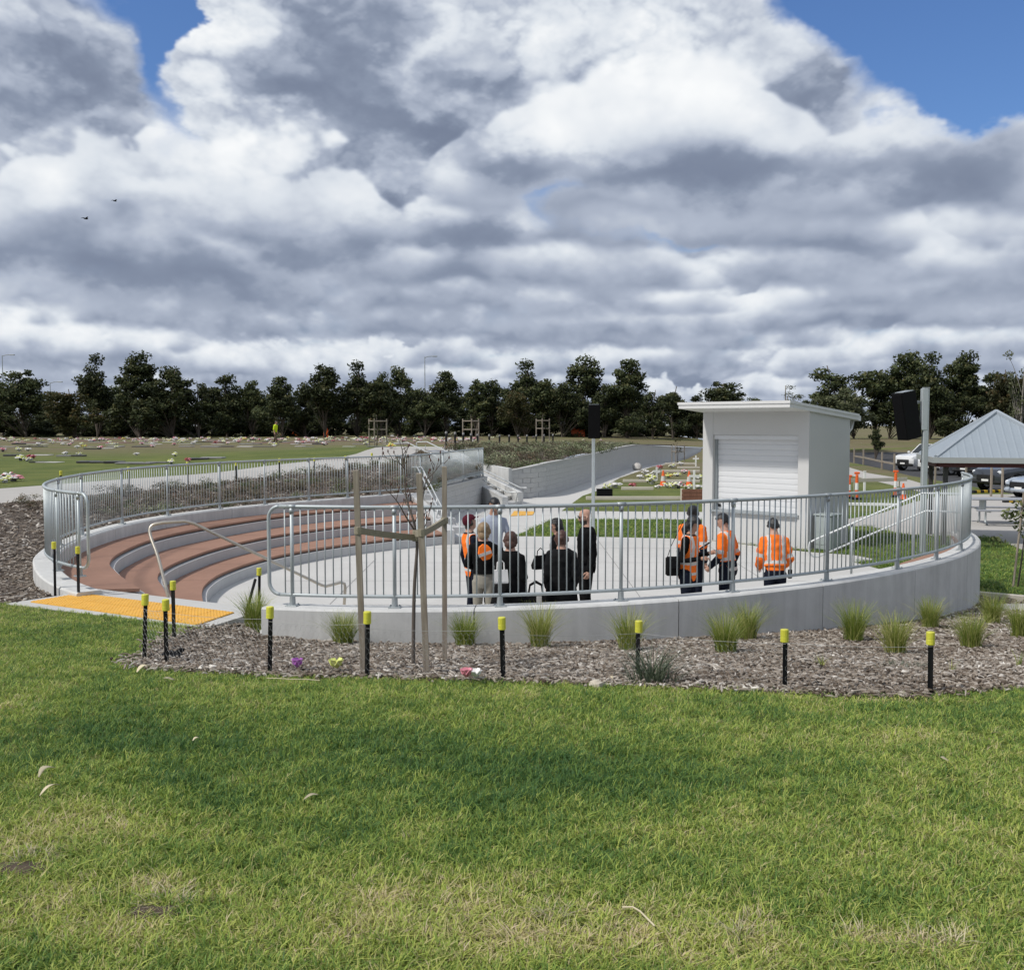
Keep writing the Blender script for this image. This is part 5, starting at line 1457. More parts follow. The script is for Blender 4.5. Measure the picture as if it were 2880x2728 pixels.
shrubs(GARDEN, 120, .32, .62, 'low brownish shrub in the bed between the back railing and the path', 'shrubs behind the back railing', (1, 1, 4, 2, 0), .3)
shrubs(MOUND, 170, .55, .95, 'low grey-green shrub on the mound above the retaining wall', 'shrubs on the mound', (0, 0, 3, 2, 1), .4)

# ------------------------------------------------------------------ people
def cloth(name, col, var=.12, rough=.85, bmp=.25):
    m = simple(name, col, rough, var, 9., bmp=bmp * 2, bscale=16., spec=.12); return m
M['hivis'] = cloth('orange_hi_vis_fabric', (.95, .20, .026))
M['hivis_y'] = cloth('yellow_hi_vis_fabric', (.55, .72, .03))
M['reflective'] = cloth('silver_reflective_tape', (.58, .56, .53), .08, .5, .1)
M['black_cloth'] = cloth('black_fabric', (.0045, .0045, .005), .25)
M['charcoal_cloth'] = cloth('charcoal_fabric', (.009, .0095, .0105), .25)
M['navy_cloth'] = cloth('navy_fabric', (.008, .011, .021), .2)
M['khaki_cloth'] = cloth('pale_khaki_fabric', (.30, .28, .235), .15)
M['blue_shirt'] = cloth('grey_blue_shirt', (.36, .40, .48), .12)
M['maroon_cloth'] = cloth('maroon_fabric', (.085, .014, .024), .2)
M['white_cloth'] = cloth('white_fabric', (.72, .71, .69), .06)
M['brown_cloth'] = cloth('brown_work_fabric', (.10, .075, .055), .2)
M['skin'] = simple('skin', (.50, .295, .215), .55, .08, 12., spec=.35)
M['skin_tan'] = simple('tanned_skin', (.40, .225, .155), .55, .08, 12., spec=.35)
M['shoe'] = simple('dark_shoe_leather', (.016, .014, .013), .5, .2, 10.)
M['hair_black'] = simple('black_hair', (.010, .009, .009), .45, .4, 40., bmp=.6, bscale=60.)
M['hair_brown'] = simple('dark_brown_hair', (.030, .020, .015), .5, .4, 40., bmp=.6, bscale=60.)
M['hair_auburn'] = simple('auburn_hair', (.070, .030, .020), .5, .4, 40., bmp=.6, bscale=60.)
M['hair_blond'] = simple('dark_blond_hair', (.26, .175, .095), .5, .35, 40., bmp=.6, bscale=60.)
M['glass_dark'] = simple('dark_lens', (.008, .008, .009), .15, .1, 5.)
M['lip'] = simple('lips', (.30, .12, .10), .5, .1, 10.)
M['eye'] = simple('eye', (.02, .015, .012), .2, .1, 10.)

DG = None
def voxel_mesh(mb, size, smooth=3):
    me = mb.mesh('tmp', [])
    o = link('tmp', me)
    r = o.modifiers.new('r', 'REMESH'); r.mode = 'VOXEL'; r.voxel_size = size; r.adaptivity = 0
    s = o.modifiers.new('s', 'SMOOTH'); s.iterations = smooth; s.factor = .5
    dg = bpy.context.evaluated_depsgraph_get(); dg.update()
    ev = o.evaluated_get(dg); m2 = bpy.data.meshes.new_from_object(ev)
    bpy.data.objects.remove(o); bpy.data.meshes.remove(me)
    return m2
def seg_dist(P, a, b):
    ab = b - a; t = np.clip(((P - a) @ ab) / max(ab @ ab, 1e-9), 0, 1)
    return np.linalg.norm(P - (a + t[:, None] * ab), axis=1), t
def submesh(me_v, faces, keep, disp, nrm, name, mats, mi=None):
    ids = np.unique(np.concatenate([faces[i] for i in keep])) if len(keep) else np.array([], int)
    mp_ = {int(v): i for i, v in enumerate(ids)}
    v = me_v[ids] + nrm[ids] * (disp[ids][:, None] if isinstance(disp, np.ndarray) else disp)
    m = bpy.data.meshes.new(name)
    m.from_pydata([tuple(q) for q in v], [], [[mp_[int(k)] for k in faces[i]] for i in keep])
    for q in mats: m.materials.append(q)
    if mi is not None: m.polygons.foreach_set('material_index', [int(mi[i]) for i in keep])
    m.polygons.foreach_set('use_smooth', [True] * len(keep))
    return m
def hand_mb(mb, w, d, palm, curl=.5, mi=0):
    """palm and five unequal bent fingers leaving the wrist w along d; palm = palm normal"""
    d = d.normalized(); n = (palm - d * palm.dot(d)).normalized(); s = d.cross(n)
    mb.tube([w - d * .015, w + d * .02, w + d * .055, w + d * .085], [.024, .030, .036, .030], 8, mi, up=s, flat=1.15)
    for i, (off, ln) in enumerate(((-.030, .058), (-.010, .070), (.010, .066), (.028, .052))):
        b = w + d * .08 + s * off
        k1 = b + (d * math.cos(curl * .6) + n * math.sin(curl * .6)) * ln * .5
        k2 = k1 + (d * math.cos(curl * 1.5) + n * math.sin(curl * 1.5)) * ln * .32
        k3 = k2 + (d * math.cos(curl * 2.3) + n * math.sin(curl * 2.3)) * ln * .26
        mb.tube([b, k1, k2, k3], [.0095, .009, .0082, .006], 6, mi)
    tb = w + d * .03 - s * .030
    t1 = tb + (d * .6 - s * .75 + n * .35).normalized() * .036
    t2 = t1 + (d * .9 - s * .1 + n * .45).normalized() * .03
    mb.tube([tb, t1, t2], [.013, .011, .008], 6, mi)
def person(label, loc, rz, h=1.72, bulk=1., yaw=0., pitch=0., lean=0., roll=0., arms=None, fit=None, hair=None, hmat=None, shell=None, cap=None, glasses=False, skin='skin', step=0., skirt=None, group='people in the court', name='person', vox=.0135, beard=None):
    """arms: {'R': (elbow, wrist), 'L': ...} offsets from the shoulder in a 1.75 m body facing -Y"""
    k = h / 1.75; bulk *= .93
    root = thing(name, label, 'person', loc, rz, group)
    fit = fit or {}
    hipc = Vector((0, 0, .95))
    LM = Matrix.Translation(hipc) @ Matrix.Rotation(lean, 4, 'X') @ Matrix.Rotation(roll, 4, 'Y') @ Matrix.Translation(-hipc)
    U = lambda p: LM @ Vector(p)
    mb = MB(); segs = []
    def ringy(z, rx, ry, cy=0., n=16, up=True):
        r_ = [Vector((rx * math.cos(2 * math.pi * j / n), cy + ry * math.sin(2 * math.pi * j / n), z)) for j in range(n)]
        return [U(p) for p in r_] if up else r_
    b = bulk
    mb.loft([ringy(.79, .135 * b, .10 * b, .0, up=False), ringy(.86, .165 * b, .118 * b, .005, up=False), ringy(.95, .168 * b, .12 * b, .005), ringy(1.08, .150 * b, .108 * b), ringy(1.20, .162 * b, .118 * b), ringy(1.31, .178 * b, .124 * b, .005), ringy(1.39, .180 * b, .112 * b, .01), ringy(1.445, .140 * b, .088 * b, .012), ringy(1.482, .080, .068, .01), ringy(1.57, .055, .058, -.005)])
    segs.append((U((0, .005, .88)), U((0, .005, 1.36)), .15 * b, .165 * b, 'torso')); segs.append((U((0, .01, 1.47)), U((0, -.005, 1.58)), .06, .055, 'neck'))
    hc = U((0, -.018, 1.632))
    HM = Matrix.Translation(hc) @ LM.to_3x3().to_4x4() @ Matrix.Rotation(yaw, 4, 'Z') @ Matrix.Rotation(pitch, 4, 'X')
    hr_ = [(-.118, .030, -.050, .030), (-.100, .046, -.074, .045), (-.07, .058, -.088, .066), (-.03, .068, -.092, .085), (.01, .073, -.094, .096), (.05, .074, -.092, .100), (.085, .064, -.078, .088), (.108, .042, -.050, .060), (.118, .014, -.020, .024)]
    rings = []
    for z, rx, yf, yb in hr_:
        rings.append([HM @ Vector((rx * math.cos(2 * math.pi * j / 14), (yf + yb) / 2 + (yb - yf) / 2 * math.sin(2 * math.pi * j / 14), z)) for j in range(14)])
    mb.loft(rings)
    mb.tube([HM @ Vector((0, -.085, .012)), HM @ Vector((0, -.106, -.026)), HM @ Vector((0, -.098, -.040))], [.010, .0165, .013], 6)
    for sx in (-1, 1): mb.tube([HM @ Vector((sx * .070, .004, .022)), HM @ Vector((sx * .083, .014, .0)), HM @ Vector((sx * .074, .006, -.03))], [.014, .018, .011], 6)
    segs.append((np.array(HM @ Vector((0, 0, -.02))), np.array(HM @ Vector((0, 0, .02))), .095, .095, 'head'))
    arms = arms or {}
    hands = []
    for sd, sx in (('R', -1), ('L', 1)):
        sh_ = U((sx * .168 * b, .012, 1.395))
        e, w_ = arms.get(sd, ((sx * .035, .03, -.29), (sx * .035, -.04, -.53)))
        e = sh_ + Vector(e); w_ = sh_ + Vector(w_)
        mb.tube([sh_ + Vector((-sx * .05, 0, .005)), sh_, sh_.lerp(e, .5), e, e.lerp(w_, .4), w_], [.055 * b, .060 * b, .052 * b, .044, .043, .031], 10)
        segs.append((sh_, e, .060 * b, .045, 'upper' + sd)); segs.append((e, w_, .045, .032, 'fore' + sd))
        hands.append((w_, (w_ - e), sx))
    for sx in (-1, 1):
        off = step * sx
        hp = Vector((sx * .088, .0, .90)); kn = Vector((sx * .094, -.02 + off * .5, .49)); an = Vector((sx * .100, .015 + off, .09))
        mb.tube([hp, hp.lerp(kn, .5), kn, kn.lerp(an, .4), an], [.098 * b, .088 * b, .070, .066, .055], 12)
        segs.append((hp, kn, .095 * b, .07, 'leg')); segs.append((kn, an, .068, .055, 'leg'))
        mb.loft([[Vector((an.x + sx * .008 + q[0] * w2, y + off, z0 + q[1] * h2)) for q in [(math.cos(2 * math.pi * j / 10), max(-.6, math.sin(2 * math.pi * j / 10))) for j in range(10)]] for y, w2, z0, h2 in ((.075, .028, .04, .035), (.04, .040, .05, .05), (-.03, .042, .045, .045), (-.10, .046, .036, .034), (-.155, .040, .030, .026), (-.185, .02, .026, .016))])
        segs.append((Vector((an.x, .05 + off, .035)), Vector((an.x, -.16 + off, .03)), .045, .035, 'shoe'))
    me = voxel_mesh(mb, vox)
    nv = len(me.vertices); V = np.empty(nv * 3, np.float32); me.vertices.foreach_get('co', V); V = V.reshape(-1, 3).astype(float)
    Nn = np.empty(nv * 3, np.float32); me.vertices.foreach_get('normal', Nn); Nn = Nn.reshape(-1, 3).astype(float)
    faces = [list(p.vertices) for p in me.polygons]
    C = np.array([V[f].mean(0) for f in faces])
    best = np.full(len(faces), 1e9); lab = np.zeros(len(faces), int); names = []
    for i, (a, b2, r0, r1, nm) in enumerate(segs):
        d_, t_ = seg_dist(C, np.array(a, float), np.array(b2, float)); d_ = d_ - (r0 + (r1 - r0) * t_)
        names.append(nm); q = d_ < best; best[q] = d_[q]; lab[q] = i
    lab = np.array([names[i] for i in lab])
    F_ = dict(torso='black_cloth', sleeve='black_cloth', fore=None, leg='charcoal_cloth', shoe='shoe'); F_.update(fit)
    F_['fore'] = F_['fore'] or F_['sleeve']
    slots = ['skin' if skin == 'skin' else skin, F_['torso'], F_['sleeve'], F_['fore'], F_['leg'], F_['shoe']]
    look = {'head': 0, 'neck': 0, 'torso': 1, 'upperR': 2, 'upperL': 2, 'foreR': 3, 'foreL': 3, 'leg': 4, 'shoe': 5}
    mi = np.array([look[q] for q in lab])
    zc = C[:, 2]
    invL = np.array(LM.inverted()); Cl = (np.c_[C, np.ones(len(C))] @ invL.T)[:, :3]        # un-leaned positions
    mi[(lab == 'torso') & (Cl[:, 2] < F_.get('waist', .93))] = 4
    mi[(lab == 'torso') & (Cl[:, 2] > 1.49)] = 0
    # skin hands, face details appended to the same mesh
    mbh = MB()
    for w_, d_, sx in hands:
        hand_mb(mbh, w_, d_, Vector((-sx * .9, -.4, 0)) if abs(d_.normalized().z) > .6 else Vector((0, 0, -1)), .55 + .25 * rnd.random(), 0)
    ex = [q for q in HM.to_3x3().col]
    for sx in (-1, 1):
        c = HM @ Vector((sx * .030, -.086, .008)); mbh.tube([c, c + (HM.to_3x3() @ Vector((0, -.008, 0)))], [.011, .006], 6, 6)
    c = HM @ Vector((0, -.089, -.062)); mbh.tube([c - HM.to_3x3() @ Vector((.022, 0, 0)), c, c + HM.to_3x3() @ Vector((.022, 0, 0))], [.003, .006, .003], 5, 7)
    allv = [tuple(q) for q in V] + mbh.v
    allf = faces + [[i + nv for i in f] for f in mbh.f]
    bm_ = bpy.data.meshes.new('body'); bm_.from_pydata([(x * k, y * k, z * k) for x, y, z in allv], [], allf)
    for q in slots + ['eye', 'lip']: bm_.materials.append(M[q])
    bm_.polygons.foreach_set('material_index', list(mi) + mbh.mi); bm_.polygons.foreach_set('use_smooth', [True] * len(allf)); bm_.update()
    link('body', bm_, root)
    Vk = V * k
    HI = np.array(HM.inverted()); Hl = (np.c_[C, np.ones(len(C))] @ HI.T)[:, :3]; Hv = (np.c_[V, np.ones(nv)] @ HI.T)[:, :3]
    hd = (lab == 'head') | (lab == 'neck')
    if hair:
        if hair == 'short': sel = hd & ((Hl[:, 2] > .062) | ((Hl[:, 1] > .0) & (Hl[:, 2] > -.03)) | ((Hl[:, 1] > .045) & (Hl[:, 2] > -.07)))
        else: sel = hd & ((Hl[:, 2] > .055) | ((Hl[:, 1] > -.03) & (Hl[:, 2] > -.09)))
        dv = np.full(nv, .014 if hair == 'short' else .022) * (1 + .5 * (vnoise(V[:, 0] * 60 + 50, V[:, 2] * 60 + 50) - .5)) * k
        o = link('hair', submesh(Vk, faces, np.where(sel)[0], dv, Nn, 'hair', [M[hmat]]), root)
        if hair in ('long', 'bun', 'bob'):
            m2 = MB(); T = lambda x, y, z: tuple((HM @ Vector((x, y, z))) * k)
            if hair == 'bun': m2.tube([T(0, .085, .015), T(0, .12, .01), T(0, .15, -.005)], [.03 * k, .045 * k, .02 * k], 10)
            else:
                dn = -.20 if hair == 'long' else -.11
                m2.tube([T(0, .03, .03), T(0, .045, -.06), T(0, .055, dn * .75), T(0, .05, dn)], [.075 * k, .085 * k, .075 * k, .03 * k], 12, flat=1.0)
            m2.build('hair_tail', M[hmat], o, smooth=True)
    if beard:
        sel = (lab == 'head') & (Hl[:, 2] < -.045) & (Hl[:, 1] < .0)
        link('beard', submesh(Vk, faces, np.where(sel)[0], .006 * k, Nn, 'beard', [M[beard]]), root)
    if cap:
        sel = hd & (Hl[:, 2] > .045) | (hd & (Hl[:, 1] > .02) & (Hl[:, 2] > .0))
        o = link('cap', submesh(Vk, faces, np.where(sel)[0], .02 * k, Nn, 'cap', [M[cap]]), root)
        m2 = MB(); T = lambda x, y, z: tuple((HM @ Vector((x, y, z))) * k)
        m2.loft([[T(-.07, -.075, .055), T(-.04, -.10, .058), T(0, -.108, .06), T(.04, -.10, .058), T(.07, -.075, .055)], [T(-.06, -.13, .045), T(-.035, -.165, .042), T(0, -.175, .042), T(.035, -.165, .042), T(.06, -.13, .045)]], 0, False, False)
        m2.build('peak', M[cap], o)
    if glasses:
        m2 = MB(); T = lambda x, y, z: tuple((HM @ Vector((x, y, z))) * k)
        for sx in (-1, 1):
            m2.tube([T(sx * .032, -.096, .010), T(sx * .032, -.104, .009)], [.026 * k, .024 * k], 10)
            m2.tube([T(sx * .055, -.098, .014), T(sx * .078, -.05, .014), T(sx * .080, .01, .010)], .004 * k, 5)
        m2.tube([T(-.012, -.103, .012), T(.012, -.103, .012)], .004 * k, 5)
        m2.build('sunglasses', M['glass_dark'], root)
    if shell:
        for nm, kind, mats, disp in shell:
            X, Y, Z = Cl[:, 0], Cl[:, 1], Cl[:, 2]
            if kind == 'vest': sel = (lab == 'torso') & (Z > .80) & (Z < 1.462)
            elif kind == 'short_jacket': sel = ((lab == 'torso') & (Z > 1.0) & (Z < 1.475)) | np.isin(lab, ['upperR', 'upperL', 'foreR', 'foreL'])
            elif kind == 'jacket': sel = ((lab == 'torso') & (Z > .80) & (Z < 1.475)) | np.isin(lab, ['upperR', 'upperL', 'foreR', 'foreL'])
            elif kind == 'crop_jacket': sel = ((lab == 'torso') & (Z > .98) & (Z < 1.475)) | np.isin(lab, ['upperR', 'upperL']) 
            elif kind == 'trousers': sel = (lab == 'leg') | ((lab == 'torso') & (Z < .94))
            ids = np.zeros(len(faces), int)
            if len(mats) > 1 and kind in ('vest', 'jacket', 'crop_jacket', 'short_jacket'):
                ids[(np.abs(np.abs(X) - .095) < .024) & (Z > 1.05) & (lab == 'torso')] = 1
                ids[(np.abs(Z - 1.06) < .028) & (lab == 'torso')] = 1
                if kind == 'vest': ids[(np.abs(Z - .90) < .022) & (lab == 'torso')] = 1
                if kind != 'vest':
                    for sd in 'RL':
                        i = names.index('upper' + sd); a, b2 = np.array(segs[i][0]), np.array(segs[i][1]); _, t_ = seg_dist(C, a, b2); ids[(lab == 'upper' + sd) & (t_ > .70) & (t_ < .9)] = 1
            if len(mats) > 2:
                ids[np.isin(lab, ['foreR', 'foreL'])] = 2; ids[(lab == 'torso') & (Z < 1.02)] = 2
                ids[(np.abs(Z - .90) < .022) & (lab == 'torso')] = 1
            dv = disp * (1 + .9 * (vnoise(V[:, 0] * 22 + 30, V[:, 2] * 16 + 80) - .35)) * k
            link(nm, submesh(Vk, faces, np.where(sel)[0], dv, Nn, nm, [M[q] for q in mats], ids), root)
    if skirt:
        mat, z0, z1, r0, r1 = skirt
        m2 = MB(); n = 28; rings = []
        for q in range(6):
            t = q / 5; z = z0 + (z1 - z0) * t; r_ = r0 + (r1 - r0) * t ** .8
            rings.append([Vector((r_ * 1.15 * math.cos(2 * math.pi * j / n) * (1 + .05 * t * math.sin(j * 2.1)), .01 + r_ * .85 * math.sin(2 * math.pi * j / n) * (1 + .05 * t * math.sin(j * 2.1)), z)) * k for j in range(n)])
        m2.loft(rings, 0, False); m2.build('coat_skirt', M[mat], root, smooth=True)
    return root, HM, k
def stand(px, top, d):
    p = gd(px, 1300, d); return Vector((p.x, d, Z_FLOOR)), gd(px, top, d).z - Z_FLOOR
def P_(px, top, d, rz, label, **kw):
    loc, h = stand(px, top, d)
    h = max(1.5, min(1.9, h + kw.pop('dh', 0)))
    return person(label, loc, R(rz), h, **kw)
HV = ('reflective_vest', 'vest', ('hivis', 'reflective'), .013)
HJ = ('hi_vis_jacket', 'jacket', ('hivis', 'reflective', 'navy_cloth'), .016)
BJ = ('jacket', 'jacket', ('black_cloth',), .015)
P_(1330, 1448, 15.1, 118, 'person in maroon cap and orange vest at the left of the group', fit=dict(torso='navy_cloth', sleeve='navy_cloth', leg='navy_cloth'), cap='maroon_cloth', hair='short', hmat='hair_brown', pitch=R(-12), lean=R(-6), shell=[HV])
P_(1360, 1472, 14.0, 172, 'fair-haired person in black top and pale trousers, back turned', fit=dict(torso='black_cloth', sleeve='black_cloth', leg='khaki_cloth', waist=1.03), hair='bob', hmat='hair_blond', pitch=R(-10), shell=[('jacket', 'short_jacket', ('black_cloth',), .015)], arms={'L': ((.10, -.05, -.28), (-.02, -.22, -.33)), 'R': ((-.08, -.02, -.29), (-.02, -.20, -.42))})
P_(1388, 1399, 16.5, 8, 'tall dark-haired man in grey-blue shirt facing the group', fit=dict(torso='blue_shirt', sleeve='blue_shirt', fore='skin', leg='charcoal_cloth'), hair='short', hmat='hair_black', pitch=R(14), lean=R(5), arms={'R': ((-.10, -.02, -.28), (-.10, -.18, -.46)), 'L': ((.09, -.02, -.28), (.05, -.2, -.44))}, skin='skin_tan')
P_(1436, 1498, 13.2, 165, 'person with dark reddish hair in long black coat, back turned', fit=dict(torso='black_cloth', sleeve='black_cloth', leg='charcoal_cloth'), hair='bob', hmat='hair_auburn', shell=[BJ], skirt=('black_cloth', 1.10, .42, .165, .30), bulk=.98, arms={'L': ((.03, .0, -.29), (.02, -.14, -.48)), 'R': ((-.05, .02, -.29), (.02, -.14, -.46))})
P_(1568, 1460, 15.3, -78, 'dark-haired person in sunglasses and black, facing left with bent arm', fit=dict(torso='black_cloth', sleeve='black_cloth', leg='black_cloth'), hair='long', hmat='hair_black', glasses=True, shell=[BJ], arms={'R': ((-.06, .06, -.28), (-.02, -.2, -.30)), 'L': ((.06, .02, -.29), (.04, -.18, -.40))}, pitch=R(8))
P_(1580, 1495, 13.6, 176, 'person with auburn hair bun in black jacket and skirt, back turned', fit=dict(torso='black_cloth', sleeve='black_cloth', leg='charcoal_cloth'), hair='bun', hmat='hair_auburn', bulk=1.03, shell=[('jacket', 'jacket', ('charcoal_cloth',), .026)], skirt=('black_cloth', 1.0, .40, .185, .25), arms={'L': ((.05, .03, -.29), (.05, -.10, -.50)), 'R': ((-.05, .03, -.29), (-.03, -.14, -.48))}, pitch=R(10))
P_(1650, 1432, 15.0, -82, 'bald man in sunglasses dressed all in black, facing left', fit=dict(torso='black_cloth', sleeve='black_cloth', leg='black_cloth'), glasses=True, bulk=1.06, beard='hair_brown', pitch=R(6), shell=[('jumper', 'jacket', ('black_cloth',), .018)], arms={'R': ((-.05, .05, -.29), (-.05, -.02, -.54)), 'L': ((.05, .05, -.29), (.05, -.02, -.54))}, roll=0)
P_(1937, 1452, 14.6, 58, 'person with black hair in orange vest over black sleeves, writing notes', fit=dict(torso='black_cloth', sleeve='black_cloth', leg='navy_cloth'), hair='long', hmat='hair_black', shell=[HV], pitch=R(22), lean=R(5), bulk=1.05, arms={'R': ((-.10, .02, -.29), (.02, -.25, -.25)), 'L': ((.10, -.02, -.29), (.02, -.26, -.20))}, skin='skin_tan')
P_(1950, 1423, 15.9, 150, 'man in orange jacket standing behind the note-taker', fit=dict(torso='hivis', sleeve='hivis', leg='navy_cloth'), hair='short', hmat='hair_black', shell=[HJ], bulk=1.05)
P_(2050, 1445, 15.0, -128, 'dark-haired man in orange and navy jacket glancing left', fit=dict(torso='hivis', sleeve='hivis', leg='navy_cloth'), hair='short', hmat='hair_black', shell=[HJ], yaw=R(28), pitch=R(18), lean=R(6), bulk=1.04, arms={'R': ((-.10, .05, -.28), (-.13, -.06, -.52)), 'L': ((.10, .03, -.28), (.06, -.15, -.46))})
P_(2185, 1458, 14.7, 180, 'man in orange hi-vis jacket and navy trousers, back to the camera', fit=dict(torso='hivis', sleeve='hivis', leg='navy_cloth'), hair='short', hmat='hair_black', shell=[('hi_vis_jacket', 'short_jacket', ('hivis', 'reflective'), .026)], lean=R(12), pitch=R(20), bulk=1.02, arms={'R': ((-.07, .02, -.28), (-.03, -.18, -.42)), 'L': ((.07, .02, -.28), (.03, -.18, -.42))})
# the worker far off among the graves
xw = (775 - CX) / F * 78
person('person in yellow hi-vis top walking far off among the graves', (xw, 78, gz(xw, 78)), R(70), 1.8, fit=dict(torso='hivis_y', sleeve='hivis_y', fore='skin', leg='brown_cloth'), hair='short', hmat='hair_black', step=.22, lean=R(6), shell=[('hi_vis_top', 'crop_jacket', ('hivis_y',), .02)], group='workers', vox=.02)

# things they carry
loc = gd(1408, 1618, 12.95)
t = thing('tote_bag', 'white tote bag hanging beside the person in the long black coat', 'bag', (loc.x, loc.y, loc.z - .10), R(10)); t.scale = (.92, 1, 1.0)
MB().loft([[(-.10, -.03, 0), (.10, -.03, 0), (.10, .03, 0), (-.10, .03, 0)], [(-.105, -.035, .02), (.105, -.035, .02), (.105, .035, .02), (-.105, .035, .02)], [(-.095, -.02, .17), (.095, -.02, .17), (.095, .02, .17), (-.095, .02, .17)]]).build('bag_body', M['white_cloth'], t)
for y in (-.02, .02): MB().tube([(-.05, y, .165), (-.045, y, .26), (0, y, .30), (.045, y, .26), (.05, y, .165)], .006, 6).build('handle', M['white_cloth'], t)
loc = gd(1892, 1592, 14.45)
t = thing('shoulder_bag', 'black shoulder bag at the hip of the note-taker in the orange vest', 'bag', (loc.x, loc.y, loc.z - .14), R(12))
MB().cbox((0, 0, .14), (.20, .09, .27), b=.02).build('bag_body', M['black_cloth'], t); MB().cbox((0, -.05, .19), (.19, .012, .15), b=.004).build('flap', M['charcoal_cloth'], t)
MB().tube([(-.08, 0, .27), (-.02, .02, .42), (.10, .06, .62), (.20, .08, .80)], .010, 6, flat=.4).build('strap', M['black_cloth'], t)
loc = gd(1520, 1581, 15.1)
t = thing('handbag', 'black handbag on the arm of the person in sunglasses facing left', 'bag', (loc.x, loc.y, loc.z - .1), R(30))
MB().loft([[(-.12, -.05, 0), (.12, -.05, 0), (.12, .05, 0), (-.12, .05, 0)], [(-.13, -.055, .06), (.13, -.055, .06), (.13, .055, .06), (-.13, .055, .06)], [(-.09, -.015, .2), (.09, -.015, .2), (.09, .015, .2), (-.09, .015, .2)]]).build('bag_body', M['black_cloth'], t)
MB().tube([(-.06, 0, .19), (-.05, 0, .27), (0, 0, .31), (.05, 0, .27), (.06, 0, .19)], .008, 6).build('handle', M['black_cloth'], t)
loc = gp(1500, 1745, Z_FLOOR)
t = thing('equipment_bag', 'bulky black bag with a pale tag on the stage floor between the people', 'bag', (loc.x, 13.9, Z_FLOOR), R(8)); t.scale = (1.0, 1.0, 1.5)
MB().cbox((0, 0, .22), (.42, .26, .44), b=.05).build('bag_body', M['black_cloth'], t); MB().cbox((0, -.14, .2), (.34, .03, .26), b=.01).build('pocket', M['charcoal_cloth'], t)
MB().tube([(-.1, 0, .43), (-.08, 0, .52), (0, 0, .55), (.08, 0, .52), (.1, 0, .43)], .014, 6).build('handle', M['black_cloth'], t); MB().cbox((.02, -.162, .36), (.07, .008, .15), b=.002).build('tag', M['tagpale'] if 'tagpale' in M else M['white_cloth'], t)
loc = gd(1366, 1553, 13.7)
t = thing('folded_vest', 'folded orange hi-vis vest held by the fair-haired person in black', 'vest', (loc.x, loc.y, loc.z - .09), R(14))
mb = MB(); mb.loft([[(-.04, -.03, -.02), (.05, -.03, 0), (.05, .03, 0), (-.04, .03, -.02)], [(-.10, -.04, .07), (.09, -.04, .06), (.09, .04, .06), (-.10, .04, .07)], [(-.09, -.03, .16), (.06, -.03, .15), (.06, .03, .15), (-.09, .03, .16)], [(-.04, -.02, .20), (.02, -.02, .19), (.02, .02, .19), (-.04, .02, .20)]]); mb.build('fabric', M['hivis'], t)
MB().box((-.085, -.046, .055), (.095, -.040, .095), M=Matrix.Rotation(R(-18), 4, 'Y')).build('tape', M['reflective'], t)
loc = gd(1983, 1534, 14.3)
t = thing('notebook', 'small notebook in the hands of the person in the orange vest', 'notebook', loc, R(60)); t.rotation_euler = (R(-35), 0, R(60))
MB().cbox((0, 0, 0), (.12, .17, .012), b=.002).build('cover', M['black_plastic'], t); MB().cbox((0, 0, .009), (.11, .16, .006)).build('pages', M['white_paint'], t)
loc = gd(2222, 1614, 14.5)
t = thing('radio', 'black two-way radio on the belt of the man with his back turned', 'radio', loc, R(20))
MB().cbox((0, 0, 0), (.06, .035, .13), b=.008).build('case', M['black_plastic'], t); MB().tube([(.018, 0, .065), (.02, 0, .20)], .006, 6).build('aerial', M['black_plastic'], t)

# ------------------------------------------------------------------ black posts with yellow caps, wire netting
def star_post(name='star_post'):
    mb = MB(); n = 3; ring = []
    for k in range(6):
        a = k * math.pi / 3; r_ = .021 if k % 2 == 0 else .007
        ring.append((r_ * math.cos(a), r_ * math.sin(a)))
    mb.loft([[(x, y, 0) for x, y in ring], [(x, y, 1) for x, y in ring]])
    return mb.mesh('post', M['black_steel'])
POST = star_post()
cm = MB(); cm.lathe([(.026, -.085), (.029, -.082), (.029, -.05), (.0275, -.046), (.029, -.042), (.029, .0), (.026, .006), (.012, .008)], 14); CAP = cm.mesh('cap', M['cap_yellow'])
def picket(x, y0, y1, where, tilt=(0, 0), grp='yellow-capped posts round the mulch bed', base=None):
    b = hit(x, y1) if base is None else base
    hgt = gd(x, y0, b.y).z - b.z
    t = thing('star_post', 'black steel post with yellow cap ' + where, 'post', b, rnd.uniform(0, 2), grp)
    t.rotation_euler = (tilt[0] + R(rnd.uniform(-1.5, 1.5)), tilt[1] + R(rnd.uniform(-1.8, 1.8)), rnd.uniform(0, 2))
    o = link('post', POST, t, (0, 0, -.15)); o.scale = (1, 1, hgt + .15 - .01)
    link('cap', CAP, t, (0, 0, hgt - .006))
    return t, b, hgt
FR = [picket(404, 1672, 1858, 'at the near left corner of the mulch bed', (0, R(1.5))), picket(470, 1684, 1868, 'leaning beside the mulch bed corner', (0, R(-3))), picket(757, 1706, 1896, 'third along the lawn edge, behind purple flower'),
      picket(1031, 1719, 1908, 'touching the left timber stake'), picket(1415, 1735, 1912, 'at the lawn edge below the group in black'), picket(1795, 1746, 1905, 'standing by the grey-green weed'), picket(2205, 1770, 1944, 'in the lawn edge below the kiosk corner'), picket(2615, 1777, 1956, 'last on the right along the lawn edge')]
picket(490, 1634, 1800, 'behind the corner, before the tactile strip'); pb = picket(727, 1597, 1745, 'beside the first tussock, propped by a brace')
picket(150, 1524, 1651, 'left of the two by the left wall end', base=Vector((-5.90, 13.2, -.60))); picket(215, 1537, 1658, 'right of the two by the left wall end', base=Vector((-5.50, 12.98, -.58)))
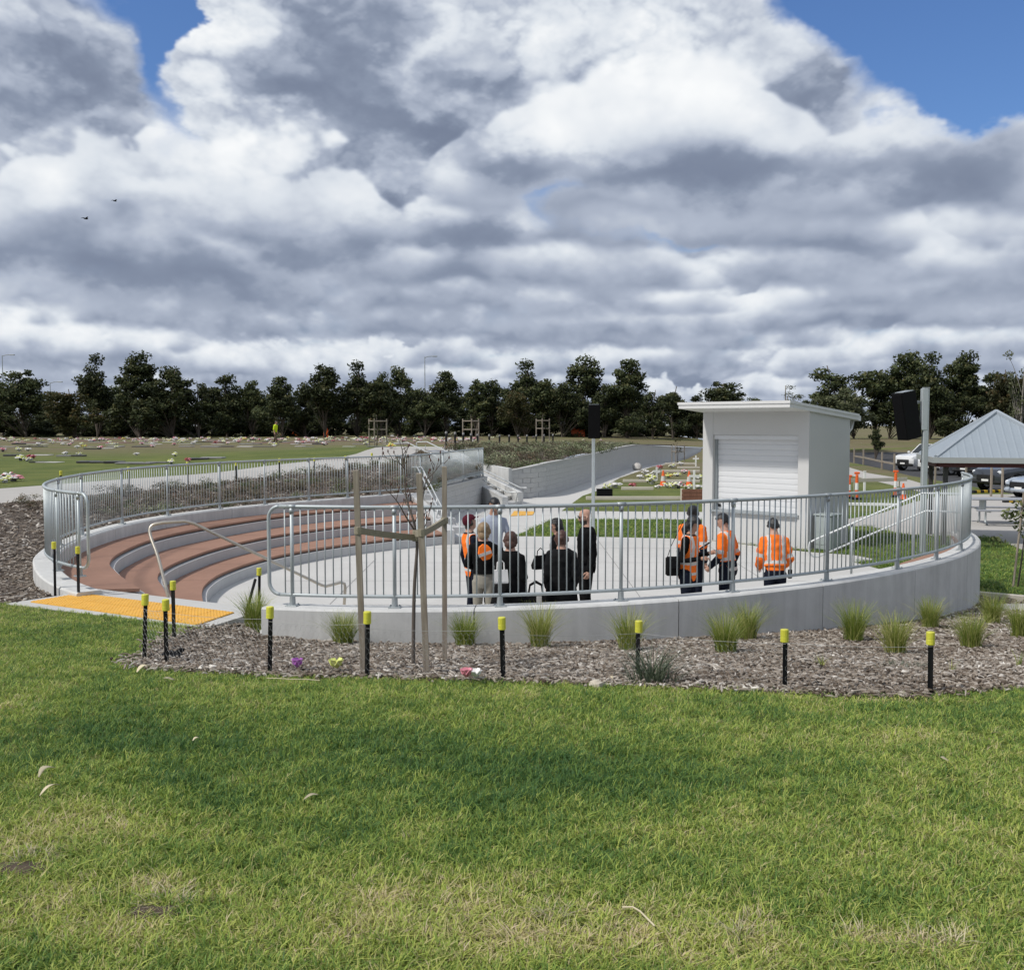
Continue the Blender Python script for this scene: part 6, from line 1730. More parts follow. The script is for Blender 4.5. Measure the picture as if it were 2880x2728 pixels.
b0 = hit(680, 1756)
t = thing('brace_post', 'black steel brace leaning against a capped post near the entrance', 'post', b0)
o = MB().tube([(0, 0, -.05), (pb[1].x - b0.x - .03, pb[1].y - b0.y, pb[2] * .72)], .017, 6).build('bar', M['black_steel'], t)
p = hit(478, 1850)
t = thing('post_foot', 'black plastic foot plate lying in the mulch by the corner posts', 'post foot', p, .4)
mb = MB(); mb.lathe([(.12, .0), (.13, .012), (.10, .03), (.05, .045), (.03, .06)], 12); mb.build('plate', M['black_plastic'], t); MB().tube([(.03, 0, .03), (.11, .06, .05)], .022, 8).build('stub', M['black_plastic'], t)
def netting(A, B, z0, z1, cell, rad, mb):
    """hexagonal wire netting between two posts"""
    d = (B - A).xy; L_ = d.length; u = d.normalized()
    w = cell; hh = cell * .9
    nc, nr = int(L_ / w), int((z1 - z0) / hh)
    def pt(s, z): t_ = s / L_; g_ = A.z + (B.z - A.z) * t_; return Vector((A.x + u.x * s, A.y + u.y * s, g_ + z + .004 * math.sin(s * 9)))
    def wire(a, b):
        n_ = (b - a).normalized(); s1 = n_.cross(Vector((u.y, -u.x, 0))).normalized() * rad; s2 = Vector((u.y, -u.x, 0)) * rad
        v = len(mb.v); mb.v += [tuple(q) for q in (a + s1, a - s1 * .5 + s2, a - s1 * .5 - s2, b + s1, b - s1 * .5 + s2, b - s1 * .5 - s2)]
        mb.f += [(v, v + 1, v + 4, v + 3), (v + 1, v + 2, v + 5, v + 4), (v + 2, v, v + 3, v + 5)]; mb.mi += [0, 0, 0]
    for r in range(nr):
        for c in range(nc):
            s = (c + .5 * (r % 2)) * w; z = z0 + r * hh
            p0, p1, p2, p3 = pt(s, z), pt(s, z + hh * .45), pt(min(s + w / 2, L_), z + hh), pt(max(s - w / 2, 0), z + hh)
            wire(p0, p1); wire(p1, p2)
            if s - w / 2 >= 0: wire(p1, p3)
M['wire'] = simple('galvanised_wire', (.46, .46, .45), .5, .1, 10., metal=.5)
for i in range(len(FR) - 1):
    A, B = FR[i][1], FR[i + 1][1]
    hgt = min(FR[i][2], FR[i + 1][2]) - .09
    t = thing('wire_netting', ['fine wire netting between the two leftmost corner posts', 'fine wire netting from the corner to the third post along the lawn', 'fine wire netting behind the purple and yellow flowers', 'fine wire netting across the feet of the timber stakes', 'fine wire netting below the bald man in black', 'fine wire netting between the weed and the kiosk-side post', 'fine wire netting between the two rightmost posts'][i], 'netting', (0, 0, 0), 0, 'netting panels on the front posts')
    mb = MB(); netting(A + Vector((0, -.025, 0)), B + Vector((0, -.025, 0)), .01, hgt, .042, .0007, mb); mb.build('mesh_wires', M['wire'], t)
    m2 = MB(); n_ = 12; m2.tube([A.lerp(B, k / n_) + Vector((0, -.026, hgt - .015 * math.sin(math.pi * k / n_))) for k in range(n_ + 1)], .0014, 5); m2.build('top_wire', M['wire'], t)

# ------------------------------------------------------------------ staked young tree
def stake(x0, y0, x1, y1, w, label):
    b = hit(x1, y1); top = gd(x0, y0, b.y)
    t = thing('timber_stake', label, 'stake', b, 0, 'timber stakes round the bare young tree')
    v = top - b; q = Vector((0, 0, 1)).rotation_difference(v.normalized())
    t.rotation_mode = 'QUATERNION'; t.rotation_quaternion = q
    L_ = v.length
    mb = MB(); mb.loft([[(sx * w / 2, sy * w / 2, -.15) for sx, sy in ((-1, -1), (1, -1), (1, 1), (-1, 1))], [(sx * w / 2, sy * w / 2, L_ * .5) for sx, sy in ((-1.04, -1), (1, -1.03), (.97, 1), (-1, 1))], [(sx * w / 2, sy * w / 2, L_ - .004) for sx, sy in ((-1, -1), (1, -1), (1, 1), (-1, 1))], [(sx * w / 2 * .85, sy * w / 2 * .85, L_) for sx, sy in ((-1, -1), (1, -1), (1, 1), (-1, 1))]])
    mb.build('shaft', M['timber'], t)
    return b, top
s1 = stake(1001, 1322, 1022, 1893, .042, 'leftmost tall weathered timber stake, beside a capped post')
s2 = stake(1179, 1331, 1200, 1899, .044, 'middle timber stake directly beside the bare sapling trunk')
s3 = stake(1250, 1312, 1251, 1864, .040, 'rightmost timber stake, the tallest of the three')
tb = hit(1162, 1878)
yt = thing('young_tree', 'bare young deciduous tree tied between three timber stakes', 'tree', tb)
M['sapling_bark'] = simple('grey_sapling_bark', (.115, .095, .080), .85, .3, 12., bmp=.3)
M['bud'] = simple('reddish_buds', (.10, .045, .035), .7, .3, 20.)
def lp3(x, y, dd=0): return gd(x, y, tb.y + dd) - tb
trunk = smooth_line([Vector((0, 0, -.1)), lp3(1163, 1760), lp3(1166, 1640), lp3(1173, 1540), lp3(1168, 1490)], 5)
MB().tube(trunk, [.0165 - .006 * i / (len(trunk) - 1) for i in range(len(trunk))], 8).build('trunk', M['sapling_bark'], yt, smooth=True)
def branch(pts, r0, twig=True):
    ln = smooth_line([lp3(*p) for p in pts], 4)
    o = MB().tube(ln, [max(.002, r0 * (1 - .8 * i / (len(ln) - 1))) for i in range(len(ln))], 6).build('branch', M['sapling_bark'], yt, smooth=True)
    if twig:
        for q in range(3, len(ln), 3):
            a = ln[q]; d = Vector((rnd.uniform(-.06, .06), rnd.uniform(-.06, .06), rnd.uniform(.03, .09)))
            MB().tube([a, a + d * .6, a + d], [.0035, .0025, .0015], 5).build('twig', M['sapling_bark'], o)
            MB().lathe([(.001, -.006), (.006, .002), (.005, .012), (.001, .022)], 6, c=a + d).build('bud', M['bud'], o)
branch([(1170, 1500, 0), (1163, 1465, .02), (1150, 1425, .05), (1141, 1390, .08), (1139, 1340, .1), (1133, 1290, .12), (1131, 1265, .12), (1123, 1240, .12)], .010)
branch([(1170, 1505, 0), (1185, 1470, -.03), (1186, 1430, -.05), (1192, 1380, -.05), (1200, 1350, -.06), (1220, 1330, -.08), (1240, 1305, -.1), (1252, 1304, -.1)], .008)
branch([(1192, 1380, -.05), (1212, 1355, 0), (1218, 1325, .04), (1222, 1308, .05)], .006)
branch([(1168, 1495, 0), (1140, 1450, -.05), (1120, 1415, -.08), (1098, 1388, -.1), (1085, 1378, -.12)], .008)
branch([(1150, 1425, .05), (1138, 1412, .1), (1142, 1400, .14), (1140, 1392, .15)], .005)
branch([(1139, 1320, .1), (1120, 1300, .05), (1092, 1290, .02), (1075, 1285, 0)], .005)
branch([(1134, 1295, .12), (1140, 1280, .1), (1142, 1268, .08)], .004)
branch([(1172, 1510, .0), (1195, 1480, .1), (1205, 1450, .15), (1212, 1430, .2)], .006)
def strap(A, B, label, w=.05):
    t = thing('tree_tie', label, 'strap', A, 0, 'hessian ties of the young tree')
    v = B - A; mb = MB(); n_ = Vector((v.y, -v.x, 0)).normalized() * .012
    L_ = 10; r1 = []
    for k in range(L_ + 1):
        c = v * (k / L_) - Vector((0, 0, .006 * math.sin(math.pi * k / L_))); h = Vector((0, 0, w / 2))
        r1.append([c - h - n_, c + h - n_, c + h + n_, c - h + n_])
    mb.loft(r1); mb.build('band', M['hessian'], t)
    for e in (Vector((0, 0, 0)), v):
        MB().lathe([(.027, -w / 2 - .003), (.031, -w / 2), (.031, w / 2), (.027, w / 2 + .003)], 8, c=e).build('wrap', M['hessian'], t)
def on_stake(s, y):
    b, tp = s; f = (gd(1200, y, b.y).z - b.z) / (tp.z - b.z); return b.lerp(tp, f)
strap(on_stake(s1, 1492), tb + lp3(1170, 1512), 'hessian tie from the left stake to the sapling')
strap(tb + lp3(1172, 1508), on_stake(s3, 1464), 'hessian tie from the sapling to the right stake')
strap(on_stake(s2, 1498), tb + lp3(1171, 1500), 'short hessian tie knotted round the middle stake')

# young leafy tree with its stake at the right edge
tb2 = gp(2862, 1650, Z_FLOOR)
yt2 = thing('young_tree', 'small leafy young tree with a leaning stake at the right edge', 'tree', tb2)
ln = smooth_line([Vector((0, 0, -.05)), Vector((.06, 0, .5)), Vector((.12, 0, 1.1)), Vector((.2, 0, 1.6))], 4)
MB().tube(ln, [.018 - .012 * i / (len(ln) - 1) for i in range(len(ln))], 7).build('trunk', M['sapling_bark'], yt2, smooth=True)
r_ = np.random.default_rng(3)
cen = [(.12 + r_.normal() * .16, r_.normal() * .16, r_.uniform(.62, 1.6)) for _ in range(15)]
link('crown', leaves_mesh('crown', cen, [.15] * 15, [26] * 15, .085, leaf_mat('fresh_leaves', (.10, .13, .045), (.22, .25, .10), (.30, .26, .12)), 31, droop=.1), yt2)
bs = gp(2848, 1652, Z_FLOOR); tp = gd(2880, 1385, bs.y)
t = thing('timber_stake', 'pale timber stake leaning beside the leafy young tree at right edge', 'stake', bs)
MB().tube([(0, 0, -.1), tp - bs], .022, 4).build('shaft', M['timber'], t)

# ------------------------------------------------------------------ fallen artificial flowers, leaves, stones
def blossom(c, r, n, mat, parent, name='petal', cup=.5):
    for i in range(n):
        a = 2 * math.pi * i / n + rnd.uniform(-.2, .2); d = Vector((math.cos(a), math.sin(a), cup + rnd.uniform(-.2, .3))).normalized(); s_ = Vector((-math.sin(a), math.cos(a), 0))
        mb = MB(); q = [c + d * r * .1, c + d * r * .55 - s_ * r * .38, c + d * r * 1.0 - s_ * r * .2 + Vector((0, 0, r * .1)), c + d * r * 1.0 + s_ * r * .2 + Vector((0, 0, r * .1)), c + d * r * .55 + s_ * r * .38]
        n_ = (q[1] - q[0]).cross(q[4] - q[0]).normalized() * .003
        mb.loft([[p + n_ for p in q], [p - n_ for p in q]]); mb.build(name, mat, parent)
M['petal_purple'] = simple('purple_petals', (.50, .16, .55), .6, .15, 15.); M['petal_yellow'] = simple('yellow_petals', (.70, .74, .22), .6, .12, 15.); M['petal_pink'] = simple('pink_petals', (.66, .24, .30), .6, .2, 15.); M['petal_white'] = simple('white_petals', (.78, .76, .74), .6, .1, 15.)
M['petal_red'] = simple('red_petals', (.34, .06, .06), .6, .2, 15.); M['petal_orange'] = simple('orange_petals', (.70, .22, .04), .6, .2, 15.); M['stem_green'] = simple('stem_green', (.05, .10, .03), .7, .2, 15.)
p = hit(836, 1893); t = thing('fallen_flower', 'purple artificial flower lying against the netting', 'flower', p + Vector((0, 0, .01))); blossom(Vector((0, 0, .03)), .075, 7, M['petal_purple'], t, cup=1.6); MB().tube([(0, 0, .01), (.06, .03, .005)], .003, 5).build('stem', M['stem_green'], t)
p = hit(946, 1896); t = thing('fallen_flower', 'yellow artificial flower lying at the lawn edge', 'flower', p + Vector((0, 0, .01))); blossom(Vector((0, 0, .03)), .085, 6, M['petal_yellow'], t, cup=1.3); MB().tube([(0, 0, .01), (-.06, .02, .005)], .003, 5).build('stem', M['stem_green'], t)
p = hit(1320, 1925); t = thing('fallen_flower', 'pink and white artificial flower on the grass edge', 'flower', p + Vector((0, 0, .02))); blossom(Vector((-.02, 0, .03)), .07, 8, M['petal_pink'], t, cup=1.4); blossom(Vector((.045, .01, .03)), .065, 7, M['petal_white'], t, cup=1.2); MB().tube([(0, 0, .02), (.05, .05, .0)], .003, 5).build('stem', M['stem_green'], t)
M['stone'] = simple('pale_stone', (.50, .45, .37), .9, .2, 14., bmp=.4)
p = hit(1680, 1935); mb = MB(); mb.lathe([(.01, -.01), (.045, 0), (.055, .02), (.045, .045), (.02, .055)], 9)
mb.v = [(x * rnd.uniform(.8, 1.2), y * rnd.uniform(.8, 1.2), z * rnd.uniform(.85, 1.15)) for x, y, z in mb.v]
o = autosmooth(mb.build('stone', M['stone'], loc=p), 50); tag(o, 'pale rounded stone on the lawn edge below the bald man', 'stone')
M['dry_leaf'] = simple('dry_leaf', (.50, .44, .30), .8, .2, 20., rand=.25)
def curl_leaf(L_, W_, seed):
    r = random.Random(seed); mb = MB(); n = 7; rings = []
    cv = r.uniform(.4, 1.2)
    for i in range(n + 1):
        t = i / n; w = W_ * math.sin(math.pi * min(1, t * .92 + .06)) ** .8 / 2 + .001; a = (t - .5) * cv
        c = Vector((L_ * (t - .5), L_ * .25 * math.cos(a * 2), L_ * .18 * math.sin(math.pi * t)))
        rings.append([c + Vector((0, -w, w * .5)), c + Vector((0, 0, 0)), c + Vector((0, w, w * .5)), c + Vector((0, 0, -.002))])
    mb.loft(rings); return mb.mesh('leaf', M['dry_leaf'], True)
LEAF = [curl_leaf(.11, .022, i) for i in range(4)]
for (x, y, lb, s_) in [(140, 2195, 'pale curled leaf, upper of the two on the left lawn', 1.2), (130, 2243, 'pale curled leaf, lower of the two on the left lawn', 1.3), (870, 2258, 'white curled leaf near the middle of the lawn', .9), (2660, 2152, 'pale leaf on the right-hand lawn', .8), (415, 1897, 'long pale leaf below the corner posts', 1.6), (488, 1890, 'small pale leaf beside the corner posts', .8), (478, 1922, 'thin pale leaf on the grass below the corner posts', 1.2),
                       (2800, 2080, 'pale leaf near the right edge of the lawn', .6), (558, 2100, 'straw-coloured leaf on the dark part of the lawn', .7), (1730, 1918, 'dry leaf at the mulch edge near the weed', .8), (2100, 1930, 'dry curled leaf in the mulch near the lawn', .9)]:
    p = hit(x, y); o = link('fallen_leaf', rnd.choice(LEAF), None, p + Vector((0, 0, .035)), (rnd.uniform(-.3, .3), rnd.uniform(-.2, .2), rnd.uniform(0, 6))); s_ *= .72; o.scale = (s_, s_ * 1.5, s_)
    tag(o, lb, 'leaf', 'leaves lying on the lawn')
p = hit(820, 1930); o = MB().tube([(-.18, .03, .05), (-.1, .01, .055), (0, 0, .05), (.1, .0, .05), (.2, -.01, .045)], .003, 5).build('fallen_twig', M['dry_leaf'], loc=p); tag(o, 'long dry grass stem lying on the lawn below the purple flower', 'stem')
p = hit(1800, 2620); o = MB().tube([(-.05, .07, .05), (-.02, .03, .07), (.0, 0, .07), (.04, -.06, .05)], .0035, 5).build('fallen_twig', M['dry_leaf'], loc=p); tag(o, 'curved dry stem on the near lawn at lower right', 'stem')

# scuffed bare spots in the turf
M['bare'] = simple('bare_earth', (.085, .062, .042), .95, .5, 30., bmp=.8, bscale=60.)
for (x, y, rx, ry, lb) in [(38, 2450, .13, .07, 'dark bare earth scuff at the left edge of the lawn'), (425, 2570, .11, .05, 'dark bare earth scuff on the lower left lawn')]:
    p = hit(x, y); mb = MB(); n_ = 18; mb.v = [(0, 0, .018)] + [(rx * math.cos(2 * math.pi * k / n_) * rnd.uniform(.7, 1.15), ry * math.sin(2 * math.pi * k / n_) * rnd.uniform(.7, 1.15), .004) for k in range(n_)]
    mb.f = [(0, k + 1, (k + 1) % n_ + 1) for k in range(n_)]; mb.mi = [0] * n_
    tag(mb.build('bare_patch', M['bare'], loc=p + Vector((0, 0, .006))), lb, 'bare patch')
    t = thing('dry_grass_clump', 'dry straw-coloured grass beside the ' + lb.replace('dark bare earth ', ''), 'dry grass', p + Vector((rx * .3, ry * 1.3, 0))); link('blades', blades('blades', 90, .05, .09, .004, 1.1, M['straw_b'] if 'straw_b' in M else M['dry_leaf'], int(x)), t)
for i, (x, y) in enumerate([(2080, 2640), (2420, 2640), (2590, 2665), (2680, 2660), (1560, 2590)]):
    t = thing('dry_grass_clump', f'{ordw(i)} pale clump of dry grass along the lower right lawn', 'dry grass', hit(x, y), rnd.uniform(0, 6), 'dry clumps in the near lawn'); link('blades', blades('blades', 40, .07, .045, .004, .9, M['dry_leaf'], 80 + i), t)

# ------------------------------------------------------------------ graves of the lawn cemetery
M['granite_dark'] = simple('dark_granite', (.045, .042, .042), .35, .3, 30., rand=.3); M['granite_grey'] = simple('grey_granite', (.24, .235, .23), .5, .2, 30., rand=.25); M['granite_pale'] = simple('pale_stone_plaque', (.48, .46, .43), .6, .15, 20., rand=.15)
M['vase'] = simple('vase_glaze', (.10, .10, .11), .4, .2, 10., rand=.4); M['vase_white'] = simple('white_vase', (.6, .6, .58), .4, .1, 10.)
def bunch_meshes(mats, seed, n=30, w=.22, h=.17):
    """blossom heads, greenery and a vase"""
    r = np.random.default_rng(seed); out_ = []
    heads = MB(); grn = MB()
    for i in range(n):
        d = r.normal(size=3); d /= np.linalg.norm(d); p = Vector((d[0] * w, d[1] * w, h + abs(d[2]) * w * .7)) * r.uniform(.6, 1.)
        q = r.uniform(.04, .075); mi = int(r.integers(0, len(mats)))
        heads.lathe([(q * .3, -q * .4), (q, 0), (q * .8, q * .45), (q * .2, q * .6)], 6, c=p, mi=mi)
        if i % 3 == 0: grn.tube([(0, 0, .08), p], .008, 4); grn.add([p * .9, p + Vector((.05, .02, -.05)), p + Vector((.02, -.06, -.09))], [(0, 1, 2)])
    vs = MB().lathe([(.055, 0), (.075, .04), (.07, .09), (.08, .13)], 8)
    return heads.mesh('blossoms', mats), grn.mesh('greenery', M['stem_green']), vs.mesh('vase', M['vase'] if seed % 2 else M['vase_white'])
KINDS = [('white', [M['petal_white'], M['petal_white'], M['petal_yellow']]), ('pink', [M['petal_pink'], M['petal_white']]), ('red', [M['petal_red'], M['petal_pink']]), ('yellow', [M['petal_yellow'], M['petal_white']]), ('orange', [M['petal_orange'], M['petal_yellow']]), ('white and pink', [M['petal_white'], M['petal_pink'], M['petal_white']]), ('cream', [M['petal_white']])]
BM = [bunch_meshes(k[1], 40 + i) for i, k in enumerate(KINDS)]
def bunch(p, kind, s, label=None, group='flower bunches on the far graves'):
    nm = KINDS[kind][0]
    t = thing('flower_bunch', label or f'small bunch of {nm} flowers on a far lawn grave', 'flowers', p, rnd.uniform(0, 6), group); s *= .52; t.scale = (s * rnd.uniform(.8, 1.5), s * rnd.uniform(.9, 1.2), s * rnd.uniform(.7, 1.1))
    for n_, me in zip(('blossoms', 'greenery', 'vase'), BM[kind]): link(n_, me, t)
def flat_at(x, y):
    """ground point of the cemetery lawn seen at a pixel"""
    return hit(x, y)
NEAR = [(8, 1271, 1, 1.5, 'pink flowers at the left picture edge, far lawn'), (54, 1270, 0, 1.5, 'white flowers in a dark pot left of a cream bunch'), (79, 1269, 6, 1.4, 'cream flowers right of the dark pot, far left'), (58, 1296, 3, 1.5, 'yellow flowers in the mixed cluster near the left edge'), (76, 1298, 0, 1.3, 'white flowers in the mixed cluster near the left edge'), (88, 1295, 2, 1.5, 'red flowers in the mixed cluster near the left edge'),
        (183, 1281, 6, 1.2, 'white flowers in the left of two matching dark pots'), (222, 1281, 0, 1.2, 'white flowers in the right of two matching dark pots'), (217, 1261, 6, 1.3, 'cream flowers left of a rusty bunch, upper lawn'), (238, 1260, 4, 1.3, 'rusty flowers beside a cream bunch, upper lawn'), (327, 1260, 0, 1.2, 'white flowers alone above the curved railing'), (384, 1281, 6, 1.0, 'single pale bunch above the railing, left'),
        (14, 1358, 0, 1.5, 'white flowers in the large near cluster at the left edge'), (38, 1354, 1, 1.6, 'pink flowers in the large near cluster at the left edge'), (24, 1346, 5, 1.3, 'pale flowers at the back of the large left-edge cluster'), (430, 1258, 1, 1.4, 'pink flowers right of the lone white bunch'), (493, 1284, 3, 1.2, 'yellow-green flowers above the railing'), (528, 1301, 2, 1.2, 'small red bunch just above the railing'), (482, 1306, 3, 1.1, 'pale yellow bunch just above the railing'),
        (712, 1246, 0, 1.2, 'white bunch left of the walking worker'), (772, 1257, 6, 1.2, 'cream bunch at the feet of the walking worker'), (858, 1241, 0, 1.5, 'white flowers right of the worker'), (930, 1234, 0, 1.7, 'large white bunch beside an orange cover'), (912, 1253, 5, 1.5, 'white and pink heap left of the stair top'), (1030, 1252, 0, 1.6, 'white heap beyond the railing near the stair top'), (1100, 1262, 4, 1.6, 'low orange heap left of the stair top'), (1104, 1230, 6, 1.5, 'cream bunch above the staked tree'), (1165, 1228, 0, 1.4, 'white lamp-like bunch by the stair rail'), (1243, 1244, 5, 1.5, 'pale heap above the stair rail')]
for (x, y, k, s_, lb) in NEAR: bunch(flat_at(x, y), k, s_ * 1.1, lb, 'flower bunches on the nearer graves')
placed = []
tries = 0
while len(placed) < 285 and tries < 6000:
    tries += 1
    x = rnd.uniform(-20, 1340); y = 1224.5 + abs(rnd.gauss(0, 1)) * 11
    if y > 1268: continue
    if x > 900 and y > 1246: continue
    p = flat_at(x, y)
    if p.y > 112 or any((p.x - q.x) ** 2 + (p.y - q.y) ** 2 < 1.2 for q in placed): continue
    if in_poly(np.array([(p.x, p.y)]), PATH)[0] or on_low(p.x, p.y) or in_poly(np.array([(p.x, p.y)]), MOUND)[0]: continue
    placed.append(p); bunch(p, rnd.choice([0, 0, 0, 1, 1, 2, 3, 4, 5, 5, 6, 6]), rnd.uniform(1.0, 1.7))
for (x, y) in [(1500, 1232), (1530, 1230), (1460, 1236), (1385, 1234), (1400, 1230), (1690, 1240), (1640, 1240)]:
    bunch(flat_at(x, y), rnd.choice([0, 6, 1, 5]), 1.3, None)
# grave plaques: low slabs in rows
PL_ME = {}
for nm, sz in (('granite_dark', (.62, .4, .16)), ('granite_grey', (.7, .42, .12)), ('granite_pale', (.6, .4, .10))):
    PL_ME[nm] = MB().cbox((0, 0, sz[2] / 2), sz, b=.02).mesh('plaque', M[nm])
WORD = {'granite_dark': 'dark', 'granite_grey': 'grey', 'granite_pale': 'pale'}
def plaque(p, nm, lb=None, s_=1., grp='plaques on the far graves'):
    o = link('grave_plaque', PL_ME[nm], None, p, (rnd.uniform(-.02, .02), 0, rnd.uniform(-.12, .12))); o.scale = (s_, s_, rnd.uniform(.3, .6)); tag(o, lb or f'low {WORD[nm]} stone plaque set in the far cemetery lawn', 'plaque', grp)
for i, (x, y, nm, s_) in enumerate([(110, 1301, 'granite_dark', 1.1), (141, 1301, 'granite_pale', 1.6), (248, 1302, 'granite_dark', 1.3), (283, 1302, 'granite_dark', 1.2), (322, 1303, 'granite_dark', 1.2), (364, 1304, 'granite_grey', 1.4), (398, 1305, 'granite_grey', 1.4), (118, 1281, 'granite_pale', 1.6), (35, 1283, 'granite_dark', 1.2), (300, 1262, 'granite_pale', 1.5), (260, 1264, 'granite_dark', 1.5), (182, 1284, 'granite_grey', 1.), (222, 1284, 'granite_dark', 1.), (445, 1302, 'granite_grey', 1.2), (560, 1293, 'granite_dark', 1.2), (600, 1290, 'granite_grey', 1.3)]):
    plaque(flat_at(x, y), nm, None, s_)
for i in range(150):
    x = rnd.uniform(-20, 1330); row = rnd.choice([1227, 1230, 1234, 1238.5, 1244, 1250, 1257]); p = flat_at(x, row + rnd.uniform(-.4, .4))
    if p.y > 112 or in_poly(np.array([(p.x, p.y)]), PATH)[0] or on_low(p.x, p.y) or in_poly(np.array([(p.x, p.y)]), MOUND)[0]: continue
    plaque(p, rnd.choice(['granite_dark', 'granite_grey', 'granite_grey', 'granite_pale']), None, rnd.uniform(1., 1.8))
# bare soil strips over the newer graves
M['grave_soil'] = simple('grave_soil', (.155, .105, .075), .95, .35, 4., bmp=.5)
for i in range(46):
    x = rnd.uniform(-20, 1330); p = flat_at(x, rnd.choice([1229, 1232, 1236, 1241, 1247]) + rnd.uniform(-.5, .5))
    if p.y > 112 or in_poly(np.array([(p.x, p.y)]), PATH)[0] or on_low(p.x, p.y) or in_poly(np.array([(p.x, p.y)]), MOUND)[0]: continue
    mb = MB(); w_, l_ = rnd.uniform(1.2, 3.2), rnd.uniform(1.6, 2.2); mb.lathe([(1., -.05), (.96, .03), (.7, .09), (.2, .12)], 14); mb.v = [(a * w_ / 2 * (1 + .1 * math.sin(3 * a + i)), b * l_ / 2, c) for a, b, c in mb.v]
    o = mb.build('soil_mound', M['grave_soil'], loc=p, smooth=True); tag(o, 'low strip of bare brown soil over a far grave', 'soil mound', 'soil mounds among the far graves')

# ------------------------------------------------------------------ graves by the lower path
def cross(px, y0, y1, lb, w=.34):
    b = gp(px, y1, Z_FLOOR); h = gd(px, y0, b.y).z - b.z
    t = thing('white_cross', lb, 'cross', b, rnd.uniform(-.15, .15), 'white crosses beside the lower path')
    MB().cbox((0, 0, h / 2), (.10, .05, h), b=.008).build('upright', M['white_paint'], t); MB().cbox((0, -.002, h * .70), (max(.4, h * .55), .045, .10), b=.008).build('crossbar', M['white_paint'], t)
cross(1957, 1281, 1312, 'white cross furthest back beside the kiosk'); cross(1847, 1314, 1352, 'white cross behind the pale flowers and left cone'); cross(1952, 1323, 1378, 'white cross beside the right cone, nearest the kiosk')
def cone(px, y1, lb, s_=1.):
    b = gp(px, y1, Z_FLOOR)
    t = thing('traffic_cone', lb, 'cone', b, rnd.uniform(0, 1), 'orange traffic cones')
    MB().cbox((0, 0, .02), (.38, .38, .04), b=.01).build('base', M['orange_plastic'], t)
    MB().lathe([(.15, .04), (.118, .22)], 16).build('lower_body', M['orange_plastic'], t); MB().lathe([(.119, .221), (.079, .45)], 16).build('white_band', M['reflective'], t); MB().lathe([(.08, .451), (.035, .70), (.03, .71)], 16).build('upper_body', M['orange_plastic'], t)
    t.scale = (s_,) * 3
cone(1865, 1366, 'orange cone with white band left of the white crosses', 1.05); cone(1938, 1368, 'orange cone with white band next to the nearest cross', 1.05)
def rail_strip(x0, x1, y, lb, w=.14, h=.14, y2=None):
    a, b = gp(x0, y, Z_FLOOR), gp(x1, y if y2 is None else y2, Z_FLOOR)
    t = thing('grave_edging', lb, 'edging', a, 0, 'pale edging beams of the new graves'); v = b - a; rz = math.atan2(v.y, v.x)
    MB().cbox((v.length / 2, 0, h / 2), (v.length, w, h), b=.012).build('beam', M['edging'], t, rot=(0, 0, rz))
M['edging'] = simple('pale_concrete_beam', (.56, .52, .44), .8, .12, 4.)
for (x0, x1, y, lb) in [(1752, 1824, 1356, 'pale beam left of the white flower heap'), (1748, 1838, 1378, 'pale beam in front of the white flower heap'), (1870, 1968, 1357, 'pale beam running right from the left cone'), (1860, 1968, 1328, 'pale beam between the two rear crosses'), (1905, 1968, 1318, 'pale beam near the back of the plot'), (1870, 1955, 1307, 'pale beam nearest the path kerb'), (1648, 1972, 1406, 'long pale beam at the near side of the plot')]: rail_strip(x0, x1, y, lb)
for (x, y, k, s_, lb) in [(1708, 1376, 0, .9, 'white flowers lying by the black box'), (1730, 1372, 6, 1.2, 'cream flowers at the left end of the near beam'), (1832, 1362, 0, 1.5, 'white flowers with dark leaves before the left cone'), (1842, 1340, 6, 1.2, 'pale green-white flowers against a cross'), (1876, 1372, 0, 1., 'white flowers right of the left cone'), (1893, 1374, 0, 1.1, 'white flower row centre, between the cones'), (1908, 1374, 5, 1., 'pinkish flower row right, between the cones'), (1935, 1378, 0, 1.1, 'white flowers at the foot of the right cone'), (1962, 1352, 0, 1.2, 'white flowers behind the nearest cross'), (1890, 1316, 0, 1.3, 'white flowers at the back of the new plot'), (1855, 1322, 2, 1.0, 'reddish flowers at the back of the new plot'), (1815, 1335, 6, 1.1, 'faded flowers by the path side of the new plot'), (1965, 1376, 6, .9, 'small cream flowers at the kiosk edge'), (1780, 1372, 2, .8, 'small red flowers on the near beam'), (1800, 1347, 6, 1., 'faded wreath left of the white flower heap'), (1825, 1346, 3, .9, 'yellow flowers behind the white flower heap'), (1905, 1340, 3, 1., 'yellow flowers between the two cones, behind'), (1925, 1332, 1, .9, 'pink flowers behind the right cone'), (1880, 1345, 4, .9, 'rusty flowers behind the left cone'), (1850, 1374, 6, .8, 'scattered cream petals before the left cone'), (1915, 1310, 6, 1., 'cream flowers near the rear cross')]:
    bunch(gp(x, y, Z_FLOOR), k, s_ * 1.75, lb, 'flowers on the new graves')
p = gp(1792, 1322, Z_FLOOR); mb = MB(); mb.lathe([(.2, 0), (.34, .1), (.3, .34), (.12, .46)], 9); mb.v = [(a * rnd.uniform(.85, 1.2), b * rnd.uniform(.85, 1.2), c * rnd.uniform(.85, 1.1)) for a, b, c in mb.v]
tag(autosmooth(mb.build('boulder', M['granite_pale'], loc=p), 60), 'pale grey boulder beside the lower path kerb', 'boulder')
a = gp(1700, 1404, Z_FLOOR); t = thing('black_box', 'long low black box lying on the grass beside the speaker pole', 'box', a); MB().cbox((0, 0, .2), (.62, .3, .38), b=.02).build('case', M['black_plastic'], t); MB().cbox((0, 0, .4), (.64, .32, .03), b=.008).build('lid', M['black_plastic'], t)
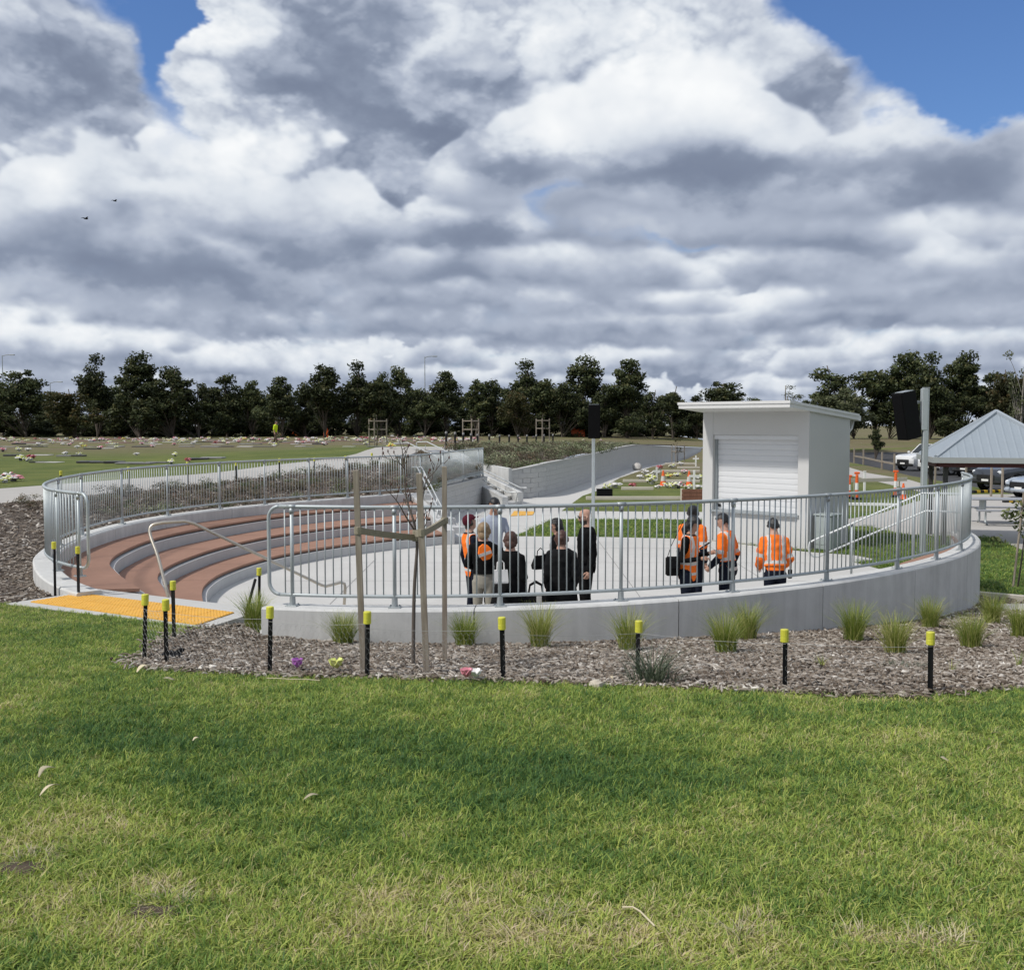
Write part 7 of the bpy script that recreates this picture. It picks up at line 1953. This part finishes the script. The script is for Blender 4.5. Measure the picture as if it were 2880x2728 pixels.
a = gp(1948, 1408, Z_FLOOR); t = thing('timber_box', 'red-brown slatted timber box at the left side of the kiosk', 'box', a)
for i in range(3): MB().cbox((0, -.2, .09 + i * .15), (.92, .03, .135), b=.006).build('slat', M['timber_red'], t)
for sx in (-.42, .42): MB().cbox((sx, 0, .23), (.06, .36, .46), b=.006).build('end_post', M['edging'] if sx < 0 else M['timber_red'], t)
MB().cbox((0, .02, .20), (.8, .3, .36)).build('soil', M['grave_soil'], t)

# tactile pads at the foot of the rear stairs
A_, B_, C_, D_ = (gp(x, y, Z_FLOOR) for x, y in ((1436, 1452), (1498, 1449), (1506, 1439), (1446, 1438)))
t = thing('tactile_strip', 'small yellow tactile strip on the floor at the foot of the rear stairs', 'tactile strip', A_)
for i in range(4):
    a, b, c, d = A_.lerp(B_, i / 4), A_.lerp(B_, (i + .97) / 4), D_.lerp(C_, (i + .97) / 4), D_.lerp(C_, i / 4)
    MB().prism([(q_ - A_).xy for q_ in (a, b, c, d)], .004, .014).build('tactile_tile', M['tactile'], t)   # stair_tactile
# barrier boards and bollards right of the kiosk
def bollard(px, y1, lb, h=.95):
    b = gp(px, y1, Z_FLOOR); t = thing('bollard', lb, 'bollard', b, 0, 'orange bollards right of the kiosk')
    MB().lathe([(.19, 0), (.19, .06), (.09, .09)], 12).build('base', M['black_plastic'], t); MB().lathe([(.075, .09), (.065, h * .35)], 12).build('lower_tube', M['orange_plastic'], t); MB().lathe([(.068, h * .35), (.064, h * .6)], 12).build('white_band', M['white_paint'], t); MB().lathe([(.063, h * .6), (.055, h - .12), (.04, h - .1)], 12).build('upper_tube', M['orange_plastic'], t); MB().cbox((0, 0, h - .05), (.22, .06, .09), b=.02).build('handle', M['orange_plastic'], t)
bollard(2388, 1402, 'orange and white bollard half behind the kiosk corner'); bollard(2409, 1405, 'orange and white bollard just right of the kiosk', 1.1); bollard(2518, 1398, 'orange bollard below the tilted speaker', 1.1)
cone(2540, 1404, 'orange cone right of the tilted speaker bollard', .9)
b = gp(2431, 1384, Z_FLOOR); t = thing('white_post', 'short white post behind the barrier boards', 'post', b); MB().cbox((0, 0, .45), (.09, .09, .9), b=.01).build('shaft', M['white_paint'], t); MB().cbox((0, 0, .91), (.11, .11, .03), b=.005).build('cap', M['white_paint'], t)
a, b2 = gp(2385, 1393, Z_FLOOR), gp(2550, 1388, Z_FLOOR); v = b2 - a
t = thing('barrier_board', 'long yellow-white barrier board between the orange bollards', 'barrier', a); MB().cbox((v.length / 2, 0, .62), (v.length, .04, .16), b=.006).build('board', M['edging'], t, rot=(0, 0, math.atan2(v.y, v.x)))
for q in (.12, .88): MB().cbox((v.length * q, .05, .3), (.05, .05, .6)).build('leg', M['edging'], t, rot=(0, 0, math.atan2(v.y, v.x)))
a, b2 = gp(2378, 1421, Z_FLOOR), gp(2530, 1424, Z_FLOOR); v = b2 - a
t = thing('edging_beam', 'white edging beam on the grass right of the kiosk', 'edging', a); MB().cbox((v.length / 2, 0, .05), (v.length, .16, .10), b=.01).build('beam', M['white_paint'], t, rot=(0, 0, math.atan2(v.y, v.x)))

# kerb and stepping stone at the right-hand end of the front wall
a, b2 = gp(2757, 1680, Z_FLOOR), gp(2900, 1693, Z_FLOOR); v = b2 - a
t = thing('timber_edge', 'pale timber edging between the mulch and the right-hand lawn', 'edging', a); MB().cbox((v.length / 2, 0, .03), (v.length * 1.3, .12, .14), b=.01).build('sleeper', M['edging'], t, rot=(0, 0, math.atan2(v.y, v.x)))
p = hit(2860, 1715); t = thing('stepping_stone', 'grey flat paver in the mulch at the far right edge', 'paver', p); MB().cbox((0, 0, .02), (.75, .5, .07), b=.015).build('slab', M['conc_path'], t)

# ------------------------------------------------------------------ picnic table
b = gp(2822, 1474, Z_FLOOR)
t = thing('picnic_table', 'steel-framed picnic table with bench seats beside the shelter', 'table', b, R(-8))
M['table_grey'] = simple('grey_powder_coat', (.30, .31, .33), .5, .08, 5.)
for i in range(4): MB().cbox((0, -.3 + i * .2, .75), (2.0, .19, .04), b=.008).build('top_plank', M['table_grey'], t)
for sy in (-1, 1):
    for i in range(2): MB().cbox((0, sy * (.62 + .15 * i), .45), (1.9, .14, .04), b=.008).build('seat_plank', M['table_grey'], t)
for sx in (-1, 1):
    MB().tube([(sx * .6, -.72, .42), (sx * .6, -.3, .40), (sx * .6, -.28, .1), (sx * .6, -.45, .03)], .03, 8).build('leg', M['galv'], t, smooth=True); MB().tube([(sx * .6, .72, .42), (sx * .6, .3, .40), (sx * .6, .28, .1), (sx * .6, .45, .03)], .03, 8).build('leg', M['galv'], t, smooth=True); MB().cbox((sx * .6, 0, .56), (.06, .5, .34), b=.01).build('pedestal', M['galv'], t)

# ------------------------------------------------------------------ cars
M['tyre'] = simple('tyre_rubber', (.014, .014, .014), .85, .2, 20.); M['alloy'] = simple('alloy_rim', (.55, .56, .58), .3, .06, 10., metal=.7); M['car_glass'] = simple('car_glass', (.02, .025, .028), .08, .1, 3.); M['lamp_glass'] = simple('headlight_glass', (.7, .72, .75), .12, .05, 10.); M['tail_red'] = simple('tail_light', (.35, .01, .01), .2, .1, 10.); M['trim_black'] = simple('black_trim', (.012, .012, .012), .5, .2, 10.)
def paint(name, c): 
    m = simple(name, c, .28, .03, 2., spec=.6); p = next(n for n in m.node_tree.nodes if n.type == 'BSDF_PRINCIPLED'); p.inputs['Coat Weight'].default_value = .6; p.inputs['Coat Roughness'].default_value = .06; return m
M['paint_dark'] = paint('dark_grey_paint', (.035, .042, .055)); M['paint_white'] = paint('white_car_paint', (.72, .73, .73)); M['paint_silver'] = paint('silver_blue_paint', (.36, .41, .47))
def car(loc, rz, label, body, kind='suv', s_=1.):
    c = thing('parked_car', label, 'car', loc, rz, 'vehicles in the car park'); c.scale = (s_,) * 3
    H = {'suv': 1.75, 'ute': 1.72, 'sedan': 1.47}[kind]; L_ = {'suv': 4.7, 'ute': 5.2, 'sedan': 4.5}[kind]; hw = .92
    hood, belt = {'suv': (1.08, 1.12), 'ute': (1.08, 1.10), 'sedan': (.86, .93)}[kind]; cl = .28 if kind != 'sedan' else .2
    f = L_ / 2; xw = (f - .88, -f + .95); rw = .37 if kind != 'sedan' else .32
    st_ = []
    for x, zb, zt, w in [(f, cl + .18, hood - .22, hw * .80), (f - .08, cl + .06, hood - .12, hw * .90), (f - .35, cl, hood - .05, hw * .97), (f - .9, cl, hood, hw), (f - 1.35, cl, belt, hw), (0, cl, belt + .02, hw), (-f + 1.0, cl, belt + .03, hw), (-f + .3, cl + .03, belt + .03, hw * .97), (-f + .05, cl + .12, belt - .02, hw * .92), (-f, cl + .2, belt - .1, hw * .86)]:
        st_.append([Vector((x, y, z)) for y, z in ((-w * .88, zb), (-w, zb + .16), (-w, zt - .2), (-w * .95, zt - .05), (-w * .78, zt), (w * .78, zt), (w * .95, zt - .05), (w, zt - .2), (w, zt - .0 - .2), (w, zb + .16), (w * .88, zb))])
    mb = MB(); mb.loft(st_[::-1]); o = autosmooth(mb.build('body', body, c), 35)
    x_ws, x_rf, x_rr, x_bk = {'suv': (f - 1.35, f - 2.05, -f + .85, -f + .25), 'ute': (f - 1.45, f - 2.1, -f + 2.35, -f + 2.05), 'sedan': (f - 1.45, f - 2.2, -f + 1.35, -f + .55)}[kind]
    gh = []
    for x, z, w in ((x_ws, belt, hw * .88), (x_rf, H - .02, hw * .70), ((x_rf + x_rr) / 2, H, hw * .71), (x_rr, H - .03, hw * .69), (x_bk, belt + .02, hw * .86)): gh.append((x, z, w))
    mb = MB(); top = [(x, z, w) for x, z, w in gh]
    V_ = [(top[0][0], -top[0][2], belt - .02), (top[0][0], top[0][2], belt - .02), (top[4][0], top[4][2], belt - .02), (top[4][0], -top[4][2], belt - .02), (top[1][0], -top[1][2], top[1][1]), (top[1][0], top[1][2], top[1][1]), (top[3][0], top[3][2], top[3][1]), (top[3][0], -top[3][2], top[3][1])]
    mb.add(V_, [(4, 7, 6, 5), (0, 4, 5, 1), (2, 6, 7, 3), (1, 5, 6, 2), (3, 7, 4, 0)]); cab = mb.build('cabin', body, c)
    def pane(nm, q, k=.86, out_=.006):
        q = [Vector(p) for p in q]; ce = sum(q, Vector()) / len(q); n_ = (q[1] - q[0]).cross(q[2] - q[0]).normalized()
        if n_.dot(ce - Vector((0, 0, 1.2))) < 0: n_ = -n_
        r1 = [ce + (p - ce) * k + n_ * out_ for p in q]; r0 = [p - n_ * .02 for p in r1]
        MB().loft([r0, r1]).build(nm, M['car_glass'], cab)
    v = V_
    pane('windscreen', [v[0], v[1], v[5], v[4]], .88); pane('rear_window', [v[3], v[2], v[6], v[7]], .8)
    for a_, b_, e_, g_ in ((v[0], v[3], v[7], v[4]), (v[1], v[2], v[6], v[5])):
        a_, b_, e_, g_ = map(Vector, (a_, b_, e_, g_)); m0, m1 = a_.lerp(b_, .48), g_.lerp(e_, .42)
        pane('side_window', [a_, m0, m1, g_], .84); pane('side_window', [m0, b_, e_, m1], .84)
    for sx, x in (('f', xw[0]), ('r', xw[1])):
        for sy in (-1, 1):
            w_ = MB(); My = Matrix.Translation((x, sy * (hw - .08), rw)) @ Matrix.Rotation(math.pi / 2, 4, 'X')
            w_.lathe([(rw * .62, -.11), (rw * .96, -.11), (rw, -.07), (rw, .07), (rw * .96, .11), (rw * .62, .11)], 22, M=My); wo = autosmooth(w_.build('wheel', M['tyre'], c), 40)
            rm = MB(); rm.lathe([(rw * .02, .05), (rw * .2, .08), (rw * .2, -.08), (rw * .02, -.05)], 12, M=My); rm.lathe([(rw * .58, -.115), (rw * .64, -.115), (rw * .64, .115), (rw * .58, .115), (rw * .56, .02), (rw * .56, -.02)], 22, M=My)
            for q in range(6):
                a_ = q * math.pi / 3
                for e in (-.095, .095): rm.tube([My @ Vector((rw * .1 * math.cos(a_), rw * .1 * math.sin(a_), e * .7)), My @ Vector((rw * .6 * math.cos(a_), rw * .6 * math.sin(a_), e))], .035, 5)
            rm.build('rim', M['alloy'], wo)
            ar = MB(); ar.tube([(x + (rw + .06) * math.cos(a_), sy * (hw + .004), rw + (rw + .06) * math.sin(a_)) for a_ in [math.pi * k / 12 for k in range(13)]], .035, 6); ar.build('wheel_arch', M['trim_black'], c, smooth=True)
            wl = MB(); wl.lathe([(rw + .05, -.01), (rw + .05, .012)], 22, M=Matrix.Translation((x, sy * (hw - .004), rw)) @ Matrix.Rotation(math.pi / 2, 4, 'X')); wl.build('wheel_well', M['trim_black'], c)
    for sy in (-1, 1):
        MB().cbox((f - .10, sy * hw * .68, hood - .24), (.16, .36, .16), b=.04).build('headlight', M['lamp_glass'], c); MB().cbox((-f + .08, sy * hw * .74, belt - .22), (.14, .2, .3), b=.03).build('tail_light', M['tail_red'], c); MB().cbox((x_ws - .12, sy * (hw + .1), belt + .06), (.12, .2, .14), b=.03).build('mirror', body, c)
        MB().cbox((.15, sy * (hw + .004), belt - .22), (.18, .02, .03), b=.006).build('door_handle', body, c)
    MB().cbox((f - .02, 0, cl + .32), (.10, hw * 1.1, .26), b=.03).build('grille', M['trim_black'], c); MB().cbox((f - .03, 0, cl + .12), (.16, hw * 1.75, .16), b=.05).build('bumper', body if kind == 'sedan' else M['trim_black'], c); MB().cbox((f + .035, 0, cl + .2), (.012, .38, .1)).build('number_plate', M['white_paint'], c)
    if kind == 'ute': MB().box((-f + .08, -hw * .86, belt + .032), (-f + 1.98, hw * .86, belt + .05)).build('tray_cover', M['trim_black'], c)
    return c
def car_at(px, py, rz, *a, **k):
    p = gp(px, py, Z_FLOOR); return car((p.x, p.y, Z_FLOOR), R(rz), *a, **k)
car_at(2880, 1377, 202, 'dark grey four-wheel drive parked behind the shelter, nose left', M['paint_dark'], 'suv')
car_at(2992, 1398, 196, 'silver-blue car cut by the right edge of the picture', M['paint_silver'], 'sedan')
car_at(2622, 1322, 205, 'white utility vehicle left of the shelter, behind the speaker pole', M['paint_white'], 'ute')
car_at(2690, 1334, 205, 'white vehicle seen through the shelter posts', M['paint_white'], 'suv')
car_at(2790, 1340, 205, 'second dark vehicle behind the dark four-wheel drive', M['paint_dark'], 'suv', s_=.98)
M['stripe_y'] = simple('yellow_rubber', (.65, .42, .03), .7, .1, 8.)
for i, (px, py, lb) in enumerate([(2775, 1386, 'striped wheel stop under the dark four-wheel drive'), (2868, 1412, 'striped wheel stop near the right edge')]):
    b = gp(px, py, Z_FLOOR); t = thing('wheel_stop', lb, 'wheel stop', b, R(20))
    for k in range(8): MB().cbox((-.7 + k * .2, 0, .06), (.2, .16, .12), b=.012).build('segment', M['stripe_y'] if k % 2 else M['trim_black'], t)
# posts and rails of the car park edge
def post_(px, py, h, lb, grp, mat='timber', w=.10):
    b = gp(px, py, Z_FLOOR); t = thing('fence_post', lb, 'post', b, 0, grp); MB().cbox((0, 0, h / 2), (w, w, h), b=.01).build('shaft', M[mat], t); MB().cbox((0, 0, h + .012), (w * 1.1, w * 1.1, .024), b=.004).build('cap', M[mat], t); return b
ps_ = [post_(x, y, 1.15, f'{ordw(i)} timber post along the car park edge right of the kiosk', 'car park fence posts') for i, (x, y) in enumerate(((2402, 1303), (2428, 1308), (2480, 1322), (2515, 1330)))]
for i, (a, b2) in enumerate(zip(ps_[:-1], ps_[1:])):
    v = b2 - a; t = thing('fence_rail', f'{ordw(i)} low timber rail from the left between car park posts', 'rail', a, 0, 'car park fence rails'); MB().cbox((v.length / 2, 0, .55), (v.length - .12, .05, .12), b=.008).build('beam', M['timber'], t, rot=(0, 0, math.atan2(v.y, v.x)))
for i, (x, y, h) in enumerate(((2630, 1360, 1.2), (2716, 1378, 1.2), (2787, 1396, 1.3), (2818, 1400, 1.3))): post_(x, y, h, f'{ordw(i)} pale slim post from the left before the parked cars', 'posts before the parked cars', 'timber', .08)

# ------------------------------------------------------------------ staked saplings, posts along the paths, lamps
def staked(px, y1, d, h, lb, grp='staked saplings on the far lawn'):
    X = (px - CX) / F * d; z = float(GL(X, d)) if on_low(X, d) else gz(X, d)
    t = thing('staked_sapling', lb, 'sapling', (X, d, z), rnd.uniform(0, 1), grp)
    for k in range(3):
        a = k * 2.1; MB().cbox((.55 * math.cos(a), .55 * math.sin(a), h / 2), (.06, .06, h), b=.006).build('stake', M['timber'], t)
    for z_ in (.92, .62):
        for k in range(3):
            a, b_ = k * 2.1, (k + 1) * 2.1; A_, B_ = Vector((.55 * math.cos(a), .55 * math.sin(a), h * z_)), Vector((.55 * math.cos(b_), .55 * math.sin(b_), h * z_)); MB().tube([A_, B_], .03, 4).build('cross_bar', M['timber'], t)
    MB().tube([(0, 0, 0), (.05, 0, h * .6), (0, .03, h * 1.15)], [.03, .022, .008], 6).build('trunk', M['sapling_bark'], t, smooth=True)
    r2 = np.random.default_rng(int(px)); link('crown', leaves_mesh('crown', [(r2.normal() * .2, r2.normal() * .2, h * r2.uniform(.6, 1.2)) for _ in range(6)], [.22] * 6, [14] * 6, .14, M['gum_olive'], int(px)), t)
for px, d, h, lb in ((1325, 62, 1.7, 'staked sapling beyond the back railing, right of the stairs'), (1526, 75, 1.9, 'staked sapling standing on the mound skyline'), (1060, 55, 1.5, 'staked sapling beyond the railing, left of the stairs'), (1905, 78, 1.5, 'staked sapling on the lower lawn beside the kiosk')): staked(px, 0, d, h, lb)
# capped posts along the near edge of the upper path
def path_post(px, y0, y1, lb, grp):
    b = hit(px, y1); h = min(1.0, max(.5, gd(px, y0, b.y).z - b.z))
    t = thing('star_post', lb, 'post', b, rnd.uniform(0, 2), grp); o = link('post', POST, t, (0, 0, -.1)); o.scale = (1.3, 1.3, h + .1); o = link('cap', CAP, t, (0, 0, h)); o.scale = (1.2, 1.2, 1.2)
for i, (px, y0, y1) in enumerate(((173, 1325, 1404), (363, 1314, 1384), (528, 1300, 1366), (665, 1300, 1352), (787, 1290, 1345), (885, 1288, 1336), (972, 1283, 1328), (1046, 1278, 1316))): path_post(px, y0, y1, f'{ordw(i)} pale-capped black post from the left beside the upper path', 'posts along the upper path')
for k, px in enumerate((1255, 1280, 1303, 1325, 1343, 1376, 1405, 1432, 1457, 1482, 1508, 1530, 1555)):
    d = 50 + k * 1.9; X = (px - CX) / F * d; t = thing('path_bollard', f'{ordw(k)} short dark bollard from the left along the path above the mound', 'bollard', (X, d, gz(X, d)), 0, 'bollards along the upper path')
    MB().lathe([(.055, 0), (.055, .62), (.04, .66)], 8).build('shaft', M['black_steel'], t); MB().lathe([(.05, .661), (.058, .665), (.058, .75), (.03, .77)], 8).build('head', M['granite_grey'], t)
# orange safety covers over open graves
def safety(px, y1, w_, h_, lb):
    b = flat_at(px, y1); t = thing('safety_cover', lb, 'safety cover', b, rnd.uniform(-.2, .2), 'orange safety covers on the far graves')
    mb = MB(); mb.loft([[(-w_ / 2, -.5, 0), (w_ / 2, -.5, 0), (w_ / 2, .5, 0), (-w_ / 2, .5, 0)], [(-w_ / 2, -.45, h_ * .7), (w_ / 2, -.45, h_ * .8), (w_ / 2, .45, h_ * .75), (-w_ / 2, .45, h_ * .7)], [(-w_ / 2 * .8, -.1, h_), (w_ / 2 * .7, -.1, h_), (w_ / 2 * .7, .1, h_), (-w_ / 2 * .8, .1, h_ * .95)]]); mb.build('mesh_fabric', M['orange_plastic'], t)
    for sx in (-1, 1): MB().tube([(sx * w_ / 2, 0, 0), (sx * w_ / 2, 0, h_ * 1.1)], .03, 6).build('pole', M['black_steel'], t)
safety(1626, 1228, 1.6, 1.0, 'bright orange safety cover left of the centre speaker'); safety(917, 1230, .55, 1.1, 'tall thin orange cover right of the walking worker'); safety(872, 1226, 1.0, .6, 'low orange cover near the walking worker'); safety(800, 1226, .8, .5, 'low orange cover just right of the worker'); safety(830, 1226, .8, .5, 'low orange cover, second right of the worker')
# street lamps behind the trees
for px, y0, lb in ((14, 1000, 'tall street lamp at the far left edge'), (1196, 1004, 'street lamp rising above the trees left of centre'), (146, 1076, 'distant street lamp between the left-hand trees')):
    d = 145; X = (px - CX) / F * d; z = gz(X, d); h = gd(px, y0, d).z - z
    t = thing('street_lamp', lb, 'street lamp', (X, d, z), 0, 'street lamps beyond the trees')
    MB().tube([(0, 0, 0), (0, 0, h)], [.09, .05], 8).build('pole', M['galv_dull'], t); MB().tube([(0, 0, h - .1), (.5, 0, h + .05), (1.2, 0, h + .1)], .05, 6).build('arm', M['galv_dull'], t); MB().cbox((1.4, 0, h + .08), (.7, .3, .14), b=.04).build('lamp_head', M['galv_dull'], t)
# two birds in the sky
for px, py, d, lb in ((241, 616, 60, 'larger dark bird gliding in the left sky'), (323, 566, 75, 'smaller dark bird higher in the left sky')):
    p = gd(px, py, d); t = thing('bird', lb, 'bird', p, R(60), 'birds in the sky')
    MB().tube([(-.16, 0, 0), (-.08, 0, .01), (.05, 0, .01), (.13, 0, .02), (.18, 0, .01)], [.01, .04, .045, .028, .006], 8).build('body', M['black_cloth'], t, smooth=True)
    for sy in (-1, 1): MB().loft([[(-.06, sy * .02, .02), (.07, sy * .02, .02), (.07, sy * .02, .03), (-.06, sy * .02, .03)], [(-.05, sy * .18, .09), (.05, sy * .18, .09), (.05, sy * .18, .095), (-.05, sy * .18, .095)], [(-.08, sy * .34, .05), (-.05, sy * .34, .05), (-.05, sy * .34, .052), (-.08, sy * .34, .052)]]).build('wing', M['black_cloth'], t)
# dark undergrowth along the tree row
for i in range(34):
    px = -20 + i * 60 + rnd.uniform(-15, 15); d = rnd.uniform(124, 132); X = (px - CX) / F * d
    t = thing('bush', 'dark undergrowth bush between the trunks of the far tree row', 'bush', (X, d, gz(X, d)), rnd.uniform(0, 6), 'undergrowth below the far trees')
    s_ = rnd.uniform(3.4, 5.0); t.scale = (s_ * 1.7, s_ * 1.7, s_ * 1.05)
    link('foliage', BUSH, t) if False else link('foliage', variants['round'][i % 3][0], t, (0, 0, -.35)).__setattr__('scale', (.13, .13, .12))
